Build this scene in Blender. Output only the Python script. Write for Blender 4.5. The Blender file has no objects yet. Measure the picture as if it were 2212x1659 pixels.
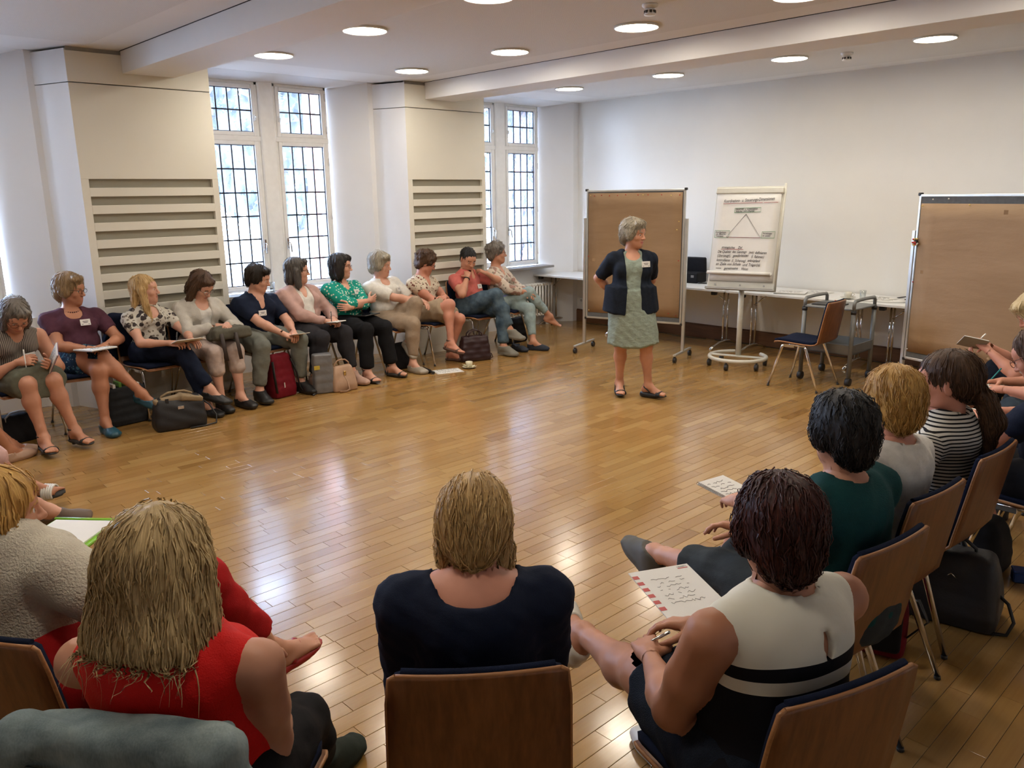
import bpy, bmesh, math, random
import numpy as np
from mathutils import Vector, Matrix
random.seed(7)
rng = np.random.default_rng(7)
scene = bpy.context.scene
COL = scene.collection
# ------------------------------------------------------------------ camera, world, exposure
CAM = Vector((7.654, -8.992, 1.875))
YAW, PITCH, ROLL, FPX = 0.8143, 0.2323, -0.0138, 1740.97
fwd = Vector((-math.sin(YAW) * math.cos(PITCH), math.cos(YAW) * math.cos(PITCH), -math.sin(PITCH)))
rgt = Vector((math.cos(YAW), math.sin(YAW), 0.0))
upv = rgt.cross(fwd)
cr = rgt * math.cos(ROLL) + upv * math.sin(ROLL)
cu = -rgt * math.sin(ROLL) + upv * math.cos(ROLL)
cd = bpy.data.cameras.new('camera')
cam = bpy.data.objects.new('camera', cd)
COL.objects.link(cam)
cd.sensor_width = 36.0
cd.lens = FPX / 2212.0 * 36.0
cd.clip_start = 0.02
cd.clip_end = 200
cam.matrix_world = Matrix(((cr.x, cu.x, -fwd.x, CAM.x), (cr.y, cu.y, -fwd.y, CAM.y), (cr.z, cu.z, -fwd.z, CAM.z), (0, 0, 0, 1)))
scene.camera = cam
w = bpy.data.worlds.new('world')
scene.world = w
w.use_nodes = True
SKY_COL, SKY_STR = (0.58, 0.72, 1.0, 1), 20.0
w.node_tree.nodes['Background'].inputs[0].default_value = SKY_COL
w.node_tree.nodes['Background'].inputs[1].default_value = SKY_STR
LAMP_COL, LAMP_STR = (1.0, 0.895, 0.745), 21.0
scene.view_settings.view_transform = 'Standard'
scene.view_settings.look = 'None'
scene.view_settings.exposure = 1.32
scene.view_settings.gamma = 1.0
scene.view_settings.use_curve_mapping = False
scene.cycles.use_denoising = True
scene.cycles.max_bounces = 7
scene.cycles.diffuse_bounces = 4
scene.cycles.transparent_max_bounces = 12
scene.cycles.caustics_reflective = False
scene.cycles.caustics_refractive = False
scene.cycles.sample_clamp_indirect = 6.0
scene.cycles.sample_clamp_direct = 24.0
for y0, y1 in ((-8.85, -7.25), (-5.45, -3.85), (-2.05, -0.47)):     # daylight portals, one per window bay
    la = bpy.data.lights.new('window_portal', 'AREA')
    la.shape = 'RECTANGLE'
    la.size, la.size_y = (y1 - y0), 2.2
    la.cycles.is_portal = True
    lo = bpy.data.objects.new('window_portal', la)
    COL.objects.link(lo)
    lo.location = (-0.74, (y0 + y1) / 2, 1.96)
    lo.rotation_euler = Matrix(((0, 0, -1), (-1, 0, 0), (0, 1, 0))).to_euler()

# ------------------------------------------------------------------ helpers
def V(*a):
    return np.array(a, dtype=float)

def nrm(v):
    v = np.asarray(v, float)
    return v / (np.linalg.norm(v) + 1e-12)

def tag(o, label=None, cat=None, group=None, kind=None):
    if label: o['label'] = label
    if cat: o['category'] = cat
    if group: o['group'] = group
    if kind: o['kind'] = kind
    return o

def empty(name, loc=(0, 0, 0), rz=0.0, label=None, cat=None, group=None):
    o = bpy.data.objects.new(name, None)
    COL.objects.link(o)
    o.empty_display_size = 0.05
    o.location = loc
    o.rotation_euler = (0, 0, rz)
    return tag(o, label, cat, group)

def copy_tree(o, parent=None):
    c = o.copy()
    COL.objects.link(c)
    c.parent = parent
    for ch in list(o.children):
        copy_tree(ch, c)
    return c

def link_mesh(name, me, parent=None, mats=()):
    for m in mats:
        me.materials.append(m)
    o = bpy.data.objects.new(name, me)
    COL.objects.link(o)
    if parent is not None:
        o.parent = parent
    return o

class MB:
    """collects simple shapes into one mesh"""
    def __init__(s):
        s.v, s.f, s.m, s.sm = [], [], [], []
        s.mi = 0

    def add(s, vs, fs, smooth=False):
        b = len(s.v)
        s.v += [tuple(float(x) for x in q) for q in vs]
        for f in fs:
            s.f.append([i + b for i in f])
            s.m.append(s.mi)
            s.sm.append(smooth)
        return s

    def mat(s, i):
        s.mi = i
        return s

    def box(s, lo, hi, bev=0.0, M=None):
        lo, hi = V(*lo), V(*hi)
        if bev <= 0:
            vs = [(x, y, z) for z in (lo[2], hi[2]) for y in (lo[1], hi[1]) for x in (lo[0], hi[0])]
            fs = [(0, 2, 3, 1), (4, 5, 7, 6), (0, 1, 5, 4), (2, 6, 7, 3), (0, 4, 6, 2), (1, 3, 7, 5)]
        else:
            b = min(bev, 0.49 * float(min(hi - lo)))
            vs, idx = [], {}
            for sx in (0, 1):
                for sy in (0, 1):
                    for sz in (0, 1):
                        c = [hi[i] if q else lo[i] for i, q in enumerate((sx, sy, sz))]
                        d = [-b if q else b for q in (sx, sy, sz)]
                        for a in range(3):
                            p = [c[i] + (0 if i == a else d[i]) for i in range(3)]
                            idx[(sx, sy, sz, a)] = len(vs)
                            vs.append(p)
            fs = []
            for a in range(3):
                o1, o2 = [(1, 2), (2, 0), (0, 1)][a]
                for q in (0, 1):
                    loop = []
                    for u, v in ((0, 0), (1, 0), (1, 1), (0, 1)):
                        k = [0, 0, 0]
                        k[a], k[o1], k[o2] = q, u, v
                        loop.append(idx[(k[0], k[1], k[2], a)])
                    fs.append(loop if q else loop[::-1])
            for a in range(3):                      # edge bevels along axis a
                o1, o2 = [(1, 2), (2, 0), (0, 1)][a]
                for u in (0, 1):
                    for v in (0, 1):
                        k0, k1 = [0, 0, 0], [0, 0, 0]
                        k0[o1] = k1[o1] = u
                        k0[o2] = k1[o2] = v
                        k1[a] = 1
                        q = [idx[(*k0, o1)], idx[(*k1, o1)], idx[(*k1, o2)], idx[(*k0, o2)]]
                        fs.append(q if (u ^ v) else q[::-1])
            for sx in (0, 1):
                for sy in (0, 1):
                    for sz in (0, 1):
                        t = [idx[(sx, sy, sz, a)] for a in range(3)]
                        fs.append(t if (sx ^ sy ^ sz) else t[::-1])
        if M is not None:
            vs = [tuple(M @ Vector(q)) for q in vs]
        return s.add(vs, fs)

    def tube(s, pts, r, n=8, closed=False, caps=True, flat=None):
        P = [np.asarray(q, float) for q in pts]
        R = [r] * len(P) if np.isscalar(r) else list(r)
        m = len(P)
        vs, prev = [], None
        for i in range(m):
            if closed:
                t = nrm(P[(i + 1) % m] - P[i - 1])
            else:
                t = nrm(P[min(i + 1, m - 1)] - P[max(i - 1, 0)])
            if prev is None:
                a = V(0, 0, 1) if abs(t[2]) < 0.9 else V(1, 0, 0)
                u = nrm(np.cross(a, t))
            else:
                u = nrm(prev - t * np.dot(prev, t))
            prev = u
            b = np.cross(t, u)
            for k in range(n):
                a = 2 * math.pi * (k + 0.5) / n
                fx, fy = (1, 1) if flat is None else flat
                vs.append(P[i] + (u * math.cos(a) * fx + b * math.sin(a) * fy) * R[i])
        fs = []
        for i in range(m if closed else m - 1):
            j = (i + 1) % m
            for k in range(n):
                l = (k + 1) % n
                fs.append((i * n + k, i * n + l, j * n + l, j * n + k))
        s.add(vs, fs, n > 5)
        if caps and not closed:
            b = len(s.v) - len(vs)
            s.f.append([b + k for k in range(n)][::-1]); s.m.append(s.mi); s.sm.append(False)
            s.f.append([b + (m - 1) * n + k for k in range(n)]); s.m.append(s.mi); s.sm.append(False)
        return s

    def lathe(s, prof, n=20, c=(0, 0, 0), smooth=True):
        vs, fs = [], []
        for r, z in prof:
            for k in range(n):
                a = 2 * math.pi * k / n
                vs.append((c[0] + r * math.cos(a), c[1] + r * math.sin(a), c[2] + z))
        for i in range(len(prof) - 1):
            for k in range(n):
                l = (k + 1) % n
                fs.append((i * n + k, i * n + l, (i + 1) * n + l, (i + 1) * n + k))
        fs.append(tuple(range(n))[::-1])
        fs.append(tuple((len(prof) - 1) * n + k for k in range(n)))
        return s.add(vs, fs, smooth)

    def ball(s, c, r, n=10):
        r = (r, r, r) if np.isscalar(r) else r
        vs, fs = [], []
        for i in range(1, n // 2):
            th = math.pi * i / (n // 2)
            for k in range(n):
                a = 2 * math.pi * k / n
                vs.append((c[0] + r[0] * math.sin(th) * math.cos(a), c[1] + r[1] * math.sin(th) * math.sin(a), c[2] + r[2] * math.cos(th)))
        m = n // 2 - 1
        t, b = len(vs), len(vs) + 1
        vs += [(c[0], c[1], c[2] + r[2]), (c[0], c[1], c[2] - r[2])]
        for i in range(m - 1):
            for k in range(n):
                l = (k + 1) % n
                fs.append((i * n + k, (i + 1) * n + k, (i + 1) * n + l, i * n + l))
        for k in range(n):
            l = (k + 1) % n
            fs.append((t, k, l))
            fs.append((b, (m - 1) * n + l, (m - 1) * n + k))
        return s.add(vs, fs, True)

    def sheet(s, grid, thick=0.002):
        """grid: array [a][b][3], given a thickness along its normals"""
        G = np.asarray(grid, float)
        a, b = G.shape[:2]
        du = np.gradient(G, axis=0)
        dv = np.gradient(G, axis=1)
        N = np.cross(du, dv)
        N /= np.linalg.norm(N, axis=2, keepdims=True) + 1e-9
        top, bot = G + N * thick / 2, G - N * thick / 2
        vs = list(top.reshape(-1, 3)) + list(bot.reshape(-1, 3))
        o = a * b
        fs = []
        for i in range(a - 1):
            for j in range(b - 1):
                q = (i * b + j, (i + 1) * b + j, (i + 1) * b + j + 1, i * b + j + 1)
                fs.append(q)
                fs.append(tuple(o + x for x in q[::-1]))
        ring = [(i, 0) for i in range(a)] + [(a - 1, j) for j in range(1, b)] + [(i, b - 1) for i in range(a - 2, -1, -1)] + [(0, j) for j in range(b - 2, 0, -1)]
        for k in range(len(ring)):
            p, q = ring[k], ring[(k + 1) % len(ring)]
            i, j = p[0] * b + p[1], q[0] * b + q[1]
            fs.append((j, i, o + i, o + j))
        return s.add(vs, fs, True)

    def build(s, name, mats, parent=None):
        me = bpy.data.meshes.new(name)
        me.from_pydata(s.v, [], s.f)
        if not isinstance(mats, (list, tuple)):
            mats = [mats]
        o = link_mesh(name, me, parent, mats)
        me.polygons.foreach_set('material_index', s.m)
        me.polygons.foreach_set('use_smooth', s.sm)
        me.update()
        return o

# ------------------------------------------------------------------ materials
MATS = {}
def srgb(h):
    if isinstance(h, str):
        c = [int(h[i:i + 2], 16) / 255 for i in (0, 2, 4)]
        return tuple(x / 12.92 if x <= 0.04045 else ((x + 0.055) / 1.055) ** 2.4 for x in c)
    return tuple(h)

class NT:
    def __init__(s, name):
        s.m = bpy.data.materials.new(name)
        s.m.use_nodes = True
        s.t = s.m.node_tree
        s.b = s.t.nodes['Principled BSDF']
        s.out = s.t.nodes['Material Output']

    def n(s, typ, **kw):
        nd = s.t.nodes.new(typ)
        for k, v in kw.items():
            if k.startswith('i_'):
                nd.inputs[k[2:].replace('_', ' ')].default_value = v
            else:
                setattr(nd, k, v)
        return nd

    def l(s, a, b):
        s.t.links.new(a, b)

    def coord(s, which='Object', scale=(1, 1, 1), rot=(0, 0, 0), loc=(0, 0, 0)):
        tc = s.n('ShaderNodeTexCoord')
        mp = s.n('ShaderNodeMapping')
        mp.inputs['Scale'].default_value = scale
        mp.inputs['Rotation'].default_value = rot
        mp.inputs['Location'].default_value = loc
        s.l(tc.outputs[which], mp.inputs['Vector'])
        return mp.outputs['Vector']

    def noise(s, vec, scale, detail=3, rough=0.5):
        nd = s.n('ShaderNodeTexNoise')
        nd.inputs['Scale'].default_value = scale
        nd.inputs['Detail'].default_value = detail
        nd.inputs['Roughness'].default_value = rough
        s.l(vec, nd.inputs['Vector'])
        return nd.outputs['Fac']

    def ramp(s, fac, stops, interp='LINEAR'):
        r = s.n('ShaderNodeValToRGB')
        r.color_ramp.interpolation = interp
        el = r.color_ramp.elements
        while len(el) < len(stops):
            el.new(0.5)
        for e, (p, c) in zip(el, stops):
            e.position = p
            e.color = (*srgb(c), 1) if not np.isscalar(c) else (c, c, c, 1)
        s.l(fac, r.inputs['Fac'])
        return r.outputs['Color']

    def math(s, op, a, b=None, clamp=False):
        nd = s.n('ShaderNodeMath', operation=op, use_clamp=clamp)
        for i, q in enumerate((a, b)):
            if q is None: continue
            if isinstance(q, (int, float)): nd.inputs[i].default_value = q
            else: s.l(q, nd.inputs[i])
        return nd.outputs[0]

    def mix(s, fac, a, b, mode='MIX'):
        nd = s.n('ShaderNodeMix', data_type='RGBA', blend_type=mode)
        for i, q in ((0, fac), (6, a), (7, b)):
            if isinstance(q, (int, float)): nd.inputs[i].default_value = q
            elif isinstance(q, (tuple, str, list)): nd.inputs[i].default_value = (*srgb(q), 1)
            else: s.l(q, nd.inputs[i])
        return nd.outputs[2]

    def sep(s, vec):
        nd = s.n('ShaderNodeSeparateXYZ')
        s.l(vec, nd.inputs[0])
        return nd.outputs

    def bump(s, h, strength=0.3, dist=0.01):
        b = s.n('ShaderNodeBump')
        b.inputs['Strength'].default_value = strength
        b.inputs['Distance'].default_value = dist
        s.l(h, b.inputs['Height'])
        s.l(b.outputs['Normal'], s.b.inputs['Normal'])
        return b

    def col(s, c):
        if isinstance(c, (tuple, str, list)):
            s.b.inputs['Base Color'].default_value = (*srgb(c), 1)
        else:
            s.l(c, s.b.inputs['Base Color'])
        return s

    def set(s, rough=None, metal=None, spec=None, **kw):
        if rough is not None: s.b.inputs['Roughness'].default_value = rough
        if metal is not None: s.b.inputs['Metallic'].default_value = metal
        if spec is not None: s.b.inputs['Specular IOR Level'].default_value = spec
        for k, v in kw.items():
            s.b.inputs[k.replace('_', ' ')].default_value = v
        return s

def mat(name, color, rough=0.5, metal=0.0, var=0.06, nscale=14, bump=0.0, bscale=60, spec=None, **kw):
    """plain painted, plastic or metal surface with slight procedural variation"""
    key = (name,)
    if key in MATS: return MATS[key]
    t = NT(name)
    v = t.coord('Object')
    f = t.noise(v, nscale, 3)
    c = np.array(srgb(color))
    t.col(t.ramp(f, [(0.3, tuple(c * (1 - var))), (0.7, tuple(np.minimum(c * (1 + var), 1)))]))
    t.set(rough, metal, spec, **kw)
    if bump > 0:
        t.bump(t.noise(v, bscale, 2), bump, 0.004)
    MATS[key] = t.m
    return t.m

def wood(name, dark, light, scale=(2.0, 60, 60), rough=0.35, bump=0.05, coat=0.0):
    t = NT(name)
    v = t.coord('Object', scale)
    f = t.noise(v, 1.0, 5, 0.6)
    f2 = t.noise(t.coord('Object', tuple(q * 0.2 for q in scale)), 1.0, 3)
    g = t.math('ADD', t.math('MULTIPLY', f, 0.7), t.math('MULTIPLY', f2, 0.35))
    t.col(t.ramp(g, [(0.35, dark), (0.68, light)]))
    t.set(rough, Coat_Weight=coat)
    t.bump(f, bump, 0.002)
    return t.m

CHROME = mat('chrome', (0.72, 0.72, 0.72), 0.12, 1.0, 0.03)
STEEL = mat('grey_painted_steel', (0.34, 0.34, 0.33), 0.4, 0.6, 0.05)
ALU = mat('pale_aluminium', (0.62, 0.62, 0.58), 0.35, 0.7, 0.04)
CREAM = mat('cream_enamel', (0.62, 0.61, 0.54), 0.35, 0.0, 0.03)
BLACKP = mat('black_plastic', (0.02, 0.02, 0.021), 0.45, 0.0, 0.1)
WHITEP = mat('white_plastic', (0.75, 0.75, 0.73), 0.4, 0.0, 0.02)
DARKIN = mat('dark_gap', (0.02, 0.02, 0.02), 0.9)
BRASS = mat('brass', (0.65, 0.48, 0.2), 0.25, 1.0)
# ------------------------------------------------------------------ room shell
ZC = 3.108
XR, YR = 9.7, -11.4
def paint(name, c, bump=0.06, bs=180):
    t = NT(name)
    v = t.coord('Object')
    a = np.array(srgb(c))
    t.col(t.ramp(t.noise(v, 1.3, 4), [(0.3, tuple(a * 0.965)), (0.7, tuple(np.minimum(a * 1.02, 1)))]))
    t.set(0.75, spec=0.25)
    t.bump(t.noise(v, bs, 3, 0.6), bump, 0.003)
    return t.m
M_WALL = paint('white_wall_paint', (0.80, 0.795, 0.76))
M_PANEL = paint('warm_white_panel_paint', (0.76, 0.74, 0.655), 0.02)
M_REVEAL = paint('white_reveal_paint', (0.80, 0.805, 0.81), 0.03)
M_SLOT = paint('slot_felt', (0.36, 0.34, 0.275), 0.2, 400)
M_FRAME = mat('window_frame_paint', (0.84, 0.84, 0.82), 0.4, 0, 0.03)
M_LEAD = mat('lead_came_metal', (0.05, 0.055, 0.07), 0.45, 0.6)
M_BRICK = mat('red_sandstone', (0.42, 0.16, 0.10), 0.9, 0, 0.25, 8, 0.3, 30)

def m_ceiling():
    t = NT('perforated_ceiling_panel')
    v = t.coord('Object')
    x, y, z = t.sep(v)
    k = 2 * math.pi / 0.020
    d = t.math('MULTIPLY', t.math('SINE', t.math('MULTIPLY', x, k)), t.math('SINE', t.math('MULTIPLY', y, k)))
    dots = t.math('GREATER_THAN', t.math('ABSOLUTE', d), 0.62)
    # plain border beside the beams and the walls
    t.col(t.mix(dots, (0.77, 0.755, 0.735), (0.50, 0.48, 0.46)))
    t.set(0.8, spec=0.2)
    return t.m
M_PERF = m_ceiling()
M_CEIL = paint('white_ceiling_paint', (0.78, 0.765, 0.745), 0.02)

def m_plank():
    t = NT('oak_strip')
    oi = t.n('ShaderNodeObjectInfo')
    at = t.n('ShaderNodeAttribute', attribute_name='tone')
    v = t.coord('Object', (70, 3.0, 20))
    f = t.noise(v, 1.0, 5, 0.62)
    big = t.noise(t.coord('Object', (0.5, 0.5, 0.5)), 1.0, 2)
    tone = t.math('ADD', at.outputs['Fac'], t.math('MULTIPLY', t.math('SUBTRACT', f, 0.5), 0.55))
    c = t.ramp(tone, [(0.0, (0.255, 0.128, 0.034)), (0.5, (0.345, 0.190, 0.056)), (1.0, (0.44, 0.268, 0.095))])
    wear = t.noise(t.coord('Object', (30, 9, 9)), 1.0, 6, 0.75)
    specks = t.ramp(wear, [(0.66, 0.0), (0.72, 1.0)])
    c = t.mix(t.math('MULTIPLY', specks, 0.5), c, (0.10, 0.055, 0.022))
    t.col(c)
    rr = t.ramp(t.noise(t.coord('Object', (3, 1.2, 1)), 1.0, 4), [(0.3, 0.14), (0.75, 0.26)])
    t.l(rr, t.b.inputs['Roughness'])
    t.set(spec=0.5, Coat_Weight=0.4, Coat_Roughness=0.14)
    h = t.math('ADD', t.math('MULTIPLY', t.noise(t.coord('Object', (9, 2.2, 2)), 1.0, 3), 1.0), t.math('MULTIPLY', wear, 0.35))
    t.bump(h, 0.16, 0.006)
    return t.m
M_PLANK = m_plank()

# floor: a dark sub-floor with oak strips laid on it
floor = MB().box((-0.8, YR, -0.12), (XR, 0.0, -0.012)).build('floor', mat('dark_joint_filler', (0.05, 0.028, 0.012), 0.8))
tag(floor, 'worn glossy oak strip floor of the seminar room', kind='structure')
PW = 0.0785
def plank_data(y0, y1):
    g = 0.0008
    L = (y1 - y0) / 2 - g
    return L
planks = []
r0 = random.Random(3)
nrow0 = int(math.floor((-0.6 - 6.798) / PW))
nrow1 = int(math.ceil((XR - 6.798) / PW))
for i in range(nrow0, nrow1):
    xc = 6.798 + (i + 0.5) * PW
    y = YR + r0.uniform(-0.5, 0)
    while y < 0:
        L = r0.choice((0.30, 0.36, 0.42, 0.42, 0.5, 0.5, 0.56))
        a, b = max(y, YR), min(y + L, 0.0)
        if b - a > 0.02:
            planks.append((xc, a, b, min(1, max(0, r0.gauss(0.5, 0.15))), r0.uniform(-0.0007, 0.0007)))
        y += L
def px_of(P):
    d = Vector(P) - CAM
    z = d.dot(fwd)
    if z < 0.2: return None
    return (1106 + FPX * d.dot(cr) / z, 829.5 - FPX * d.dot(cu) / z, z)
def vis(pl):
    q = px_of((pl[0], (pl[1] + pl[2]) / 2, 0))
    if q is None or not (10 < q[0] < 2200 and 560 < q[1] < 1650): return 99
    return q[2] + (6 if (q[1] > 1380 and q[0] < 1500 and not 700 < q[0] < 840) else 0)
order = sorted(range(len(planks)), key=lambda i: vis(planks[i]))
near = set(order[:300])
def plank_mesh(pl, mb_list=None):
    xc, a, b, tone, dz = pl
    g = 0.0009
    hx, e, z1 = PW / 2 - g, 0.0006, dz * 0.6
    x0, x1, y0, y1 = xc - hx, xc + hx, a + g, b - g
    vs = [(x0, y0, -0.012), (x1, y0, -0.012), (x1, y1, -0.012), (x0, y1, -0.012),
          (x0, y0, z1 - e), (x1, y0, z1 - e), (x1, y1, z1 - e), (x0, y1, z1 - e),
          (x0 + e, y0 + e, z1), (x1 - e, y0 + e, z1), (x1 - e, y1 - e, z1), (x0 + e, y1 - e, z1)]
    fs = [(8, 9, 10, 11)]
    for k in range(4):
        l = (k + 1) % 4
        fs.append((k, l, 4 + l, 4 + k))
        fs.append((4 + k, 4 + l, 8 + l, 8 + k))
    return vs, fs
allv, allf, tones = [], [], []
for i, pl in enumerate(planks):
    vs, fs = plank_mesh(pl)
    if i in near:
        me = bpy.data.meshes.new('plank')
        me.from_pydata(vs, [], fs)
        at = me.attributes.new('tone', 'FLOAT', 'FACE')
        at.data.foreach_set('value', [pl[3]] * len(fs))
        link_mesh('plank', me, floor, [M_PLANK])
    else:
        b = len(allv)
        allv += vs
        allf += [tuple(q + b for q in f) for f in fs]
        tones += [pl[3]] * len(fs)
me = bpy.data.meshes.new('plank_field')
me.from_pydata(allv, [], allf)
at = me.attributes.new('tone', 'FLOAT', 'FACE')
at.data.foreach_set('value', tones)
tag(link_mesh('plank_field', me, floor, [M_PLANK]), kind='stuff')

# back, right and rear walls
wb = MB().box((-1.05, 0.0, -0.12), (XR, 0.25, 3.4)).build('wall_back', M_WALL)
tag(wb, 'long white wall behind the pinboards', kind='structure')
tag(MB().box((XR, YR - 0.2, -0.12), (XR + 0.2, 0.25, 3.4)).build('wall_right', M_WALL), 'white side wall', kind='structure')
tag(MB().box((-1.05, YR - 0.2, -0.12), (XR, YR, 3.4)).build('wall_rear', M_WALL), 'white rear wall', kind='structure')
M_BASE = wood('brown_baseboard_wood', (0.10, 0.045, 0.022), (0.17, 0.08, 0.04), (3, 40, 40), 0.4)
bb = MB().box((-0.42, -0.022, 0.0), (XR, 0.0, 0.165), 0.003).box((-0.42, -0.016, 0.165), (XR, 0.0, 0.178), 0.004)
tag(bb.build('baseboard_back', M_BASE), 'tall brown wooden baseboard along the back wall', kind='structure')

# window wall: splayed piers, parapets, lintels
def prism(mb, poly, z0, z1):
    n = len(poly)
    vs = [(x, y, z0) for x, y in poly] + [(x, y, z1) for x, y in poly]
    area = sum(poly[i][0] * poly[(i + 1) % n][1] - poly[(i + 1) % n][0] * poly[i][1] for i in range(n))
    fs = [tuple(range(n))[::-1], tuple(range(n, 2 * n))] + [(i, (i + 1) % n, n + (i + 1) % n, n + i) for i in range(n)]
    if area < 0: fs = [f[::-1] for f in fs]
    return mb.add(vs, fs)
WX = -0.42
BAYS = [(-8.80, -7.31), (-5.39, -3.906), (-1.995, -0.509)]       # glazed width of each bay
wl = MB()
piers = [(-11.5, -8.83), (None, -5.43), (None, -2.03), (None, 0.0)]
starts = [-11.5, -6.975, -3.552, -0.10]
ends = [-8.83, -5.43, -2.03, 0.0]
for k in range(4):
    a, b = starts[k], ends[k]
    jr = BAYS[k - 1][1] + 0.02 if k > 0 else a
    poly = [(WX, a), (WX, b), (-0.80, b), (-1.02, b), (-1.02, jr), (-0.80, jr)]
    prism(wl, poly, -0.12, 3.4)
for k, (a, b) in enumerate(BAYS):
    wl.box((-1.02, a - 0.05, -0.12), (-0.62, b + 0.3, 0.83))
    vs = [(WX, a - 0.05, ZC), (WX, b + 0.45, ZC), (-0.72, b + 0.05, 3.055), (-0.72, a - 0.05, 3.055), (-1.02, b + 0.05, 3.055), (-1.02, a - 0.05, 3.055),
          (WX, a - 0.05, 3.4), (WX, b + 0.45, 3.4), (-1.02, b + 0.45, 3.4), (-1.02, a - 0.05, 3.4)]
    wl.add(vs, [(0, 3, 2, 1), (3, 5, 4, 2), (0, 1, 7, 6), (5, 9, 8, 4), (6, 7, 8, 9)])
wall_left = wl.build('wall_left', M_REVEAL)
tag(wall_left, 'window wall with splayed white reveals', kind='structure')
for k, (a, b) in enumerate(BAYS):                                   # red stone outside each opening
    MB().box((-1.22, b - 0.02, 0.4), (-1.02, b + 0.35, 3.5)).build('outer_stone', M_BRICK, wall_left)
    MB().box((-1.22, a - 0.35, 0.4), (-1.02, a + 0.0, 3.5)).build('outer_stone', M_BRICK, wall_left)
    MB().box((-0.66, a - 0.02, 0.83), (-0.43, b + 0.02, 0.862), 0.004).build('window_sill', mat('grey_sill_stone', (0.22, 0.21, 0.20), 0.35), wall_left)

# glass
def m_glass():
    t = NT('old_leaded_glass')
    v = t.coord('Object')
    tr = t.n('ShaderNodeBsdfTransparent')
    tr.inputs[0].default_value = (0.93, 0.97, 1.0, 1)
    gl = t.n('ShaderNodeBsdfGlossy')
    gl.inputs['Roughness'].default_value = 0.04
    bp = t.n('ShaderNodeBump')
    bp.inputs['Strength'].default_value = 0.35
    bp.inputs['Distance'].default_value = 0.01
    t.l(t.noise(v, 14, 2), bp.inputs['Height'])
    t.l(bp.outputs['Normal'], gl.inputs['Normal'])
    tl = t.n('ShaderNodeBsdfTranslucent')
    tl.inputs[0].default_value = (0.82, 0.90, 1.0, 1)
    fr = t.n('ShaderNodeFresnel')
    fr.inputs['IOR'].default_value = 1.45
    m1 = t.n('ShaderNodeMixShader')
    t.l(fr.outputs[0], m1.inputs[0]); t.l(tr.outputs[0], m1.inputs[1]); t.l(gl.outputs[0], m1.inputs[2])
    m2 = t.n('ShaderNodeMixShader')
    haze = t.ramp(t.noise(t.coord('Object', (9, 9, 3)), 1.0, 4, 0.6), [(0.35, 0.02), (0.75, 0.14)])
    t.l(haze, m2.inputs[0]); t.l(m1.outputs[0], m2.inputs[1]); t.l(tl.outputs[0], m2.inputs[2])
    t.l(m2.outputs[0], t.out.inputs['Surface'])
    t.t.nodes.remove(t.b)
    return t.m
M_GLASS = m_glass()

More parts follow.
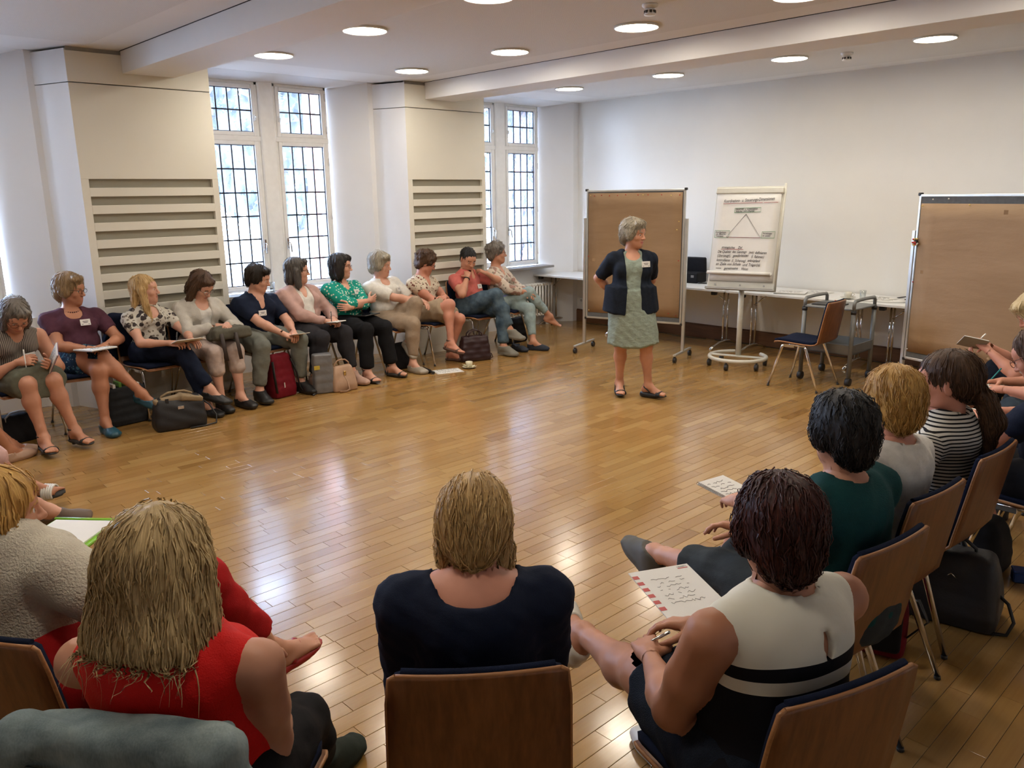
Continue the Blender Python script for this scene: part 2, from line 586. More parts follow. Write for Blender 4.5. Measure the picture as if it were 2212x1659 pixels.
def window(idx, y0, y1, label, hinge):
    """one tall window: outer frame, small upper sash and tall lower sash with leaded panes; hinge = 'l' or 'r' side of the hinges"""
    X0, X1 = -0.80, -0.735
    fr = MB()
    zb, zt, zm0, zm1 = 0.862, 3.055, 2.455, 2.505
    for lo, hi in (((X0, y0, zb), (X1, y0 + 0.03, zt)), ((X0, y1 - 0.03, zb), (X1, y1, zt)), ((X0, y0, zt - 0.03), (X1, y1, zt)), ((X0, y0, zb), (X1, y1, zb + 0.025)), ((X0, y0, zm0), (X1 + 0.012, y1, zm1))):
        fr.box(lo, hi, 0.003)
    root = fr.build('window_%d' % idx, M_FRAME)
    tag(root, label, kind='structure')
    cols = 4
    for (z0, z1, rows) in ((zm1, zt - 0.03, 2), (zb + 0.025, zm0, 6)):
        a, b = y0 + 0.03, y1 - 0.03
        s = 0.042
        sm = MB()
        XA, XB = -0.782, -0.722
        for lo, hi in (((XA, a, z0), (XB, a + s, z1)), ((XA, b - s, z0), (XB, b, z1)), ((XA, a + s, z0), (XB, b - s, z0 + s)), ((XA, a + s, z1 - s), (XB, b - s, z1))):
            sm.box(lo, hi, 0.006)
        sash = sm.build('sash', M_FRAME, root)
        ga, gb, gz0, gz1 = a + s, b - s, z0 + s, z1 - s
        lead = MB()
        for i in range(cols + 1):
            y = ga + (gb - ga) * i / cols
            lead.box((-0.762, y - 0.0075, gz0), (-0.746, y + 0.0075, gz1), 0.002)
        for j in range(rows + 1):
            z = gz0 + (gz1 - gz0) * j / rows
            lead.box((-0.762, ga, z - 0.0075), (-0.746, gb, z + 0.0075), 0.002)
        lead.build('lead_came', M_LEAD, sash)
        for i in range(cols):
            for j in range(rows):
                ya, yb = ga + (gb - ga) * i / cols, ga + (gb - ga) * (i + 1) / cols
                za, zc = gz0 + (gz1 - gz0) * j / rows, gz0 + (gz1 - gz0) * (j + 1) / rows
                tl = random.uniform(-0.0015, 0.0015)
                p = MB().add([(-0.7545 + tl, ya, za), (-0.7545 - tl, yb, za), (-0.7545 + tl, yb, zc), (-0.7545 - tl, ya, zc),
                              (-0.7525 + tl, ya, za), (-0.7525 - tl, yb, za), (-0.7525 + tl, yb, zc), (-0.7525 - tl, ya, zc)],
                             [(0, 3, 2, 1), (4, 5, 6, 7), (0, 1, 5, 4), (1, 2, 6, 5), (2, 3, 7, 6), (3, 0, 4, 7)])
                p.build('pane', M_GLASS, sash)
    hy = (y0 + 0.05) if hinge == 'r' else (y1 - 0.05)
    sg = 1 if hinge == 'r' else -1
    h = MB().box((-0.722, hy - 0.014, 1.30), (-0.708, hy + 0.014, 1.42), 0.004)
    h.tube([(-0.708, hy, 1.375), (-0.672, hy, 1.375), (-0.664, hy + sg * 0.008, 1.36), (-0.664, hy + sg * 0.012, 1.27)], 0.008, 8)
    h.build('handle', CHROME, root)
    MB().box((-0.722, hy - 0.012, 2.66), (-0.706, hy + 0.012, 2.72), 0.004).tube([(-0.706, hy, 2.70), (-0.69, hy, 2.70), (-0.69, hy, 2.665)], 0.006, 6).build('latch', M_FRAME, root)
    he = y1 - 0.012 if hinge == 'r' else y0 + 0.012
    hb = MB()
    for z in (1.05, 1.65, 2.25, 2.6, 2.95):
        hb.tube([(-0.728, he, z - 0.04), (-0.728, he, z + 0.04)], 0.007, 8)
    hb.build('hinge', M_FRAME, root)
n = 0
names = ['leaded window behind the panelled column at the frame edge', 'leaded window farther left in the near bay', 'leaded window behind the person in navy blouse', 'leaded window behind the person in pink cardigan', 'leaded window half hidden by the slotted panel near the corner', 'leaded window above the radiator in the corner']
nm = [names[1], names[0], names[2], names[3], names[4], names[5]]
for a, b in BAYS:
    mid = (a + b) / 2
    for (p, q, hg) in ((a, mid - 0.0875, 'l'), (mid + 0.0875, b, 'r')):
        n += 1
        window(n, p, q, nm[n - 1], hg)
    MB().box((-0.84, mid - 0.0875, 0.83), (-0.71, mid + 0.0875, 3.07), 0.012).build('mullion', M_FRAME, wall_left)

# slotted pilasters in front of the piers
def pilaster(idx, a, b, sl, sr, label):
    """a..b front width, sl / sr rear corners at the wall plane"""
    root = empty('trim_%d' % idx, (0, 0, 0))
    tag(root, label, kind='structure')
    s0, s1 = a + 0.062, b - 0.056
    zj = 2.825
    MB().box((-0.045, a, zj + 0.004), (0, b, ZC - 0.035), 0.002).build('top_panel', M_PANEL, root)
    MB().box((-0.045, a, 2.043), (0, b, zj - 0.004), 0.002).build('front_panel', M_PANEL, root)
    MB().box((-0.045, a, 0.09), (0, s0, 2.043)).build('stile', M_PANEL, root)
    MB().box((-0.045, s1, 0.09), (0, b, 2.043)).build('stile', M_PANEL, root)
    z = 2.043
    for k in range(10):
        z0, z1 = z - 0.148, z - 0.074
        if k == 9: z0 = 0.09
        MB().box((-0.045, s0, z0), (0, s1, z1), 0.0015).build('rail', M_PANEL, root)
        z -= 0.148
    MB().box((-0.052, s0 - 0.02, 0.5), (-0.046, s1 + 0.02, 2.1)).build('slot_backing', M_SLOT, root)
    MB().box((-0.03, a + 0.01, 0), (-0.004, b - 0.01, 0.09)).build('plinth', M_PANEL, root)
    MB().box((-0.05, a + 0.02, ZC - 0.035), (-0.02, b - 0.02, ZC)).build('shadow_gap', mat('gap_grey', (0.35, 0.33, 0.29), 0.8), root)
    for (y0, y1, sg) in ((a, sl, 1), (b, sr, -1)):
        for (z0, z1) in ((0.0, zj - 0.004), (zj + 0.004, ZC - 0.02)):
            m = MB()
            prism(m, [(-0.001, y0 + sg * 0.001), (WX, y1), (WX, y1 + sg * 0.03), (-0.04, y0 + sg * 0.03)], z0, z1)
            m.build('side_panel', M_REVEAL, root)
pilaster(1, -10.20, -8.99, -10.34, -8.86, 'slotted wall panel column out at the frame edge')
pilaster(2, -6.78, -5.574, -6.925, -5.43, 'slotted wall panel column behind the black and white floral top')
pilaster(3, -3.346, -2.17, -3.49, -2.03, 'slotted wall panel column behind the person in coral polo')

# ceiling with beams, lamps and detectors
ceil = MB().box((WX + 0.005, YR, ZC), (XR, 0, ZC + 0.25)).build('ceiling', M_CEIL)
tag(ceil, 'white ceiling with perforated panels between boxed beams', kind='structure')
MB().box((WX - 0.01, YR, ZC + 0.012), (WX + 0.012, 0, ZC + 0.03)).build('joint_gap', DARKIN, ceil)
BEAMS = [(-9.69, -9.24), (-6.335, -5.89), (-3.06, -2.62)]
for a, b in BEAMS:
    MB().box((0.0, a, 2.925), (XR, b, ZC + 0.02), 0.002).build('beam', M_CEIL, ceil)
    for y in (a - 0.006, b):
        MB().box((0.0, y, ZC - 0.004), (XR, y + 0.006, ZC + 0.004)).build('joint_gap', DARKIN, ceil)
for a, b in ((-9.24, -6.335), (-5.89, -3.06), (-2.62, 0.0), (-11.4, -9.69)):
    MB().box((0.20, a + 0.30, ZC - 0.003), (XR - 0.3, b - 0.30, ZC + 0.01), 0.001).build('perforated_panel', M_PERF, ceil)

t = NT('lamp_diffuser_glow')
t.b.inputs['Emission Color'].default_value = (*LAMP_COL, 1)
t.b.inputs['Emission Strength'].default_value = LAMP_STR
t.col((0.9, 0.9, 0.88))
t.set(0.5)
M_LAMP = t.m
def lamp_proto():
    r = empty('ceiling_light')
    MB().lathe([(0.172, 0.0), (0.172, -0.012), (0.166, -0.016), (0.162, -0.010), (0.162, 0.0)], 40).build('trim_ring', WHITEP, r)
    MB().lathe([(0.161, -0.001), (0.161, -0.009), (0.10, -0.012), (0.001, -0.0125)], 40).build('diffuser', M_LAMP, r)
    return r
lp = None
LX = (0.66, 2.11, 3.52, 4.84, 6.26)
rowlab = {-1.37: 'strip beside the back wall', -3.73: 'middle bay, back row', -5.25: 'middle bay, front row', -8.2: 'near bay'}
ordl = ['first', 'second', 'third', 'fourth', 'fifth', 'sixth', 'seventh']
for y, rl in rowlab.items():
    for i, x in enumerate(LX):
        o = lamp_proto() if lp is None else copy_tree(lp)
        lp = lp or o
        o.location = (x, y, ZC - 0.004)
        tag(o, 'round glowing ceiling lamp, %s from the windows, %s' % (ordl[i], rl), 'ceiling lamp', 'round recessed ceiling lamps')
for (x, y, lb) in ((4.04, -4.25, 'white smoke detector on the ceiling of the middle bay'), (4.01, -1.21, 'white smoke detector on the ceiling near the back wall')):
    r = empty('smoke_detector', (x, y, ZC - 0.003), 0, lb, 'smoke detector')
    MB().lathe([(0.055, 0.0), (0.055, -0.012), (0.045, -0.022), (0.03, -0.03)], 24).build('base', WHITEP, r)
    MB().lathe([(0.030, -0.03), (0.030, -0.036), (0.040, -0.062), (0.036, -0.07), (0.01, -0.072)], 24).build('sensor_head', WHITEP, r)
    m = MB()
    for k in range(8):
        a = k * math.pi / 4
        c, s_ = math.cos(a), math.sin(a)
        m.box((-0.008, 0.033, -0.058), (0.008, 0.0405, -0.04), 0, Matrix.Rotation(a, 4, 'Z'))
    m.build('vent_slot', BLACKP, r)

# radiator under the corner window
r = empty('radiator', (-0.52, -0.93, 0), 0, 'white ribbed column radiator under the corner window', 'radiator')
for k in range(15):
    y = -0.42 + k * 0.06
    m = MB()
    for dx in (-0.05, 0.0, 0.05):
        m.tube([(dx, y, 0.17), (dx, y, 0.585)], 0.0155, 8)
    m.tube([(-0.06, y, 0.585), (0.0, y, 0.60), (0.06, y, 0.585)], 0.024, 8)
    m.tube([(-0.06, y, 0.17), (0.06, y, 0.17)], 0.022, 8)
    m.build('column', WHITEP, r)
MB().tube([(0, -0.45, 0.57), (0, 0.45, 0.57)], 0.015, 8).tube([(0, -0.45, 0.17), (0, 0.45, 0.17)], 0.015, 8).box((-0.02, -0.40, 0), (0.02, -0.37, 0.16)).box((-0.02, 0.37, 0), (0.02, 0.40, 0.16)).build('header_pipe', WHITEP, r)
r = empty('power_socket', (-0.33, -0.002, 0.31), 0, 'white round power socket low on the back wall', 'socket')
MB().box((-0.04, -0.012, -0.04), (0.04, 0.0, 0.04), 0.004).build('cover_plate', WHITEP, r)
MB().tube([(0, -0.0125, 0), (0, -0.014, 0)], 0.02, 16).build('socket_well', mat('socket_grey', (0.4, 0.4, 0.4), 0.5), r)

# outdoors: lawn, trees, a house wall
M_LAWN = mat('pale_gravel', (0.34, 0.32, 0.30), 0.9, 0, 0.3, 3, 0.3, 40)
tag(MB().box((-60, -45, -1.5), (-1.3, 30, -1.3)).build('garden_ground', M_LAWN), 'pale gravel yard outside the windows', kind='structure')
M_LEAF = mat('tree_leaf', (0.030, 0.040, 0.036), 0.6, 0, 0.4, 5)
M_BARK = mat('tree_bark', (0.10, 0.07, 0.05), 0.9, 0, 0.3, 20, 0.4, 40)
def tree(x, y, h, cr_, seed, label):
    rr = np.random.default_rng(seed)
    r = empty('garden_tree', (x, y, -1.3), 0, label, 'tree', 'trees outside the windows')
    MB().tube([(0, 0, 0), (0.05, 0.03, h * 0.4), (-0.05, 0.08, h * 0.8)], [0.2, 0.15, 0.06], 8).build('trunk', M_BARK, r)
    nq = 2600
    d = rr.normal(size=(nq, 3)); d /= np.linalg.norm(d, axis=1, keepdims=True)
    C = d * (rr.uniform(0.35, 1, (nq, 1)) ** 0.5) * np.array([cr_, cr_, h * 0.36]) + np.array([0, 0, h * 0.66])
    m = MB()
    for c in C:
        a, b = nrm(rr.normal(size=3)), nrm(rr.normal(size=3))
        b = nrm(np.cross(a, b))
        s_ = rr.uniform(0.12, 0.26)
        m.add([c - a * s_, c + b * s_ * .6, c + a * s_, c - b * s_ * .6], [(0, 1, 2, 3)])
    tag(m.build('foliage', M_LEAF, r), kind='stuff')
tree(-8.0, -0.6, 8.0, 2.4, 1, 'leafy garden tree seen through the second bay, nearest the house')
tree(-13.5, -5.5, 9.0, 2.8, 2, 'leafy garden tree farther out, between two others')
tree(-8.4, 6.4, 8.0, 2.3, 3, 'leafy garden tree beyond the corner windows')
tree(-15.5, 2.6, 9.5, 2.8, 4, 'tall leafy garden tree farthest from the windows')
r = empty('neighbouring_house', (-7.0, 14.5, -1.3), 0.0, 'red brick house seen through the corner window', 'building')
MB().box((-4, -2.5, 0), (4, 3, 7)).build('brick_wall', M_BRICK, r)
MB().add([(-4.3, -2.8, 7), (4.3, -2.8, 7), (4.3, 3.3, 7), (-4.3, 3.3, 7), (-4.3, 0.2, 9.5), (4.3, 0.2, 9.5)], [(0, 1, 5, 4), (2, 3, 4, 5), (0, 4, 3), (1, 2, 5), (0, 3, 2, 1)]).build('roof', mat('slate_roof', (0.12, 0.12, 0.14), 0.8), r)
for x in (-2.4, 0.2, 2.6):
    for z in (1.4, 4.4):
        f = MB().box((x - 0.6, -2.56, z), (x + 0.6, -2.48, z + 1.6)).build('window_frame', WHITEP, r)
        MB().box((x - 0.52, -2.58, z + 0.08), (x + 0.52, -2.555, z + 1.52)).build('pane', mat('dark_far_glass', (0.03, 0.04, 0.06), 0.1), f)
# ------------------------------------------------------------------ organic shapes: distance fields turned into meshes
f32 = np.float32
def cone(a, b, ra, rb=None, k=0.02):
    return ('c', np.asarray(a, float), np.asarray(b, float), ra, ra if rb is None else rb, k)
def ell(c, r, R=None, k=0.03):
    return ('e', np.asarray(c, float), np.asarray(r, float), np.eye(3) if R is None else np.asarray(R, float), k)
def fcone(a, b, ra, rb=None, k=0.012):
    return ('f', np.asarray(a, float), np.asarray(b, float), ra, ra if rb is None else rb, k)
def rbox(c, h, R=None, rd=0.01, k=0.01):
    return ('b', np.asarray(c, float), np.asarray(h, float), np.eye(3) if R is None else np.asarray(R, float), rd, k)
def inflate(p, o):
    if p[0] in 'cf': return (p[0], p[1], p[2], p[3] + o, p[4] + o, p[5])
    if p[0] == 'e': return ('e', p[1], p[2] + o, p[3], p[4])
    return ('b', p[1], p[2] + o, p[3], p[4], p[5])
def xform(p, M, t, s=1.0):
    """M: 3x3 whose columns are the local axes in the new frame"""
    if p[0] in 'cf': return (p[0], M @ (p[1] * s) + t, M @ (p[2] * s) + t, p[3] * s, p[4] * s, p[5] * s)
    if p[0] == 'e': return ('e', M @ (p[1] * s) + t, p[2] * s, p[3] @ M.T, p[4] * s)
    return ('b', M @ (p[1] * s) + t, p[2] * s, p[3] @ M.T, p[4] * s, p[5] * s)
def bounds(p):
    if p[0] in 'cf':
        r = max(p[3], p[4])
        return np.minimum(p[1], p[2]) - r, np.maximum(p[1], p[2]) + r
    if p[0] == 'e':
        e = np.sqrt(((p[3] * p[2][:, None]) ** 2).sum(0))
        return p[1] - e, p[1] + e
    e = np.abs(p[3] * (p[2] + p[4])[:, None]).sum(0)
    return p[1] - e, p[1] + e
def dist(p, X, Y, Z):
    if p[0] in 'cf':
        a, ab = p[1], p[2] - p[1]
        L2 = float(ab @ ab) + 1e-12
        x, y, z = X - f32(a[0]), Y - f32(a[1]), Z - f32(a[2])
        t0 = (x * f32(ab[0]) + y * f32(ab[1]) + z * f32(ab[2])) / f32(L2)
        t = np.clip(t0, 0, 1)
        if p[0] == 'c':
            d = np.sqrt((x - t * f32(ab[0])) ** 2 + (y - t * f32(ab[1])) ** 2 + (z - t * f32(ab[2])) ** 2)
            return d - (f32(p[3]) + f32(p[4] - p[3]) * t)
        d = np.sqrt((x - t0 * f32(ab[0])) ** 2 + (y - t0 * f32(ab[1])) ** 2 + (z - t0 * f32(ab[2])) ** 2) - (f32(p[3]) + f32(p[4] - p[3]) * t)
        L = f32(math.sqrt(L2))
        return np.maximum(d, np.maximum(-t0 * L, (t0 - 1) * L))
    c, R = p[1], p[3]
    x, y, z = X - f32(c[0]), Y - f32(c[1]), Z - f32(c[2])
    q = [x * f32(R[i, 0]) + y * f32(R[i, 1]) + z * f32(R[i, 2]) for i in range(3)]
    if p[0] == 'e':
        r = p[2]
        k0 = np.sqrt(sum((q[i] / f32(r[i])) ** 2 for i in range(3)))
        k1 = np.sqrt(sum((q[i] / f32(r[i] * r[i])) ** 2 for i in range(3))) + f32(1e-6)
        return k0 * (k0 - 1) / k1
    h, rd = p[2], p[4]
    u = [np.abs(q[i]) - f32(h[i]) for i in range(3)]
    o = np.sqrt(sum(np.maximum(w_, 0) ** 2 for w_ in u))
    return o + np.minimum(np.maximum(np.maximum(u[0], u[1]), u[2]), 0) - f32(rd)
def smin(a, b, k):
    if k <= 0: return np.minimum(a, b)
    h = np.maximum(k - np.abs(a - b), 0) / k
    return np.minimum(a, b) - h * h * f32(k * 0.25)
class Field:
    def __init__(s, lo, hi, h):
        lo, hi = np.asarray(lo, float), np.asarray(hi, float)
        s.h, s.lo = h, lo
        s.n = np.maximum(np.ceil((hi - lo) / h).astype(int) + 1, 4)
        s.ax = [(lo[i] + h * np.arange(s.n[i])).astype(f32) for i in range(3)]
        s.F = np.full(s.n, 0.2, f32)

    def _sl(s, lo, hi):
        a = np.clip(np.floor((lo - s.lo) / s.h).astype(int), 0, s.n)
        b = np.clip(np.ceil((hi - s.lo) / s.h).astype(int) + 1, 0, s.n)
        if np.any(b <= a): return None
        sl = tuple(slice(a[i], b[i]) for i in range(3))
        return sl, s.ax[0][sl[0]][:, None, None], s.ax[1][sl[1]][None, :, None], s.ax[2][sl[2]][None, None, :]

    def add(s, prims):
        for p in prims:
            k = p[-1]
            lo, hi = bounds(p)
            m = max(k, 3 * s.h) + 0.012
            q = s._sl(lo - m, hi + m)
            if q is None: continue
            sl, X, Y, Z = q
            s.F[sl] = smin(s.F[sl], dist(p, X, Y, Z), k)
        return s

    def cut(s, prims, k=0.008):
        for p in prims:
            lo, hi = bounds(p)
            q = s._sl(lo - 0.03, hi + 0.03)
            if q is None: continue
            sl, X, Y, Z = q
            s.F[sl] = -smin(-s.F[sl], dist(p, X, Y, Z), k)
        return s

    def keep(s, pt, n):
        """keep the half space behind the plane (pt, n)"""
        X, Y, Z = s.ax[0][:, None, None], s.ax[1][None, :, None], s.ax[2][None, None, :]
        s.F = np.maximum(s.F, (X - f32(pt[0])) * f32(n[0]) + (Y - f32(pt[1])) * f32(n[1]) + (Z - f32(pt[2])) * f32(n[2]))
        return s

    def ripple(s, amp, freq, seed=0):
        """soft cloth folds"""
        r = np.random.default_rng(seed)
        X, Y, Z = s.ax[0][:, None, None], s.ax[1][None, :, None], s.ax[2][None, None, :]
        g = 0
        for i in range(4):
            d = r.normal(size=3) * freq * (0.6 + 0.35 * i)
            ph = r.uniform(0, 6)
            g = g + np.sin(X * f32(d[0]) + f32(ph)) * np.sin(Y * f32(d[1]) + f32(ph * 2)) * np.sin(Z * f32(d[2]) + f32(ph * 3)) if False else g + np.sin(X * f32(d[0]) + Y * f32(d[1]) + Z * f32(d[2]) + f32(ph))
        s.F = s.F + f32(amp / 4) * g.astype(f32)
        return s

    def mesh(s):
        F = s.F
        n = F.shape
        S = (F < 0)
        c = np.zeros((n[0] - 1, n[1] - 1, n[2] - 1), np.uint8)
        for dx in (0, 1):
            for dy in (0, 1):
                for dz in (0, 1):
                    c += S[dx:n[0] - 1 + dx, dy:n[1] - 1 + dy, dz:n[2] - 1 + dz]
        act = (c > 0) & (c < 8)
        I = np.argwhere(act)
        if len(I) == 0:
            return np.zeros((0, 3)), np.zeros((0, 4), int)
        idm = np.full(act.shape, -1, np.int32)
        idm[act] = np.arange(len(I))
        corner = {}
        for dx in (0, 1):
            for dy in (0, 1):
                for dz in (0, 1):
                    corner[(dx, dy, dz)] = F[I[:, 0] + dx, I[:, 1] + dy, I[:, 2] + dz]
        acc = np.zeros((len(I), 3))
        cnt = np.zeros(len(I))
        for ax in range(3):
            o1, o2 = [(1, 2), (0, 2), (0, 1)][ax]
            for u in (0, 1):
                for v in (0, 1):
                    k0 = [0, 0, 0]
                    k0[o1], k0[o2] = u, v
                    k1 = list(k0)
                    k1[ax] = 1
                    a, b = corner[tuple(k0)], corner[tuple(k1)]
                    m = (a < 0) != (b < 0)
                    t = np.where(m, a / np.where(m, a - b, 1), 0)
                    acc[:, ax] += np.where(m, t, 0)
                    acc[:, o1] += np.where(m, u, 0)
                    acc[:, o2] += np.where(m, v, 0)
                    cnt += m
        Vv = (I + acc / cnt[:, None]) * s.h + s.lo
        faces = []
        for ax in range(3):
            o1, o2 = [(1, 2), (2, 0), (0, 1)][ax]
            sl0 = [slice(1, n[i] - 1) for i in range(3)]
            sl1 = [slice(1, n[i] - 1) for i in range(3)]
            sl0[ax] = slice(0, n[ax] - 1)
            sl1[ax] = slice(1, n[ax])
            a, b = S[tuple(sl0)], S[tuple(sl1)]
            E = np.argwhere(a != b)
            if len(E) == 0: continue
            inside = a[E[:, 0], E[:, 1], E[:, 2]]
            base = E + 1
            base[:, ax] -= 1
            def cell(d1, d2):
                q = base.copy()
                q[:, o1] -= d1
                q[:, o2] -= d2
                return idm[q[:, 0], q[:, 1], q[:, 2]]
            q = np.stack([cell(1, 1), cell(0, 1), cell(0, 0), cell(1, 0)], 1)
            q[~inside] = q[~inside][:, ::-1]
            faces.append(q)
        return Vv, (np.concatenate(faces) if faces else np.zeros((0, 4), int))
def field_of(prims, h, pad=0.02, lo=None, hi=None):
    if lo is None:
        B = [bounds(p) for p in prims]
        lo = np.min([b[0] for b in B], 0) - pad
        hi = np.max([b[1] for b in B], 0) + pad
    return Field(lo, hi, h).add(prims)
def np_mesh(name, Vv, Q, parent, mats, mi=None, uv=None):
    me = bpy.data.meshes.new(name)
    me.vertices.add(len(Vv))
    me.vertices.foreach_set('co', np.ascontiguousarray(Vv, f32).ravel())
    me.loops.add(Q.size)
    me.loops.foreach_set('vertex_index', np.ascontiguousarray(Q, np.int32).ravel())
    me.polygons.add(len(Q))
    me.polygons.foreach_set('loop_start', np.arange(0, Q.size, Q.shape[1], dtype=np.int32))
    me.polygons.foreach_set('loop_total', np.full(len(Q), Q.shape[1], np.int32))
    o = link_mesh(name, me, parent, mats)
    if mi is not None:
        me.polygons.foreach_set('material_index', np.ascontiguousarray(mi, np.int32))
    me.polygons.foreach_set('use_smooth', np.ones(len(Q), bool))
    if uv is not None:
        l = me.uv_layers.new(name='UVMap')
        l.data.foreach_set('uv', np.ascontiguousarray(uv[Q.ravel()], f32).ravel())
    me.update(calc_edges=True)
    me.validate()
    return o
def sdf_obj(name, prims, h, parent, mats, cuts=(), ck=0.008, ripple=None, keeps=()):
    f = field_of(prims, h)
    if ripple: f.ripple(*ripple)
    f.cut(cuts, ck)
    for pt, nn in keeps: f.keep(pt, nn)
    return np_mesh(name, *f.mesh(), parent, mats if isinstance(mats, (list, tuple)) else [mats])
# ------------------------------------------------------------------ people
def m_skin(name, c):
    t = NT(name)
    v = t.coord('Object')
    a = np.array(srgb(c))
    n1 = t.noise(v, 9, 3)
    t.col(t.ramp(n1, [(0.25, (a[0] * 0.86, a[1] * 0.80, a[2] * 0.78)), (0.75, tuple(np.minimum(a * 1.10, 1)))]))
    t.set(0.48, spec=0.4)
    t.b.inputs['Subsurface Weight'].default_value = 0.0
    t.bump(t.noise(v, 260, 3), 0.05, 0.002)
    return t.m
SKIN = {k: m_skin('skin_' + k, c) for k, c in dict(fair=(0.60, 0.33, 0.235), warm=(0.53, 0.265, 0.17), tan=(0.44, 0.20, 0.115), ruddy=(0.56, 0.26, 0.18)).items()}
LIP = mat('lip_red', (0.42, 0.12, 0.10), 0.4, 0, 0.05)
LIPP = mat('lip_natural', (0.46, 0.18, 0.14), 0.45, 0, 0.05)
M_EYE = {}
def m_eye(c=(0.10, 0.07, 0.04)):
    if c in M_EYE: return M_EYE[c]
    t = NT('eyeball')
    x, y, z = t.sep(t.coord('Object'))
    r = t.math('SQRT', t.math('ADD', t.math('MULTIPLY', x, x), t.math('MULTIPLY', z, z)))
    iris = t.math('LESS_THAN', r, 0.0062)
    pup = t.math('LESS_THAN', r, 0.0026)
    cc = t.mix(iris, (0.62, 0.60, 0.57), c)
    t.col(t.mix(pup, cc, (0.005, 0.005, 0.005)))
    t.set(0.15)
    M_EYE[c] = t.m
    return t.m

def m_hair(name, dark, mid, light, rough=0.42):
    if ('hair', name) in MATS: return MATS[('hair', name)]
    t = NT('hair_' + name)
    tc = t.n('ShaderNodeTexCoord')
    mp = t.n('ShaderNodeMapping')
    mp.inputs['Scale'].default_value = (26, 1.6, 1)
    t.l(tc.outputs['UV'], mp.inputs['Vector'])
    f = t.noise(mp.outputs['Vector'], 1.0, 4, 0.65)
    g = t.noise(t.coord('Object'), 11, 2)
    s_ = t.math('ADD', t.math('MULTIPLY', f, 0.75), t.math('MULTIPLY', g, 0.25))
    t.col(t.ramp(s_, [(0.33, dark), (0.5, mid), (0.68, light)]))
    t.set(rough, spec=0.35)
    mp2 = t.n('ShaderNodeMapping')
    mp2.inputs['Scale'].default_value = (70, 2.5, 1)
    t.l(tc.outputs['UV'], mp2.inputs['Vector'])
    t.bump(t.noise(mp2.outputs['Vector'], 1.0, 3), 0.55, 0.006)
    MATS[('hair', name)] = t.m
    return t.m

def fabric(name, c, rough=0.85, var=0.10, weave=0.12, ws=500, fold=0.35, fs=14):
    key = ('fab', name)
    if key in MATS: return MATS[key]
    t = NT(name)
    v = t.coord('Object')
    a = np.array(srgb(c))
    t.col(t.ramp(t.noise(v, 30, 4, 0.6), [(0.3, tuple(a * (1 - var))), (0.7, tuple(np.minimum(a * (1 + var), 1)))]))
    t.set(rough, spec=0.15)
    h = t.math('ADD', t.math('MULTIPLY', t.noise(v, ws, 2), weave), t.math('MULTIPLY', t.noise(t.coord('Object', (1, 1, 1.6)), fs, 3, 0.5), fold))
    t.bump(h, 0.6, 0.02)
    MATS[key] = t.m
    return t.m

def fabric_fn(name, fn, rough=0.85, fold=0.3, fs=14):
    """fabric whose print is made by fn(t, objectcoord) -> colour socket"""
    key = ('fab', name)
    if key in MATS: return MATS[key]
    t = NT(name)
    v = t.coord('Object')
    t.col(fn(t, v))
    t.set(rough, spec=0.15)
    t.bump(t.noise(v, fs, 3, 0.5), fold, 0.012)
    MATS[key] = t.m
    return t.m
def spots(c0, cols, scale, thr, jitter=1.0):
    def fn(t, v):
        c = None
        for i, (cc, sc, th) in enumerate(zip(cols, scale, thr)):
            vo = t.n('ShaderNodeTexVoronoi')
            vo.inputs['Scale'].default_value = sc
            vo.inputs['Randomness'].default_value = jitter
            mp = t.n('ShaderNodeMapping')
            mp.inputs['Location'].default_value = (i * 3.1, i * 1.7, i)
            nz = t.n('ShaderNodeTexNoise')
            nz.inputs['Scale'].default_value = sc * 1.4
            t.l(v, nz.inputs['Vector'])
            add = t.n('ShaderNodeMix', data_type='VECTOR')
            add.inputs[0].default_value = 0.0 if jitter < 1 else 0.03
            t.l(v, add.inputs[4]); t.l(nz.outputs['Color'], add.inputs[5])
            t.l(add.outputs[1], mp.inputs['Vector'])
            t.l(mp.outputs['Vector'], vo.inputs['Vector'])
            m = t.math('LESS_THAN', vo.outputs['Distance'], th)
            c = t.mix(m, c if c is not None else c0, cc)
        return c
    return fn

def Rx(d):
    a = math.radians(d); c, s_ = math.cos(a), math.sin(a)
    return np.array([[1, 0, 0], [0, c, -s_], [0, s_, c]])
def Ry(d):
    a = math.radians(d); c, s_ = math.cos(a), math.sin(a)
    return np.array([[c, 0, s_], [0, 1, 0], [-s_, 0, c]])
def Rz(d):
    a = math.radians(d); c, s_ = math.cos(a), math.sin(a)
    return np.array([[c, -s_, 0], [s_, c, 0], [0, 0, 1]])
def ik(S, T, a, b, pole):
    d = T - S
    L = np.linalg.norm(d)
    u = d / (L + 1e-9)
    L = min(max(L, abs(a - b) + 0.02), a + b - 0.004)
    x = (a * a - b * b + L * L) / (2 * L)
    hgt = math.sqrt(max(a * a - x * x, 0))
    w_ = pole - S
    w_ = w_ - u * (w_ @ u)
    return S + u * x + nrm(w_) * hgt, S + u * L

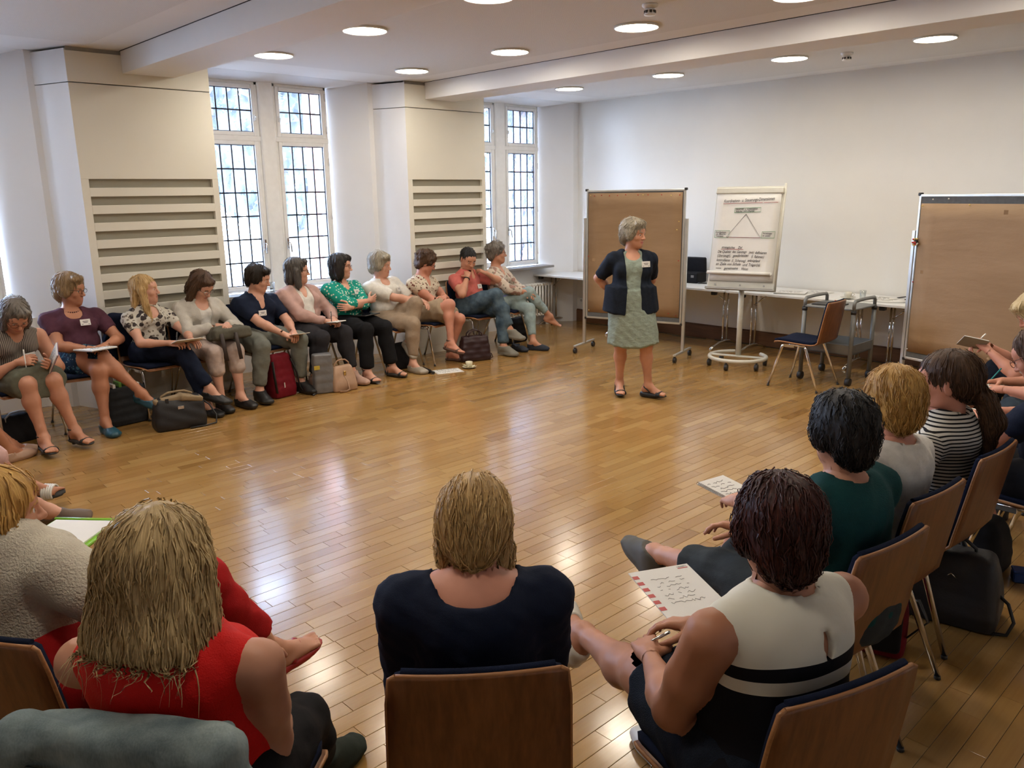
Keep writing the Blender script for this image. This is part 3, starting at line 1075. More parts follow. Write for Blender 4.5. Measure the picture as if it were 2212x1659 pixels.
def hand_prims(W, f, n, right, curl=0.4, spread=1.0, sc=1.0):
    f = nrm(f)
    n = nrm(n - f * (n @ f))
    s_ = np.cross(f, n) * (1 if right else -1)
    P = [ell(W + (f * 0.047 + n * 0.004) * sc, V(0.036, 0.050, 0.0155) * sc, np.stack([s_, f, n]), 0.012), cone(W, W + f * 0.03 * sc, 0.0225 * sc, 0.022 * sc, 0.015)]
    tips = []
    for i, (o, L) in enumerate(((0.029, 0.070), (0.0095, 0.077), (-0.010, 0.071), (-0.029, 0.056))):
        K = W + (f * (0.088 - abs(i - 1.2) * 0.004) + s_ * o) * sc
        P.append(cone(W + (f * 0.02 + s_ * o * 0.5) * sc, K, 0.012 * sc, 0.0105 * sc, 0.010))
        d = nrm(f + s_ * o * 3.2 * spread * (1 - curl * 0.6))
        ang, q = 0.0, K
        for sg, da in ((0.45, 38), (0.30, 52), (0.25, 34)):
            ang += da * curl * (1 + 0.10 * i)
            a = math.radians(ang)
            dd = d * math.cos(a) + n * math.sin(a)
            e = q + dd * L * sg * sc
            r0 = (0.0092, 0.0086, 0.0078)[(0.45, 0.30, 0.25).index(sg)] - 0.0006 * i
            P.append(cone(q, e, r0 * sc, (r0 - 0.0008) * sc, 0.004))
            q = e
        tips.append(q)
    q = W + (f * 0.018 + s_ * 0.024 + n * 0.006) * sc
    for L, dv, r0 in ((0.046, s_ * 0.72 + f * 0.72 + n * (0.25 + 0.5 * curl), 0.0135), (0.034, s_ * 0.30 + f * 0.9 + n * (0.2 + 0.5 * curl), 0.0108), (0.027, s_ * 0.05 + f * 0.95 + n * (0.15 + 0.6 * curl), 0.0096)):
        e = q + nrm(dv) * L * sc
        P.append(cone(q, e, r0 * sc, (r0 - 0.001) * sc, 0.008 if L > 0.04 else 0.004))
        q = e
    return P

def foot_frame(A, t, shin_up):
    t = nrm(t)
    u = nrm(shin_up - t * (shin_up @ t))
    return t, u, np.cross(t, u)
def foot_prims(A, t, u, s_, right, sc=1.0):
    inn = -s_ if right else s_
    P = [ell(A - t * 0.030 * sc - u * 0.048 * sc, V(0.031, 0.036, 0.033) * sc, np.stack([s_, t, u]), 0.03),
         cone(A, A - t * 0.02 * sc - u * 0.035 * sc, 0.036 * sc, 0.032 * sc, 0.03),
         cone(A + (t * 0.012 - u * 0.012) * sc, A + (t * 0.105 - u * 0.056) * sc, 0.034 * sc, 0.023 * sc, 0.03),
         ell(A + (t * 0.112 - u * 0.062 - inn * 0.002) * sc, V(0.043, 0.045, 0.0195) * sc, np.stack([s_, t, u]), 0.025),
         ell(A + (t * 0.045 - u * 0.062 - inn * 0.010) * sc, V(0.028, 0.06, 0.020) * sc, np.stack([s_, t, u]), 0.025)]
    for i, (o, L, r) in enumerate(((0.026, 0.062, 0.0125), (0.007, 0.060, 0.0088), (-0.009, 0.053, 0.0084), (-0.024, 0.044, 0.0080), (-0.036, 0.034, 0.0076))):
        b = A + (t * 0.128 - u * 0.066 + inn * o) * sc
        P.append(cone(b, b + (t * L * 0.82 - u * 0.003 - inn * 0.004) * sc, r * 1.15 * sc, r * sc, 0.006))
    return P

def head_prims(long=1.0):
    P = [ell((0, -0.016, 0.034), (0.0745, 0.094, 0.082), None, 0.03),
         ell((0, 0.020, -0.030), (0.0615, 0.070, 0.084 * long), None, 0.04),
         ell((0, 0.066, 0.030), (0.052, 0.026, 0.032), None, 0.03),
         cone((-0.046, 0.008, -0.060), (-0.010, 0.062, -0.098 * long), 0.022, 0.017, 0.03),
         cone((0.046, 0.008, -0.060), (0.010, 0.062, -0.098 * long), 0.022, 0.017, 0.03),
         ell((0, 0.070, -0.096 * long), (0.019, 0.017, 0.017), None, 0.022),
         cone((-0.034, 0.079, 0.0155), (-0.012, 0.085, 0.0145), 0.0095, 0.010, 0.012),
         cone((0.034, 0.079, 0.0155), (0.012, 0.085, 0.0145), 0.0095, 0.010, 0.012),
         ell((-0.036, 0.062, -0.030), (0.024, 0.020, 0.022), None, 0.022),
         ell((0.036, 0.062, -0.030), (0.024, 0.020, 0.022), None, 0.022),
         ell((0, 0.070, -0.066), (0.029, 0.018, 0.024), None, 0.02)]
    N = [cone((0, 0.087, 0.008), (0, 0.1075, -0.030), 0.0075, 0.0100, 0.010),
         ell((0, 0.107, -0.034), (0.0115, 0.0105, 0.0095), None, 0.008),
         ell((-0.0115, 0.097, -0.036), (0.0080, 0.0095, 0.0075), None, 0.006),
         ell((0.0115, 0.097, -0.036), (0.0080, 0.0095, 0.0075), None, 0.006),
         ell((-0.0305, 0.0760, 0.0018), (0.0155, 0.0138, 0.0098), None, 0.005),
         ell((0.0305, 0.0760, 0.0018), (0.0155, 0.0138, 0.0098), None, 0.005),
         ell((-0.0305, 0.0740, -0.0125), (0.0150, 0.0120, 0.0060), None, 0.008),
         ell((0.0305, 0.0740, -0.0125), (0.0150, 0.0120, 0.0060), None, 0.008),
         ell((0, 0.0865, -0.0625), (0.020, 0.0075, 0.0046), None, 0.005),
         ell((0, 0.0855, -0.0705), (0.017, 0.0075, 0.0056), None, 0.005)]
    for s_ in (-1, 1):
        R = Rz(-s_ * 18) @ Rx(-12)
        N.append(ell((s_ * 0.0765, -0.010, -0.004), (0.0075, 0.0175, 0.031), R.T, 0.008))
    cuts = [ell((-0.032, 0.096, 0.001), (0.0175, 0.0135, 0.0115), None), ell((0.032, 0.096, 0.001), (0.0175, 0.0135, 0.0115), None)]
    return P, N, cuts

def hair_style(st):
    """prims, cuts in the head frame"""
    cap = ell((0, -0.020, 0.036), (0.088, 0.110, 0.096), None, 0.03)
    face = ell((0, 0.118, -0.036), (0.066, 0.080, 0.092), None)
    low = rbox((0, 0.06, -0.2), (0.2, 0.06, 0.10), None, 0.01)
    if st == 'man':
        return [ell((0, -0.018, 0.040), (0.0805, 0.102, 0.086), None, 0.02), ell((0, -0.068, -0.02), (0.058, 0.034, 0.06), None, 0.03)], [ell((0, 0.125, -0.024), (0.078, 0.088, 0.084), None), ell((-0.085, 0.03, -0.05), (0.03, 0.06, 0.06)), ell((0.085, 0.03, -0.05), (0.03, 0.06, 0.06))]
    if st == 'short':
        return [cap, ell((0, -0.070, -0.030), (0.070, 0.046, 0.070), None, 0.03), ell((-0.066, -0.005, -0.004), (0.028, 0.046, 0.044), None, 0.02), ell((0.066, -0.005, -0.004), (0.028, 0.046, 0.044), None, 0.02), ell((0.02, 0.062, 0.088), (0.058, 0.036, 0.026), None, 0.02)], [face]
    if st == 'shortbig':
        return [ell((0, -0.024, 0.040), (0.096, 0.118, 0.104), None, 0.03), ell((0, -0.078, -0.030), (0.080, 0.050, 0.078), None, 0.03), ell((-0.072, -0.008, -0.006), (0.032, 0.052, 0.052), None, 0.02), ell((0.072, -0.008, -0.006), (0.032, 0.052, 0.052), None, 0.02), ell((0.02, 0.064, 0.092), (0.066, 0.038, 0.030), None, 0.02)], [face]
    if st == 'bob':
        return [cap, ell((0, -0.066, -0.050), (0.080, 0.052, 0.088), None, 0.03), ell((-0.074, 0.0, -0.048), (0.026, 0.056, 0.090), None, 0.02), ell((0.074, 0.0, -0.048), (0.026, 0.056, 0.090), None, 0.02), ell((-0.02, 0.062, 0.084), (0.058, 0.036, 0.028), None, 0.02)], [ell((0, 0.112, -0.050), (0.056, 0.090, 0.108), None)]
    if st == 'bobsleek':
        return [ell((0, -0.022, 0.038), (0.092, 0.114, 0.100), None, 0.03), ell((0, -0.056, -0.006), (0.094, 0.066, 0.080), None, 0.03), ell((0, -0.070, -0.062), (0.062, 0.036, 0.060), None, 0.03), ell((-0.074, 0.008, -0.050), (0.026, 0.058, 0.076), None, 0.02), ell((0.076, 0.020, -0.072), (0.026, 0.052, 0.084), None, 0.02)], [ell((0, 0.112, -0.050), (0.056, 0.090, 0.108), None)]
    if st == 'midwave':
        return [cap, ell((0, -0.066, -0.060), (0.088, 0.054, 0.100), None, 0.03), cone((-0.078, 0.0, 0.0), (-0.092, 0.012, -0.130), 0.034, 0.030, 0.02), cone((0.078, 0.0, 0.0), (0.092, 0.012, -0.130), 0.034, 0.030, 0.02), ell((0.0, 0.062, 0.084), (0.058, 0.034, 0.026), None, 0.02)], [ell((0, 0.112, -0.052), (0.058, 0.090, 0.112), None)]
    if st == 'long':
        return [ell((0, -0.018, 0.034), (0.084, 0.106, 0.092), None, 0.03), cone((-0.072, 0.0, 0.0), (-0.088, 0.036, -0.25), 0.032, 0.024, 0.02), cone((0.072, 0.0, 0.0), (0.088, 0.036, -0.25), 0.032, 0.024, 0.02), ell((0, -0.072, -0.11), (0.092, 0.042, 0.17), None, 0.03)], [ell((0, 0.114, -0.046), (0.060, 0.092, 0.104), None)]
    if st == 'longfull':
        return [ell((0, -0.022, 0.036), (0.098, 0.116, 0.102), None, 0.03), cone((-0.078, -0.01, 0.0), (-0.104, 0.0, -0.19), 0.044, 0.038, 0.04), cone((0.078, -0.01, 0.0), (0.104, 0.0, -0.19), 0.044, 0.038, 0.04), ell((0, -0.078, -0.10), (0.118, 0.050, 0.17), None, 0.05), ell((0, -0.084, -0.17), (0.122, 0.042, 0.09), None, 0.05)], [ell((0, 0.118, -0.06), (0.062, 0.092, 0.14), None), rbox((0, 0.0, -0.240), (0.3, 0.3, 0.06), None, 0.01)]
    if st == 'curly':
        P = [ell((0, -0.018, 0.046), (0.100, 0.112, 0.098), None, 0.02), ell((0, -0.066, -0.020), (0.084, 0.052, 0.070), None, 0.03)]
        r = np.random.default_rng(11)
        for i in range(90):
            d = nrm(r.normal(size=3))
            if d[2] < -0.45 or (d[1] > 0.5 and d[2] < 0.25): continue
            c = V(0, -0.018, 0.042) + d * V(0.097, 0.108, 0.094)
            P.append(ell(c, r.uniform(0.015, 0.024, 3), None, 0.008))
        return P, [ell((0, 0.118, -0.040), (0.064, 0.078, 0.090), None)]
    if st == 'pony':
        return [ell((0, -0.018, 0.036), (0.080, 0.102, 0.089), None, 0.03), ell((0, -0.06, 0.0), (0.066, 0.05, 0.06), None, 0.03), ell((0.0, -0.105, -0.035), (0.026, 0.022, 0.022), None, 0.02), cone((0.0, -0.125, -0.045), (0.01, -0.155, -0.13), 0.032, 0.036, 0.02), cone((0.01, -0.155, -0.13), (0.02, -0.135, -0.26), 0.036, 0.022, 0.02)], [ell((0, 0.122, -0.040), (0.068, 0.090, 0.094), None), ell((-0.085, 0.02, -0.07), (0.04, 0.07, 0.06)), ell((0.085, 0.02, -0.07), (0.04, 0.07, 0.06))]
    raise KeyError(st)

RES = dict(far=(0.017, 0.0056, 0.0050, 0.0135, 0.0085), near=(0.015, 0.0060, 0.0052, 0.0120, 0.0080), hero=(0.013, 0.0044, 0.0046, 0.0095, 0.0065), low=(0.022, 0.012, 0.0090, 0.019, 0.0100))

def strands(field, uvf, n, length, wid, seed, flow=(0, 0, -1), crown=None, steps=13, wave=0.0):
    """thin locks laid over a hair volume; returns verts, quads, uv"""
    r = np.random.default_rng(seed)
    Vv, Q = field.mesh()
    P = Vv[r.integers(0, len(Vv), n)] + r.normal(size=(n, 3)) * 0.002
    G = np.stack(np.gradient(field.F, field.h), -1)
    def samp(P):
        q = np.clip(((P - field.lo) / field.h).round().astype(int), 0, field.n - 1)
        g = G[q[:, 0], q[:, 1], q[:, 2]]
        return field.F[q[:, 0], q[:, 1], q[:, 2]], g
    L = length * r.uniform(0.5, 1.2, n)
    prev = np.tile(np.asarray(flow, float), (n, 1))
    path, side, nor = [], [], []
    off = r.uniform(0.0005, 0.0045, n)
    ph = r.uniform(0, 6.28, n)
    last = np.tile(V(0, 0, 1), (n, 1))
    for k in range(steps):
        F_, g = samp(P)
        gl = np.linalg.norm(g, axis=1, keepdims=True)
        ok = (gl[:, 0] > 0.3) & (np.abs(F_) < 0.03)
        gn = np.where(ok[:, None], g / (gl + 1e-9), last)
        last = gn
        P = P - np.where(ok, np.clip(F_ - off, -0.01, 0.01), 0)[:, None] * gn
        d = np.tile(np.asarray(flow, float), (n, 1))
        if crown is not None:
            a = P - crown
            d = d + 1.3 * a / (np.linalg.norm(a, axis=1, keepdims=True) + 1e-9)
        d = d - gn * (d * gn).sum(1, keepdims=True) * ok[:, None]
        d /= np.linalg.norm(d, axis=1, keepdims=True) + 1e-9
        d = nrm2(0.5 * d + 0.5 * prev) if k else d
        prev = d
        s_ = np.cross(d, gn)
        s_ /= np.linalg.norm(s_, axis=1, keepdims=True) + 1e-9
        path.append(P + s_ * (wave * np.sin(ph + k * 0.9))[:, None]); side.append(s_); nor.append(gn)
        P = P + d * (L / steps)[:, None]
    path, side, nor = np.array(path), np.array(side), np.array(nor)
    tp = (1 - (np.arange(steps) / (steps - 1)) ** 2 * 0.85)[:, None, None] * wid * r.uniform(0.6, 1.5, n)[None, :, None]
    ring = np.stack([path - side * tp, path + nor * tp * 0.8, path + side * tp], 2)      # steps, n, 3, 3
    vs = ring.transpose(1, 0, 2, 3).reshape(-1, 3)
    uu = np.repeat(r.uniform(0, 40, n), steps * 3)
    vv = np.tile(np.repeat(np.linspace(0, 1, steps), 3), n)
    base = np.arange(n)[:, None, None] * steps * 3 + np.arange(steps - 1)[None, :, None] * 3
    qs = []
    for a, b in ((0, 1), (1, 2), (2, 0)):
        qs.append(np.stack([base + a, base + b, base + 3 + b, base + 3 + a], -1).reshape(-1, 4))
    return vs, np.concatenate(qs), np.stack([uu, vv], 1)
def nrm2(a):
    return a / (np.linalg.norm(a, axis=1, keepdims=True) + 1e-9)

def glasses(parent, Hm, Hc, col, name='glasses'):
    m = MB()
    T = lambda p: Hm @ np.asarray(p, float) + Hc
    for s_ in (-1, 1):
        pts = [T((s_ * 0.033 + 0.024 * math.cos(a), 0.103 - 0.18 * abs(0.024 * math.cos(a) * s_ + 0.033 - 0.0) * 0.3, -0.003 + 0.016 * math.sin(a))) for a in np.linspace(0, 2 * math.pi, 16, endpoint=False)]
        m.tube(pts, 0.0016, 5, closed=True)
        m.tube([T((s_ * 0.057, 0.098, 0.004)), T((s_ * 0.078, 0.06, 0.008)), T((s_ * 0.081, -0.008, 0.010)), T((s_ * 0.078, -0.028, -0.008))], 0.0018, 5)
    m.tube([T((-0.010, 0.104, 0.0)), T((0, 0.108, 0.003)), T((0.010, 0.104, 0.0))], 0.0016, 5)
    return m.build(name, col, parent)

PEOPLE = []
def person(label, pos, face, res='far', **K):
    g = K.get
    hb, hh, hn, hc, hs = RES[res]
    sc, b = g('s', 1.03), g('bulk', 1.14)
    bust = g('bust', 1.0)
    root = empty('person', (pos[0], pos[1], 0), math.radians(face - 90), label, 'person', g('group', 'workshop participants in the circle of chairs'))
    PEOPLE.append((root, K))
    seated = g('seated', True)
    hip = V(*g('hip', (0, -0.075, 0.540) if seated else (0, 0, 0.90)))
    RT = Rz(-g('twist', 0)) @ Rx(-g('lean', -6)) @ Ry(g('side', 0))
    U, Rr, Fw = RT @ V(0, 0, 1), RT @ V(1, 0, 0), RT @ V(0, 1, 0)
    tl = g('torso', 0.42 if seated else 0.475) * sc
    cv = g('slouch', 0.02 if seated else 0.0)
    neck = hip + U * tl - Fw * 0.012 + Fw * g('hunch', 0.0)
    hy, hp, hr = g('head', (0, 5, 0))
    if g('look') is not None: hy = face - g('look')
    def loc(q):
        q = V(*q) - V(pos[0], pos[1], 0)
        return Rz(-(face - 90)) @ q
    for kk in ('ar', 'al', 'kr', 'kl', 'wr', 'wl', 'er', 'el'):      # the same targets given in room coordinates
        if 'w_' + kk in K: K[kk] = tuple(loc(K['w_' + kk]))
    Hm = Rz(-hy) @ Rx(-hp) @ Ry(hr)
    hsz = g('hsz', 1.03) * sc
    base = neck + U * 0.055 * sc * g('neckl', 1.0) + Fw * 0.012
    Hc = base + (Hm @ V(0, 0.012, 0.108)) * hsz
    sh, arm1, arm2 = g('shw', 0.162) * sc * (0.6 + 0.4 * b), 0.272 * sc, 0.238 * sc
    S = {1: neck + Rr * sh - U * 0.068, -1: neck - Rr * sh - U * 0.068}
    S[1] = S[1] + Fw * g('shf', 0.01); S[-1] = S[-1] + Fw * g('shf', 0.01)
    Wt = {1: V(*g('wr', (0.07, 0.20, 0.64))), -1: V(*g('wl', (-0.07, 0.20, 0.64)))}
    Ep = {1: V(*g('er', (0.34, -0.16, 0.62))), -1: V(*g('el', (-0.34, -0.16, 0.62)))}
    E_, W_ = {}, {}
    for s_ in (1, -1):
        E_[s_], W_[s_] = ik(S[s_], Wt[s_], arm1, arm2, Ep[s_])
    th, sn = (0.425 if seated else 0.405) * sc, (0.405 if seated else 0.39) * sc
    hw = 0.088 * sc * (0.5 + 0.5 * b)
    Hp = {s_: hip + V(s_ * hw, 0.01, -0.01) for s_ in (1, -1)}
    At = {1: V(*g('ar', (0.10, 0.37, 0.095) if seated else (0.09, 0.0, 0.1))), -1: V(*g('al', (-0.10, 0.37, 0.095) if seated else (-0.09, 0, 0.1)))}
    Kp = {1: V(*g('kr', (0.12, 0.6, 0.9) if seated else (0.1, 0.5, 0.5))), -1: V(*g('kl', (-0.12, 0.6, 0.9) if seated else (-0.1, 0.5, 0.5)))}
    Kn, An = {}, {}
    for s_ in (1, -1):
        Kn[s_], An[s_] = ik(Hp[s_], At[s_], th, sn, Kp[s_])
    # --- body as one skin
    RA = np.stack([Rr, Fw, U])
    TOR = [ell(hip - V(0, 0.005, 0.0), V(0.160 * b, 0.125 * b, 0.105) * sc, np.stack([V(1, 0, 0), V(0, 1, 0), V(0, 0, 1)]), 0.05),
           ell(hip + U * 0.15 * sc + Fw * 0.012 * b, V(0.132 * b, 0.105 * b, 0.13) * sc, RA, 0.06),
           ell(hip + U * 0.295 * sc - Fw * 0.005, V(0.142 * (0.5 + 0.5 * b), 0.106 * (0.5 + 0.5 * b), 0.15) * sc, RA, 0.05),
           ell(neck - U * 0.075 * sc - Fw * 0.008, V(0.128 * (0.5 + 0.5 * b), 0.078, 0.070) * sc, RA, 0.05)]
    if bust > 0:
        for s_ in (1, -1):
            TOR.append(ell(hip + U * 0.285 * sc + Rr * s_ * 0.072 * b + Fw * 0.078 * (0.6 + 0.4 * b), V(0.066, 0.058, 0.062) * sc * bust, RA, 0.035))
    SHO = {s_: [cone(neck - U * 0.028 * sc, S[s_], 0.042 * sc, 0.046 * sc, 0.04)] for s_ in (1, -1)}
    ab = g('armb', b)
    UP = {s_: [cone(S[s_], S[s_] * 0.45 + E_[s_] * 0.55, 0.047 * ab * sc, 0.043 * ab * sc, 0.025), cone(S[s_] * 0.45 + E_[s_] * 0.55, E_[s_], 0.043 * ab * sc, 0.036 * ab * sc, 0.02)] for s_ in (1, -1)}
    FO = {s_: [cone(E_[s_], E_[s_] * 0.7 + W_[s_] * 0.3, 0.037 * ab * sc, 0.037 * ab * sc, 0.02), cone(E_[s_] * 0.7 + W_[s_] * 0.3, W_[s_], 0.037 * ab * sc, 0.0235 * sc, 0.02)] for s_ in (1, -1)}
    lb = g('legb', b)
    TH = {s_: [cone(Hp[s_], Hp[s_] * 0.4 + Kn[s_] * 0.6, 0.090 * lb * sc, 0.070 * lb * sc, 0.04), cone(Hp[s_] * 0.4 + Kn[s_] * 0.6, Kn[s_], 0.070 * lb * sc, 0.055 * (0.5 + 0.5 * lb) * sc, 0.03)] for s_ in (1, -1)}
    CA, toe = {}, {}
    for s_ in (1, -1):
        sd = nrm(An[s_] - Kn[s_])
        bk = nrm(np.cross(sd, np.cross(sd, Kn[s_] - Hp[s_])))          # roughly behind the shin
        bk = -nrm((Kn[s_] - Hp[s_]) - sd * ((Kn[s_] - Hp[s_]) @ sd))
        c1 = Kn[s_] + (An[s_] - Kn[s_]) * 0.32 + bk * 0.016
        CA[s_] = [cone(Kn[s_], c1, 0.052 * (0.6 + 0.4 * lb) * sc, 0.053 * (0.5 + 0.5 * lb) * sc, 0.03), cone(c1, An[s_] * 0.82 + Kn[s_] * 0.18, 0.052 * (0.5 + 0.5 * lb) * sc, 0.034 * sc, 0.03), cone(An[s_] * 0.82 + Kn[s_] * 0.18, An[s_], 0.034 * sc, 0.033 * sc, 0.02)]
        d0 = g('tr' if s_ == 1 else 'tl')
        toe[s_] = nrm(V(*d0)) if d0 is not None else nrm(V(s_ * 0.12, 1, 0) if At[s_][2] < 0.16 else V(s_ * 0.1, 1, -0.45))
    FT, FR = {}, {}
    for s_ in (1, -1):
        shin = nrm(Kn[s_] - An[s_])
        FR[s_] = foot_frame(An[s_], toe[s_], V(0, 0, 1) if At[s_][2] < 0.16 else shin)
        FT[s_] = foot_prims(An[s_], *FR[s_], s_ == 1, sc)
    HD = {}
    for s_ in (1, -1):
        hd = g('hr' if s_ == 1 else 'hl', {})
        fdir = V(*hd['f']) if 'f' in hd else nrm(W_[s_] - E_[s_])
        pn = V(*hd['n']) if 'n' in hd else V(-s_ * 0.35, 0, -1)
        HD[s_] = hand_prims(W_[s_], fdir, pn, s_ == 1, hd.get('curl', 0.45), hd.get('spread', 1.0), sc * g('handsz', 0.97))
    HP, HN, HCUT = head_prims(g('facelen', 1.0))
    HPw = [xform(p, Hm, Hc, hsz) for p in HP]
    HNw = [xform(p, Hm, Hc, hsz) for p in HN]
    HCw = [xform(p, Hm, Hc, hsz) for p in HCUT]
    NK = [cone(neck - U * 0.03 * sc, Hc + Hm @ V(0, -0.022, -0.045) * hsz, 0.057 * sc * g('neckb', 1), 0.052 * sc * g('neckb', 1), 0.03)]
    seat = [rbox((0, -0.01, 0.345), (0.235, 0.225, 0.108), None, 0.008)] if seated else []
    MAIN = TOR + SHO[1] + SHO[-1] + NK
    for s_ in (1, -1): MAIN += UP[s_] + FO[s_] + TH[s_] + CA[s_]
    ALLF = FT[1] + FT[-1]
    skin = SKIN[g('skin', 'fair')]
    parts, mats_i = [], []
    fb = field_of(MAIN + HPw + ALLF + HD[1][:2] + HD[-1][:2], hb)
    fb.cut(seat)
    Vb, Qb = fb.mesh()
    Cb = Vb[Qb].mean(1)
    # finer patches for head, hands, feet
    drop = np.zeros(len(Qb), bool)
    pieces = []
    def patch(prims, extra, cuts, hfine, sel, seld):
        B = [bounds(p) for p in prims]
        lo, hi = np.min([x[0] for x in B], 0) - 0.03, np.max([x[1] for x in B], 0) + 0.03
        f = Field(lo, hi, hfine).add(extra + prims)
        f.cut(cuts, 0.010)
        v, q = f.mesh()
        c = v[q].mean(1)
        keepq = sel(c)
        drop[:] |= seld(Cb) & np.all((Cb > lo) & (Cb < hi), 1)
        pieces.append((v, q[keepq]))
        return f
    hup = Hm @ V(0, -0.35, 1)
    hsel = lambda c: ((c - (Hc + Hm @ V(0, -0.01, -0.118) * hsz)) @ hup) > 0
    hsel2 = lambda c: ((c - (Hc + Hm @ V(0, -0.01, -0.098) * hsz)) @ hup) > 0
    patch(HPw + HNw + NK, SHO[1] + SHO[-1] + TOR[3:4], HCw, hh, hsel, hsel2)
    nhead = len(pieces) - 1
    for s_ in (1, -1):
        d = nrm(W_[s_] - E_[s_])
        w0 = W_[s_] - d * 0.012
        lo, hi = W_[s_] - 0.2, W_[s_] + 0.2
        Bh = [bounds(p) for p in HD[s_]]
        blo, bhi = np.min([x[0] for x in Bh], 0) - 0.012, np.max([x[1] for x in Bh], 0) + 0.012
        sel = lambda c, w0=w0, d=d, blo=blo, bhi=bhi: (((c - w0) @ d) > 0) & np.all((c > blo) & (c < bhi), 1)
        sel2 = lambda c, sel=sel, d=d: sel(c - d * 0.014)
        patch(HD[s_], FO[s_][1:], (), hn, sel, sel2)
        if g('shoe', 'flat') in ('sandal', 'none', 'slide', 'flipflop', 'wedge', 'bareR') and res != 'low':
            a0 = An[s_] + nrm(Kn[s_] - An[s_]) * 0.01
            dn = nrm(An[s_] - Kn[s_])
            Bf = [bounds(p) for p in FT[s_]]
            flo, fhi = np.min([x[0] for x in Bf], 0) - 0.012, np.max([x[1] for x in Bf], 0) + 0.012
            sel = lambda c, a0=a0, dn=dn, flo=flo, fhi=fhi: (((c - a0) @ dn) > 0) & np.all((c > flo) & (c < fhi), 1)
            sel2 = lambda c, sel=sel, dn=dn: sel(c - dn * 0.014)
            patch(FT[s_], CA[s_][1:], (), 0.0048, sel, sel2)
    Vs, Qs, Ms = [Vb], [Qb[~drop]], [np.zeros((~drop).sum(), int)]
    o = len(Vb)
    for i, (v, q) in enumerate(pieces):
        mi = np.zeros(len(q), int)
        if i == nhead:
            c = ((v[q].mean(1) - Hc) @ Hm) / hsz
            lip = ((c[:, 0] / 0.023) ** 2 + ((c[:, 2] + 0.0668) / 0.0092) ** 2 < 1) & (c[:, 1] > 0.079)
            bx = np.abs(c[:, 0])
            brow = (bx > 0.012) & (bx < 0.047) & (np.abs(c[:, 2] - (0.0205 - 4.5 * (bx - 0.028) ** 2)) < 0.0030) & (c[:, 1] > 0.06)
            mi[lip] = 1
            mi[brow] = 2
        Vs.append(v); Qs.append(q + o); Ms.append(mi)
        o += len(v)
    hd_ = g('hair', ('short', 'brown'))
    hm = HAIRM[hd_[1]]
    np_mesh('body', np.concatenate(Vs), np.concatenate(Qs), root, [skin, LIP if g('lips') else LIPP, hm], np.concatenate(Ms))
    # eyes
    if g('eyes', True) and res != 'low':
        for s_ in (-1, 1):
            e = MB().ball((0, 0, 0), 0.0118 * hsz, 12).build('eye', m_eye(g('iris', (0.09, 0.06, 0.035))), root)
            ep = Hc + Hm @ V(s_ * 0.0305, 0.0762, -0.0045) * hsz
            e.matrix_local = Matrix.Translation(Vector(ep)) @ Matrix((Hm @ Rx(-g('gaze', 0))).tolist()).to_4x4()
    # hair
    P, C = hair_style(hd_[0])
    hx = hd_[2] if len(hd_) > 2 else 1.0
    P = [xform(p, Hm, Hc, hsz * hx) for p in P]
    C = [xform(p, Hm, Hc, hsz) for p in C]
    B = [bounds(p) for p in P]
    f = Field(np.min([x[0] for x in B], 0) - 0.02, np.max([x[1] for x in B], 0) + 0.02, 0.0072 if res != 'low' else 0.012).add(P)
    r = np.random.default_rng(hash(label) % 1000 if False else len(label))
    X, Y, Z = f.ax[0][:, None, None] - f32(Hc[0]), f.ax[1][None, :, None] - f32(Hc[1]), f.ax[2][None, None, :] - f32(Hc[2])
    q = [X * f32(Hm[0, i]) + Y * f32(Hm[1, i]) + Z * f32(Hm[2, i]) for i in range(3)]
    az = np.arctan2(q[0], -(q[1] + f32(0.03)))
    f.F = f.F + f32(0.0022) * np.sin(az * 17 + 9 * q[2] * 6) + f32(0.0018) * np.sin(az * 31 - 40 * q[2] + 1.3)
    f.cut(C, 0.012)
    v, qd = f.mesh()
    def huv(v):
        c = (v - Hc) @ Hm
        return np.stack([np.arctan2(c[:, 0], -(c[:, 1] + 0.03)) * 1.0, np.arccos(np.clip((c[:, 2] - 0.02) / (np.linalg.norm(c - V(0, -0.02, 0.02), axis=1) + 1e-6), -1, 1)) + np.maximum(0, -c[:, 2]) * 4], 1)
    uv = huv(v)
    ns = int(g('strands', 0 if res == 'low' else 190) * (0.75 if g('strands') else 1))
    if ns:
        crown = Hc + Hm @ V(*g('crown', (0, -0.02, 0.16))) * hsz
        ln = {'man': 0.05, 'short': 0.09, 'shortbig': 0.10, 'curly': 0.05}.get(hd_[0], 0.16)
        v2, q2, u2 = strands(f, None, ns, g('slen', ln), g('swid', 0.0030), len(label), tuple(Hm @ V(0, -0.15, -1)), crown, 9, g('wave', 0.004 if hd_[0] != 'curly' else 0.012))
        v, qd, uv = np.concatenate([v, v2]), np.concatenate([qd, q2 + len(v)]), np.concatenate([uv, u2])
    np_mesh('hair', v, qd, root, [hm], None, uv)
    if g('glasses') is not None:
        glasses(root, Hm * hsz, Hc, g('glasses'))
    # --- clothes
    def sleeve(s_, frac, off, flare=0.0):
        out = []
        segs = [(S[s_], UP[s_][0][3], E_[s_], UP[s_][1][4]), (E_[s_], FO[s_][0][3], W_[s_], 0.026 * sc)]
        for i, (a, ra, e, re) in enumerate(segs):
            fr = min(max(frac - i, 0), 1)
            if fr <= 0: break
            end = a + (e - a) * fr
            rr_ = ra + (re - ra) * fr
            fn = cone if fr >= 1 and frac > i + 1 else fcone
            out.append(fn(a, end, ra + off, rr_ + off + (flare if fn is fcone else 0), 0.02))
            if fn is fcone: out.append(cone(a, a + (e - a) * max(fr - 0.25, 0.02), ra + off, ra + (re - ra) * max(fr - .25, 0) + off, 0.02))
        return out
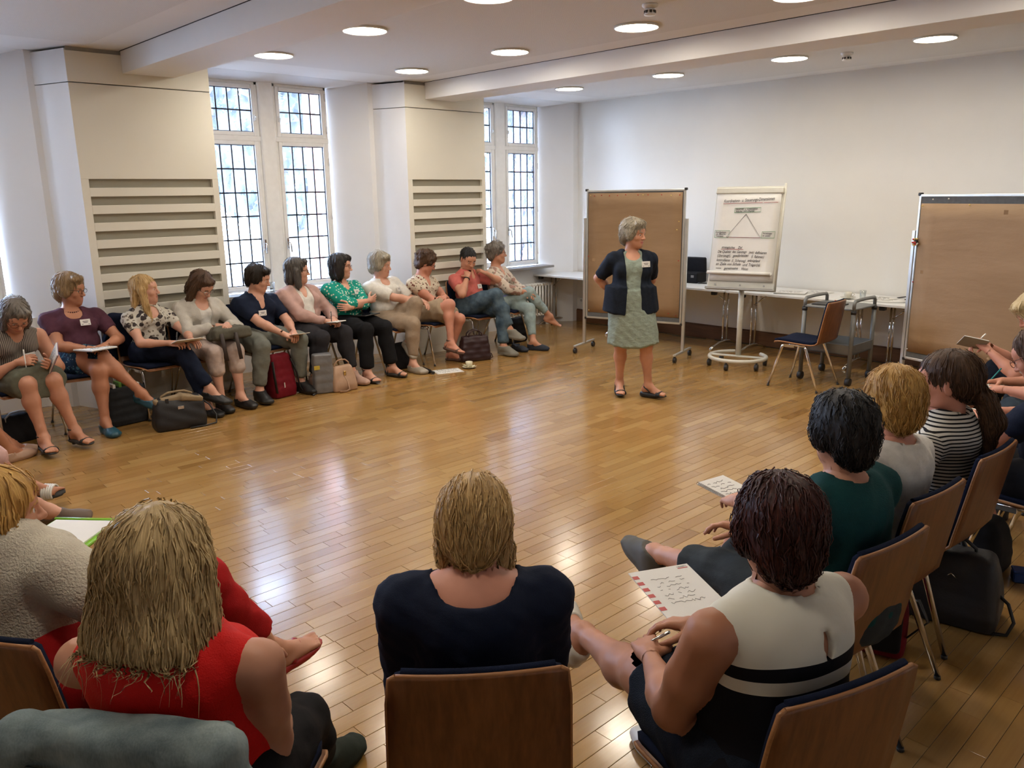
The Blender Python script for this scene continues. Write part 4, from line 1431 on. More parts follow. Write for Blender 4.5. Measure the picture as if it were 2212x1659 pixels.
    def neckcut(kind, depth, wide=1.0):
        out = [cone(neck - U * 0.004, neck + U * 0.25, 0.062 * wide * sc, 0.10 * wide * sc)]
        if kind == 'v':
            out += [cone(neck + Fw * 0.06 + U * 0.01, neck + Fw * 0.16 - U * depth, 0.055 * wide, 0.012)]
        elif kind == 'round':
            out += [ell(neck + Fw * 0.085 - U * depth * 0.35, V(0.066 * wide, 0.08, depth * 0.8), RA)]
        elif kind == 'boat':
            out += [ell(neck + U * 0.01, V(0.105 * wide, 0.12, 0.055 + depth * 0.3), RA), ell(neck - Fw * 0.06 - U * depth * 0.25, V(0.085 * wide, 0.06, depth * 0.6), RA)]
        return out
    def torso_cloth(off, hem=0.0, sleeveless=False):
        out = [inflate(p, off) for p in TOR]
        out[0] = inflate(ell(hip + V(0, -0.003, 0.028 - hem), V(0.155 * b, 0.122 * b, 0.090 + hem * 0.3) * sc, None, 0.06), off)
        for s_ in (1, -1):
            if sleeveless: out.append(cone(neck - U * 0.028, neck * 0.25 + S[s_] * 0.75, 0.041 + off, 0.043 + off, 0.03))
            else: out.append(cone(neck - U * 0.028, S[s_], 0.041 + off, 0.046 * max(ab, 1) + off, 0.03))
        return out
    bt = g('bottom')
    if bt:
        off, L = bt.get('off', 0.010), bt.get('len', 2.0)
        pr = [inflate(TOR[0], off), inflate(ell(hip + U * 0.06, V(0.142 * b, 0.112 * b, 0.09) * sc, RA, 0.05), off)]
        if bt['kind'] == 'skirt':
            for k in np.linspace(0, 1, 6):
                a = Hp[1] * (1 - k) + Hp[-1] * k
                kn = Kn[1] * (1 - k) + Kn[-1] * k
                e = a + (kn - a) * L
                pr.append(fcone(a, e, 0.088 * lb + off, bt.get('rad', 0.070) * lb + off, 0.045))
        else:
            for s_ in (1, -1):
                tof = off + bt.get('toff', 0.0)
                if L <= 1:
                    e = Hp[s_] + (Kn[s_] - Hp[s_]) * L
                    pr += [fcone(Hp[s_], e, 0.092 * lb + off, 0.092 * lb + (0.055 - 0.092 * lb) * L + tof + 0.006, 0.03)]
                else:
                    pr += [inflate(p, off) for p in TH[s_]]
                    e = Kn[s_] + (An[s_] - Kn[s_]) * (L - 1)
                    rk, ra_ = 0.056 * (0.6 + 0.4 * lb) + off, bt.get('cuff', 0.046) + 0.0
                    bkv = (CA[s_][0][2] - (Kn[s_] + (An[s_] - Kn[s_]) * 0.32)) * 0.6
                    pr += [cone(Kn[s_], Kn[s_] + (e - Kn[s_]) * 0.4 + bkv, rk, max(0.058 * (0.5 + 0.5 * lb) + off * 0.8, ra_), 0.03),
                           cone(Kn[s_] + (e - Kn[s_]) * 0.4 + bkv, Kn[s_] + (e - Kn[s_]) * 0.9, max(0.058 * (0.5 + 0.5 * lb) + off * 0.8, ra_), ra_, 0.03),
                           fcone(Kn[s_] + (e - Kn[s_]) * 0.7, e, ra_, ra_ + 0.002, 0.012)]
        f = field_of(pr, hc)
        f.ripple(bt.get('rip', 0.006), bt.get('rf', 48), len(label))
        f.cut(seat)
        np_mesh(bt.get('name', 'skirt' if bt['kind'] == 'skirt' else 'trousers'), *f.mesh(), root, [bt['mat']])
    tp = g('top')
    if tp:
        off = tp.get('off', 0.009)
        sl = tp.get('sleeve', 0.5)
        pr = torso_cloth(off, tp.get('hem', 0.0), sl <= 0)
        for s_ in (1, -1):
            if sl > 0: pr += sleeve(s_, sl, off + tp.get('soff', 0.004), tp.get('flare', 0.0))
        if tp.get('skirt'):
            d_ = tp['skirt']
            for k in np.linspace(-1, 1, 5):
                kk_ = Kn[-1] * (0.5 - 0.5 * k) + Kn[1] * (0.5 + 0.5 * k)
                pr.append(fcone(hip + V(0.07 * k, 0, 0.05), V(kk_[0] + 0.015 * k, kk_[1] + d_.get('y', 0.0), d_['z']), 0.118 * b, d_.get('r', 0.115), 0.06))
        if tp.get('collar'):
            for s_ in (1, -1):
                pr.append(cone(neck + Rr * s_ * 0.062 + U * 0.018 - Fw * 0.02, neck + Rr * s_ * 0.05 + Fw * 0.085 - U * 0.045, 0.012, 0.010, 0.008))
            pr.append(cone(neck - Fw * 0.055 + U * 0.025 - Rr * 0.05, neck - Fw * 0.055 + U * 0.025 + Rr * 0.05, 0.013, 0.013, 0.01))
        f = field_of(pr, hc)
        f.ripple(tp.get('rip', 0.007), tp.get('rf', 44), len(label) + 5)
        if not tp.get('turtle'): f.cut(neckcut(*tp.get('neck', ('round', 0.05))), 0.006)
        if sl <= 0:
            f.cut([ell(S[s_] + Rr * s_ * (0.030 + tp.get('cap', 0.0)) - U * 0.012, V(0.042, 0.085, 0.088), RA) for s_ in (1, -1)], 0.01)
        if tp.get('keyhole'): f.cut([ell(neck - Fw * 0.10 - U * 0.088 + Rr * 0.012, V(0.013, 0.05, 0.040), RA)], 0.004)
        f.cut(seat)
        np_mesh(tp.get('name', 'shirt'), *f.mesh(), root, [tp['mat']])
    ou = g('outer')
    if ou:
        off = ou.get('off', 0.026)
        pr = torso_cloth(off, ou.get('hem', 0.02))
        for s_ in (1, -1):
            pr += sleeve(s_, ou.get('sleeve', 1.9), ou.get('soff', 0.016), ou.get('flare', 0.0))
        if ou.get('drop'):
            for k in (-1, -0.4, 0.4, 1):
                pr.append(fcone(hip + V(0.08 * k, 0.0, 0.12), V(hip[0] + 0.10 * k, hip[1], ou['drop']), 0.122 * b + off * 0.6, 0.128 * b + off * 0.6, 0.05))
        f = field_of(pr, hc)
        f.ripple(ou.get('rip', 0.008), 40, len(label) + 9)
        f.cut(neckcut('round', 0.03, 1.1), 0.006)
        w0 = ou.get('open', 0.05)
        fl = ou.get('flareo', 5.0)
        for sg in (-1, 1):
            Rw = np.stack([Rr * math.cos(math.radians(fl * sg)) + U * math.sin(math.radians(fl * sg)), Fw, U * math.cos(math.radians(fl * sg)) - Rr * math.sin(math.radians(fl * sg))])
            f.cut([rbox(hip + U * 0.10 + Fw * 0.19, (w0, 0.155, 0.42), Rw, 0.004)], 0.004)
        f.cut(seat)
        np_mesh(ou.get('name', 'cardigan'), *f.mesh(), root, [ou['mat']])
    # --- shoes
    shoe = g('shoe', 'flat')
    for s_ in (1, -1):
        if shoe == 'none' or (shoe == 'bareR' and s_ == 1): continue
        make_shoe('flat' if shoe == 'bareR' else shoe, An[s_], FR[s_], FT[s_], s_ == 1, sc, g('shoec'), g('solec', BLACKP), root, hs, g('heel', 0.0))
    if g('badge') is not None:
        bx, bz = g('badge')
        c = hip + U * bz + Rr * bx
        # push out along Fw until outside the cloth
        fr = 0.21
        f0 = field_of([inflate(p, (ou or tp)['off'] if 'off' in (ou or tp) else 0.012) for p in TOR], 0.02)
        for yv in np.linspace(0.05, 0.25, 60):
            q_ = c + Fw * yv
            i = np.clip(((q_ - f0.lo) / f0.h).round().astype(int), 0, f0.n - 1)
            if f0.F[tuple(i)] > 0.012:
                fr = yv
                break
        nb = nrm(Fw + Rr * bx * 3.0 + U * 0.15)
        ub = nrm(U - nb * (U @ nb))
        rb = np.cross(ub, nb) * -1
        M = Matrix((tuple(rb), tuple(ub), tuple(nb))).transposed().to_4x4()
        M.translation = Vector(c + Fw * (fr - 0.002))
        bd = MB().box((-0.041, -0.026, -0.0015), (0.041, 0.026, 0.0015), 0.001)
        o_ = bd.build('name_badge', PAPER, root)
        o_.matrix_local = M
        ln = MB()
        for (x0, x1, y) in ((-0.024, 0.022, 0.008), (-0.018, 0.016, -0.002), (-0.032, -0.022, -0.016), (0.02, 0.03, -0.016)):
            ln.box((x0, y - 0.002, 0.0015), (x1, y + 0.002, 0.0022))
        ln.build('lettering', INK, o_)
    return dict(root=root, hip=hip, neck=neck, Hc=Hc, Hm=Hm, hsz=hsz, S=S, E=E_, W=W_, Kn=Kn, An=An, U=U, R=Rr, F=Fw)

PAPER = mat('white_paper', (0.74, 0.73, 0.70), 0.7, 0, 0.02)
INK = mat('dark_ink', (0.03, 0.03, 0.035), 0.6)

def make_shoe(kind, A, fr, FT, right, sc, m, sole, root, h, heel=0.0):
    t, u, s_ = fr
    R = np.stack([s_, t, u])
    def L(x, y, z):
        return A + (s_ * x + t * y + u * z) * sc
    inn = -1 if right else 1
    up = [inflate(p, 0.006) for p in FT]
    solep = [ell(L(0, -0.028, -0.083), V(0.036, 0.044, 0.011) * sc, R, 0.02), ell(L(-inn * 0.004, 0.045, -0.084), V(0.034, 0.075, 0.009) * sc, R, 0.03), ell(L(0, 0.118, -0.084), V(0.046, 0.072, 0.010) * sc, R, 0.03)]
    if kind in ('pump', 'flat', 'loafer', 'boot', 'sneaker'):
        f_ = field_of([ell(L(0, 0.155, -0.066), V(0.040, 0.044, 0.021) * sc, R, 0.03)] + up + ([cone(A, A + u * 0.035, 0.046, 0.046, 0.03)] if kind == 'boot' else []) + ([cone(L(0, -0.01, -0.02), L(0, 0.005, 0.012), 0.046, 0.044, 0.03), inflate(up[2], 0.006)] if kind == 'sneaker' else []) + solep, h)
        if kind in ('pump', 'flat'):
            f_.cut([ell(L(0, 0.034, 0.004), V(0.046, 0.082, 0.060) * sc, R), ell(L(0, -0.02, 0.03), V(0.07, 0.08, 0.066) * sc, R)], 0.006)
        elif kind == 'loafer':
            f_.cut([ell(L(0, 0.0, 0.020), V(0.060, 0.070, 0.055) * sc, R)], 0.006)
        else:
            f_.keep(A + u * (0.03 if kind == 'boot' else 0.005), u)
        o = np_mesh({'pump': 'pump', 'flat': 'flat_shoe', 'loafer': 'slip_on_shoe', 'boot': 'ankle_boot', 'sneaker': 'sneaker'}[kind], *f_.mesh(), root, [m])
        if heel > 0:
            MB().tube([L(0, -0.03, -0.075), L(0, -0.034, -0.085 - heel)], [0.024, 0.014], 10).build('heel', m, o)
        if kind in ('sneaker', 'loafer'):
            sdf_obj('sole', [inflate(p, 0.003) for p in solep], h, o, sole)
        if kind == 'sneaker':
            lc = MB()
            for k in range(4):
                y = 0.045 + k * 0.018
                lc.tube([L(-0.022, y, -0.012 - k * 0.011), L(0, y + 0.006, 0.000 - k * 0.011), L(0.022, y, -0.012 - k * 0.011)], 0.003, 5)
            lc.build('laces', WHITEP, o)
        return o
    # open shoes: sole and straps
    lift = heel
    wd = [inflate(p, 0.004) for p in solep]
    if kind == 'wedge':
        wd += [ell(L(0, -0.03, -0.098), V(0.034, 0.045, 0.024) * sc, R, 0.03), ell(L(0, 0.03, -0.094), V(0.033, 0.07, 0.016) * sc, R, 0.03)]
    o = sdf_obj('sandal', wd, h, root, sole)
    def arc(y, rx, rz, zc, a0=-20, a1=200, slant=0.0):
        return [L(rx * math.cos(math.radians(a)), y + slant * math.cos(math.radians(a)), zc + rz * math.sin(math.radians(a))) for a in np.linspace(a0, a1, 11)]
    st = MB()
    if kind == 'flipflop':
        st.tube([L(inn * 0.017, 0.140, -0.062), L(inn * 0.024, 0.105, -0.032), L(0.042, 0.045, -0.070)], 0.0065, 6, flat=(1.6, 0.5))
        st.tube([L(inn * 0.017, 0.140, -0.062), L(-inn * 0.010, 0.105, -0.032), L(-0.042, 0.045, -0.070)], 0.0065, 6, flat=(1.6, 0.5))
    elif kind == 'slide':
        for y in np.linspace(0.075, 0.125, 5):
            st.tube(arc(y, 0.050, 0.048 - 0.22 * (y - 0.075), -0.078), 0.0085, 6)
    else:
        for y in ((0.118, 0.126, 0.134) if kind == 'sandal' else (0.108, 0.118, 0.128, 0.138)):
            st.tube(arc(y, 0.0475, 0.030, -0.076), 0.0062, 6)
        if kind == 'sandal':
            for z in (0.004, 0.012):
                st.tube([L(0.0415 * math.cos(a), -0.004 + 0.044 * math.sin(a), z) for a in np.linspace(0, 2 * math.pi, 14, endpoint=False)], 0.005, 6, closed=True)
            st.tube([L(0, 0.040, 0.008), L(0, 0.060, -0.018), L(0, 0.092, -0.034), L(0, 0.12, -0.046)], 0.0065, 6)
            st.tube([L(0.035, 0.0, 0.0), L(0.036, -0.02, -0.04), L(0.034, -0.03, -0.08)], 0.005, 6)
            st.tube([L(-0.035, 0.0, 0.0), L(-0.036, -0.02, -0.04), L(-0.034, -0.03, -0.08)], 0.005, 6)
        else:
            for z in (-0.006, 0.002):
                st.tube([L(0.044, 0.05, -0.06), L(0.040, -0.02, z - 0.01), L(0, -0.052, z), L(-0.040, -0.02, z - 0.01), L(-0.044, 0.05, -0.06)], 0.005, 6)
    st.build('strap', m, o)
    if lift > 0:
        MB().tube([L(0, -0.03, -0.085), L(0, -0.034, -0.09 - lift)], [0.020, 0.014], 10).build('heel', sole, o)
    return o

HAIRM = {
    'brown': m_hair('brown', (0.035, 0.018, 0.010), (0.075, 0.038, 0.020), (0.14, 0.08, 0.045)),
    'dark': m_hair('dark', (0.008, 0.006, 0.005), (0.018, 0.013, 0.010), (0.045, 0.033, 0.024)),
    'black': m_hair('black', (0.005, 0.005, 0.006), (0.012, 0.011, 0.012), (0.035, 0.030, 0.030)),
    'auburn': m_hair('auburn', (0.020, 0.006, 0.006), (0.045, 0.012, 0.010), (0.12, 0.030, 0.018)),
    'grey': m_hair('grey', (0.07, 0.062, 0.055), (0.17, 0.15, 0.13), (0.34, 0.31, 0.27)),
    'darkgrey': m_hair('dark grey', (0.03, 0.027, 0.025), (0.07, 0.062, 0.055), (0.19, 0.17, 0.15)),
    'silver': m_hair('silver', (0.15, 0.125, 0.09), (0.33, 0.29, 0.22), (0.54, 0.49, 0.40)),
    'blonde': m_hair('blonde', (0.270, 0.155, 0.057), (0.513, 0.331, 0.135), (0.783, 0.567, 0.284)),
    'ashblonde': m_hair('ash blonde', (0.276, 0.186, 0.084), (0.503, 0.365, 0.179), (0.842, 0.648, 0.348)),
    'goldblonde': m_hair('golden blonde', (0.297, 0.149, 0.038), (0.540, 0.311, 0.088), (0.810, 0.540, 0.189)),
    'paleblonde': m_hair('pale blonde', (0.36, 0.26, 0.12), (0.58, 0.45, 0.25), (0.76, 0.65, 0.44)),
    'sandy': m_hair('sandy', (0.15, 0.09, 0.042), (0.27, 0.175, 0.085), (0.42, 0.30, 0.17)),
}
# ------------------------------------------------------------------ chairs
M_PLYB = wood('walnut_plywood', (0.115, 0.042, 0.014), (0.225, 0.088, 0.030), (60, 60, 2.2), 0.36, 0.04)
M_EDGE = wood('plywood_edge', (0.30, 0.13, 0.045), (0.42, 0.20, 0.08), (3, 60, 160), 0.45)
M_NAVY = fabric('navy_chair_upholstery', (0.008, 0.013, 0.035), 0.95, 0.15, 0.3, 700, 0.05)
def shell_profile():
    pts = [(0.228, 0.424), (0.215, 0.437), (0.19, 0.444), (0.12, 0.444), (0.02, 0.438), (-0.08, 0.434), (-0.15, 0.436), (-0.190, 0.446), (-0.214, 0.470), (-0.226, 0.505), (-0.240, 0.58), (-0.258, 0.68), (-0.274, 0.77), (-0.286, 0.838), (-0.287, 0.846)]
    return pts
def chair_proto():
    r = empty('conference_chair')
    pr = shell_profile()
    nx = 9
    def halfw(i):
        y, z = pr[i]
        if i == 0: return 0.185
        if i == 1: return 0.205
        if z < 0.5: return 0.215
        w_ = 0.215 - (z - 0.5) / 0.35 * 0.012
        if i == len(pr) - 1: return w_ - 0.020
        if i == len(pr) - 2: return w_ - 0.006
        return w_
    def grid(i0, i1, inset, off, curve=0.012):
        G = []
        for i in range(i0, i1):
            y, z = pr[i]
            p, q = pr[max(i - 1, 0)], pr[min(i + 1, len(pr) - 1)]
            tx, tz = q[0] - p[0], q[1] - p[1]
            l = math.hypot(tx, tz)
            ny, nz = tz / l, -tx / l            # upward / forward normal
            w_ = halfw(i) - inset
            row = []
            for k in range(nx):
                u = -1 + 2 * k / (nx - 1)
                d = off + curve * (u * u) * (1 if z > 0.5 else 0.5)
                row.append((u * w_, y + ny * d, z + nz * d))
            G.append(row)
        return G
    MB().sheet(grid(0, len(pr), 0, 0), 0.011).build('plywood_shell', M_PLYB, r)
    ed = MB()
    for k in (0, nx - 1):
        ed.tube([np.array(row[k]) * V(1.0008, 1, 1) for row in grid(0, len(pr), 0, 0)], 0.0058, 6)
    g_ = grid(0, len(pr), 0, 0)
    ed.tube(g_[-1], 0.0058, 6)
    ed.tube(g_[0], 0.0058, 6)
    ed.build('shell_edge', M_EDGE, r)
    MB().sheet(grid(1, 8, 0.012, 0.016), 0.022).build('seat_pad', M_NAVY, r)
    MB().sheet(grid(9, len(pr), 0.010, 0.013), 0.018).tube([np.array(p_) + V(0, 0.010, 0.004) for p_ in grid(len(pr) - 1, len(pr), 0.012, 0)[0]], 0.010, 6).build('back_pad', M_NAVY, r)
    for sx in (-1, 1):
        x = sx * 0.195
        for sy, y0, y1 in ((1, 0.135, 0.247), (-1, -0.085, -0.247)):
            lg = MB().tube([(x, y0, 0.424), (x + sx * 0.004, y0 + sy * 0.008, 0.400), (sx * 0.238, y1, 0.008)], [0.0115, 0.0115, 0.0095], 10, flat=(1.25, 0.85)).build('leg', CHROME, r)
            MB().tube([(sx * 0.2375, y1 - sy * 0.002, 0.014), (sx * 0.2382, y1, 0.0)], 0.0125, 10).build('foot_cap', BLACKP, lg)
        MB().tube([(x, 0.14, 0.424), (x, -0.09, 0.424)], 0.0115, 8).box((x - 0.012, 0.02, 0.40), (x + 0.012, 0.13, 0.43), 0.003).build('side_rail', CHROME, r)
    MB().tube([(-0.195, 0.06, 0.420), (0.195, 0.06, 0.420)], 0.010, 8).tube([(-0.195, -0.04, 0.420), (0.195, -0.04, 0.420)], 0.010, 8).build('cross_bar', CHROME, r)
    return r
_chair = [None]
def chair(x, y, face, label):
    if _chair[0] is None:
        _chair[0] = chair_proto()
        o = _chair[0]
    else:
        o = copy_tree(_chair[0])
    o.location = (x, y, 0.0)
    o.rotation_euler = (0, 0, math.radians(face - 90))
    return tag(o, label, 'chair', 'plywood and navy conference chairs')
chair(4.012, -1.62, 182, 'empty conference chair with navy seat beside the grey trolley')

# ------------------------------------------------------------------ tables along the back wall
M_TOP = mat('white_laminate', (0.72, 0.72, 0.70), 0.35, 0, 0.02)
def table_proto():
    r = empty('folding_table')
    MB().box((-0.798, -0.35, 0.712), (0.798, 0.35, 0.738), 0.003).build('table_top', M_TOP, r)
    for sx in (-1, 1):
        x = sx * 0.63
        lg = MB()
        for dy in (-0.045, 0.045):
            lg.tube([(x, dy, 0.70), (x, dy, 0.075)], 0.0125, 10)
        lg.build('leg_pair', CHROME, r)
        MB().tube([(x, -0.30, 0.012), (x, -0.24, 0.035), (x, -0.12, 0.068), (x, 0, 0.078), (x, 0.12, 0.068), (x, 0.24, 0.035), (x, 0.30, 0.012)], 0.014, 10, flat=(1.3, 0.8)).tube([(x, -0.30, 0.0), (x, -0.30, 0.014)], 0.016, 8).tube([(x, 0.30, 0.0), (x, 0.30, 0.014)], 0.016, 8).build('foot', CHROME, r)
        MB().tube([(x, 0.0, 0.55), (x - sx * 0.20, 0.0, 0.70)], 0.008, 8).build('brace', CHROME, r)
        MB().box((x - 0.03, -0.30, 0.665), (x + 0.03, -0.24, 0.712), 0.006).build('hinge_block', BLACKP, r)
        MB().box((x - 0.02, -0.30, 0.690), (x + 0.02, 0.30, 0.712), 0.003).build('leg_rail', BLACKP, r)
    return r
tp_ = table_proto()
for i, (x, lb) in enumerate(((0.09, 'white folding table in the corner behind the brown pinboard'), (1.72, 'white folding table carrying the black case'), (3.36, 'white folding table behind the flip chart and empty chair'), (4.96, 'white folding table running behind the far pinboard'))):
    o = tp_ if i == 0 else copy_tree(tp_)
    o.location = (x, -0.385, 0)
    tag(o, lb, 'table', 'white folding tables along the wall')

# ------------------------------------------------------------------ pinboards
def m_kraft():
    t = NT('brown_kraft_paper')
    v = t.coord('Object')
    f = t.noise(t.coord('Object', (1.2, 1, 7)), 1.0, 5, 0.6)
    t.col(t.ramp(f, [(0.3, (0.31, 0.200, 0.112)), (0.72, (0.385, 0.258, 0.152))]))
    t.set(0.65, spec=0.3)
    t.bump(t.math('ADD', t.noise(t.coord('Object', (2.0, 1, 7)), 1.0, 4), t.math('MULTIPLY', t.noise(v, 90, 2), 0.06)), 0.35, 0.02)
    return t.m
M_KRAFT = m_kraft()
M_FELT = fabric('grey_board_felt', (0.14, 0.15, 0.16), 0.95)
PINC = [mat('pin_' + n_, c, 0.35) for n_, c in (('yellow', (0.8, 0.62, 0.2)), ('white', (0.8, 0.78, 0.7)), ('red', (0.5, 0.03, 0.02)), ('green', (0.05, 0.3, 0.1)))]
def pinboard(x, y, z0, yaw, label, papertop, pins):
    r = empty('pinboard', (x, y, 0), yaw, label, 'pinboard', 'mobile pinboards')
    W2, H_ = 0.60, 1.50
    MB().box((-W2 + 0.01, -0.012, z0 + 0.01), (W2 - 0.01, 0.012, z0 + H_ - 0.01)).build('felt_panel', M_FELT, r)
    fr = MB().box((-W2, -0.018, z0), (-W2 + 0.022, 0.018, z0 + H_), 0.003).box((W2 - 0.022, -0.018, z0), (W2, 0.018, z0 + H_), 0.003).box((-W2, -0.018, z0), (W2, 0.018, z0 + 0.022), 0.003).box((-W2, -0.018, z0 + H_ - 0.022), (W2, 0.018, z0 + H_), 0.003)
    f = fr.build('frame', ALU, r)
    for sx in (-1, 1):
        for zz in (z0, z0 + H_):
            MB().box((sx * W2 - 0.014, -0.022, zz - 0.014), (sx * W2 + 0.014, 0.022, zz + 0.014), 0.005).build('corner_cap', BLACKP, f)
    G = []
    rr = random.Random(int(x * 100))
    for i in range(11):
        row = []
        for j in range(9):
            u, v = -W2 + 0.03 + (2 * W2 - 0.06) * j / 8, z0 + 0.075 + (papertop - 0.075) * i / 10
            row.append((u, -0.0165 - 0.004 * (0.5 + 0.5 * math.sin(j * 1.9 + i * 0.8)) * rr.uniform(0.4, 1), v))
        G.append(row)
    MB().sheet(G, 0.0008).build('kraft_paper', M_KRAFT, r)
    for sx in (-1, 1):
        px = sx * (W2 + 0.022)
        MB().box((px - 0.016, -0.018, 0.085), (px + 0.016, 0.018, z0 + 1.18), 0.003).build('post', ALU, r)
        ft = MB().box((px - 0.017, -0.27, 0.072), (px + 0.017, 0.27, 0.096), 0.004).build('foot_bar', ALU, r)
        for yy in (-0.25, 0.25):
            MB().tube([(px - 0.016, yy, 0.030), (px + 0.016, yy, 0.030)], 0.030, 14).box((px - 0.012, yy - 0.012, 0.045), (px + 0.012, yy + 0.012, 0.074), 0.003).build('caster', BLACKP, ft)
    for (u, v, c) in pins:
        MB().tube([(u, -0.022, z0 + v), (u, -0.030, z0 + v)], [0.003, 0.0065], 8).ball((u, -0.032, z0 + v), 0.0062, 8).build('pin', PINC[c], r)
    return r
p1 = [(-0.54, 1.44, 0), (-0.49, 1.435, 2), (-0.4, 1.44, 2), (-0.3, 1.435, 2), (-0.2, 1.437, 2), (-0.1, 1.445, 2), (0.05, 1.44, 2), (0.11, 1.44, 0), (0.17, 1.44, 2), (0.33, 1.44, 2), (0.44, 1.43, 0), (0.54, 1.435, 2), (0.54, 1.15, 0), (0.52, 1.06, 0), (-0.55, 0.10, 0), (0.45, 0.12, 2), (0.54, 0.10, 2), (-0.56, 0.74, 2), (0.55, 0.72, 2)]
pinboard(1.812, -1.523, 0.398, 0.27, 'brown paper covered pinboard behind the standing speaker', 1.465, p1)
p2 = [(-0.55, 1.40, 0), (-0.10, 1.41, 0), (0.4, 1.40, 0), (-0.56, 0.10, 1), (-0.45, 1.455, 1), (-0.3, 1.46, 1), (-0.57, 0.72, 2)]
pb2 = pinboard(5.368, -1.401, 0.318, -0.308, 'brown paper covered pinboard cut off by the frame edge', 1.42, p2)
# a cluster of spare pins stuck on its edge
rr = np.random.default_rng(5)
for i in range(22):
    d = nrm(rr.normal(size=3))
    c = V(-0.585, -0.035, 0.318 + 1.08) + d * V(0.028, 0.018, 0.032)
    MB().ball(c, 0.0085, 8).build('pin', PINC[int(rr.integers(0, 4))], pb2)
MB().ball((-0.585, -0.026, 0.318 + 1.08), (0.02, 0.014, 0.024), 10).build('pin_cushion', BLACKP, pb2)

# ------------------------------------------------------------------ flip chart
FY, FT_ = 0.29, 0.222
fc = empty('flip_chart', (3.06, -1.243, 0), FY, 'flip chart on wheels with handwritten triangle diagram', 'flip chart')
ring = [(0.31 * math.cos(a), 0.31 * math.sin(a), 0.105) for a in np.linspace(math.radians(-248), math.radians(68), 30)]
ring = [(0.30 * math.cos(a), -0.02 + 0.30 * math.sin(a), 0.105) for a in np.linspace(math.radians(110), math.radians(410), 34)]
MB().tube(ring, 0.021, 12).build('base_ring', CREAM, fc)
MB().box((-0.295, -0.05, 0.10), (0.295, 0.01, 0.118), 0.006).build('base_bar', CREAM, fc)
for a in (200, 262, 325, 28, 140):
    x, y = 0.30 * math.cos(math.radians(a)), -0.02 + 0.30 * math.sin(math.radians(a))
    MB().tube([(x - 0.017, y, 0.036), (x + 0.017, y, 0.036)], 0.036, 14).tube([(x, y, 0.04), (x, y, 0.095)], 0.010, 8).build('caster', BLACKP, fc)
MB().tube([(0, 0, 0.10), (0, 0, 0.86)], [0.029, 0.029], 16).build('pole', CREAM, fc)
MB().tube([(0, 0, 0.845), (0, 0, 0.875)], 0.031, 16).build('clamp_collar', BLACKP, fc)
BM = Matrix.Translation((-0.01, -0.045, 0.84)) @ Matrix.Rotation(-FT_, 4, 'X')
bd = MB().box((-0.355, 0.0, 0.0), (0.355, 0.022, 1.10), 0.004).build('board', CREAM, fc)
bd.matrix_local = BM
def onboard(o):
    o.parent = fc
    o.matrix_local = BM
    return o
onboard(MB().tube([(0.362, 0.012, -0.01), (0.362, 0.012, 1.13)], 0.013, 10).build('side_tube', CREAM))
onboard(MB().box((-0.36, -0.03, 1.015), (0.36, 0.024, 1.085), 0.012).build('clamp_bar', CREAM))
onboard(MB().box((-0.36, -0.07, -0.012), (0.36, 0.01, 0.002), 0.003).box((-0.36, -0.072, -0.012), (0.36, -0.066, 0.014), 0.002).build('pen_tray', STEEL))
for i, x in enumerate((-0.27, 0.0, 0.25)):
    onboard(MB().tube([(x, -0.001, 0.045), (x, -0.006, 0.045)], 0.010, 12).build('button', STEEL))
G = [[(u, -0.010, v) for u in np.linspace(-0.335, 0.335, 7)] for v in np.linspace(0.085, 1.03, 8)]
pad = onboard(MB().sheet(G, 0.014).build('paper_pad', PAPER))
def sheet_pt(u, v):
    d = -0.020 - 0.004 * math.sin(u * 9 + 1) * (1.1 - v) - (0.018 * max(0, (0.20 - v) / 0.035) ** 2 if v < 0.20 else 0)
    return (u, d, v)
G = [[sheet_pt(u, v) for u in np.linspace(-0.34, 0.325, 9)] for v in list(np.linspace(0.165, 0.20, 5)) + list(np.linspace(0.28, 1.03, 9))]
# lower edge of the written sheet rolls up
G0 = [[(u, -0.038 - 0.022 * math.sin(a), 0.165 - 0.015 + 0.018 * (1 - math.cos(a)) * 1) for u in np.linspace(-0.36, 0.31, 9)] for a in (2.8, 2.0, 1.2, 0.5)]
sh_ = onboard(MB().sheet(G0 + G, 0.0009).build('written_sheet', PAPER))
INKB = mat('marker_black', (0.03, 0.025, 0.03), 0.6)
INKG = mat('marker_green', (0.05, 0.22, 0.07), 0.6)
INKR = mat('marker_red', (0.35, 0.04, 0.05), 0.6)
def text_on(parent, M, body, size, m, sx=1.0, shear=0.25, name='lettering', align='LEFT', thick=0.0):
    cu_ = bpy.data.curves.new(name, 'FONT')
    cu_.body = body
    cu_.size = size
    cu_.shear = shear
    cu_.align_x = align
    cu_.resolution_u = 2
    cu_.offset = thick
    o = bpy.data.objects.new(name, cu_)
    COL.objects.link(o)
    TEXTS.append((o, parent, M @ Matrix.Diagonal((sx, 1, 1, 1)), m, name))
    return o
TEXTS = []
def finish_texts():
    """turn the lettering into meshes"""
    bpy.context.view_layer.update()
    dg = bpy.context.evaluated_depsgraph_get()
    done = [(bpy.data.meshes.new_from_object(o.evaluated_get(dg)), p, M, m, n_) for o, p, M, m, n_ in TEXTS]
    for t_ in TEXTS: bpy.data.objects.remove(t_[0])
    for me, p, M, m, n_ in done:
        me.materials.clear()
        o = link_mesh(n_, me, p, [m])
        o.matrix_local = M
        tag(o, kind='stuff')
XZ = Matrix(((1, 0, 0, 0), (0, 0, -1, 0), (0, 1, 0, 0), (0, 0, 0, 1)))     # text plane -> board plane
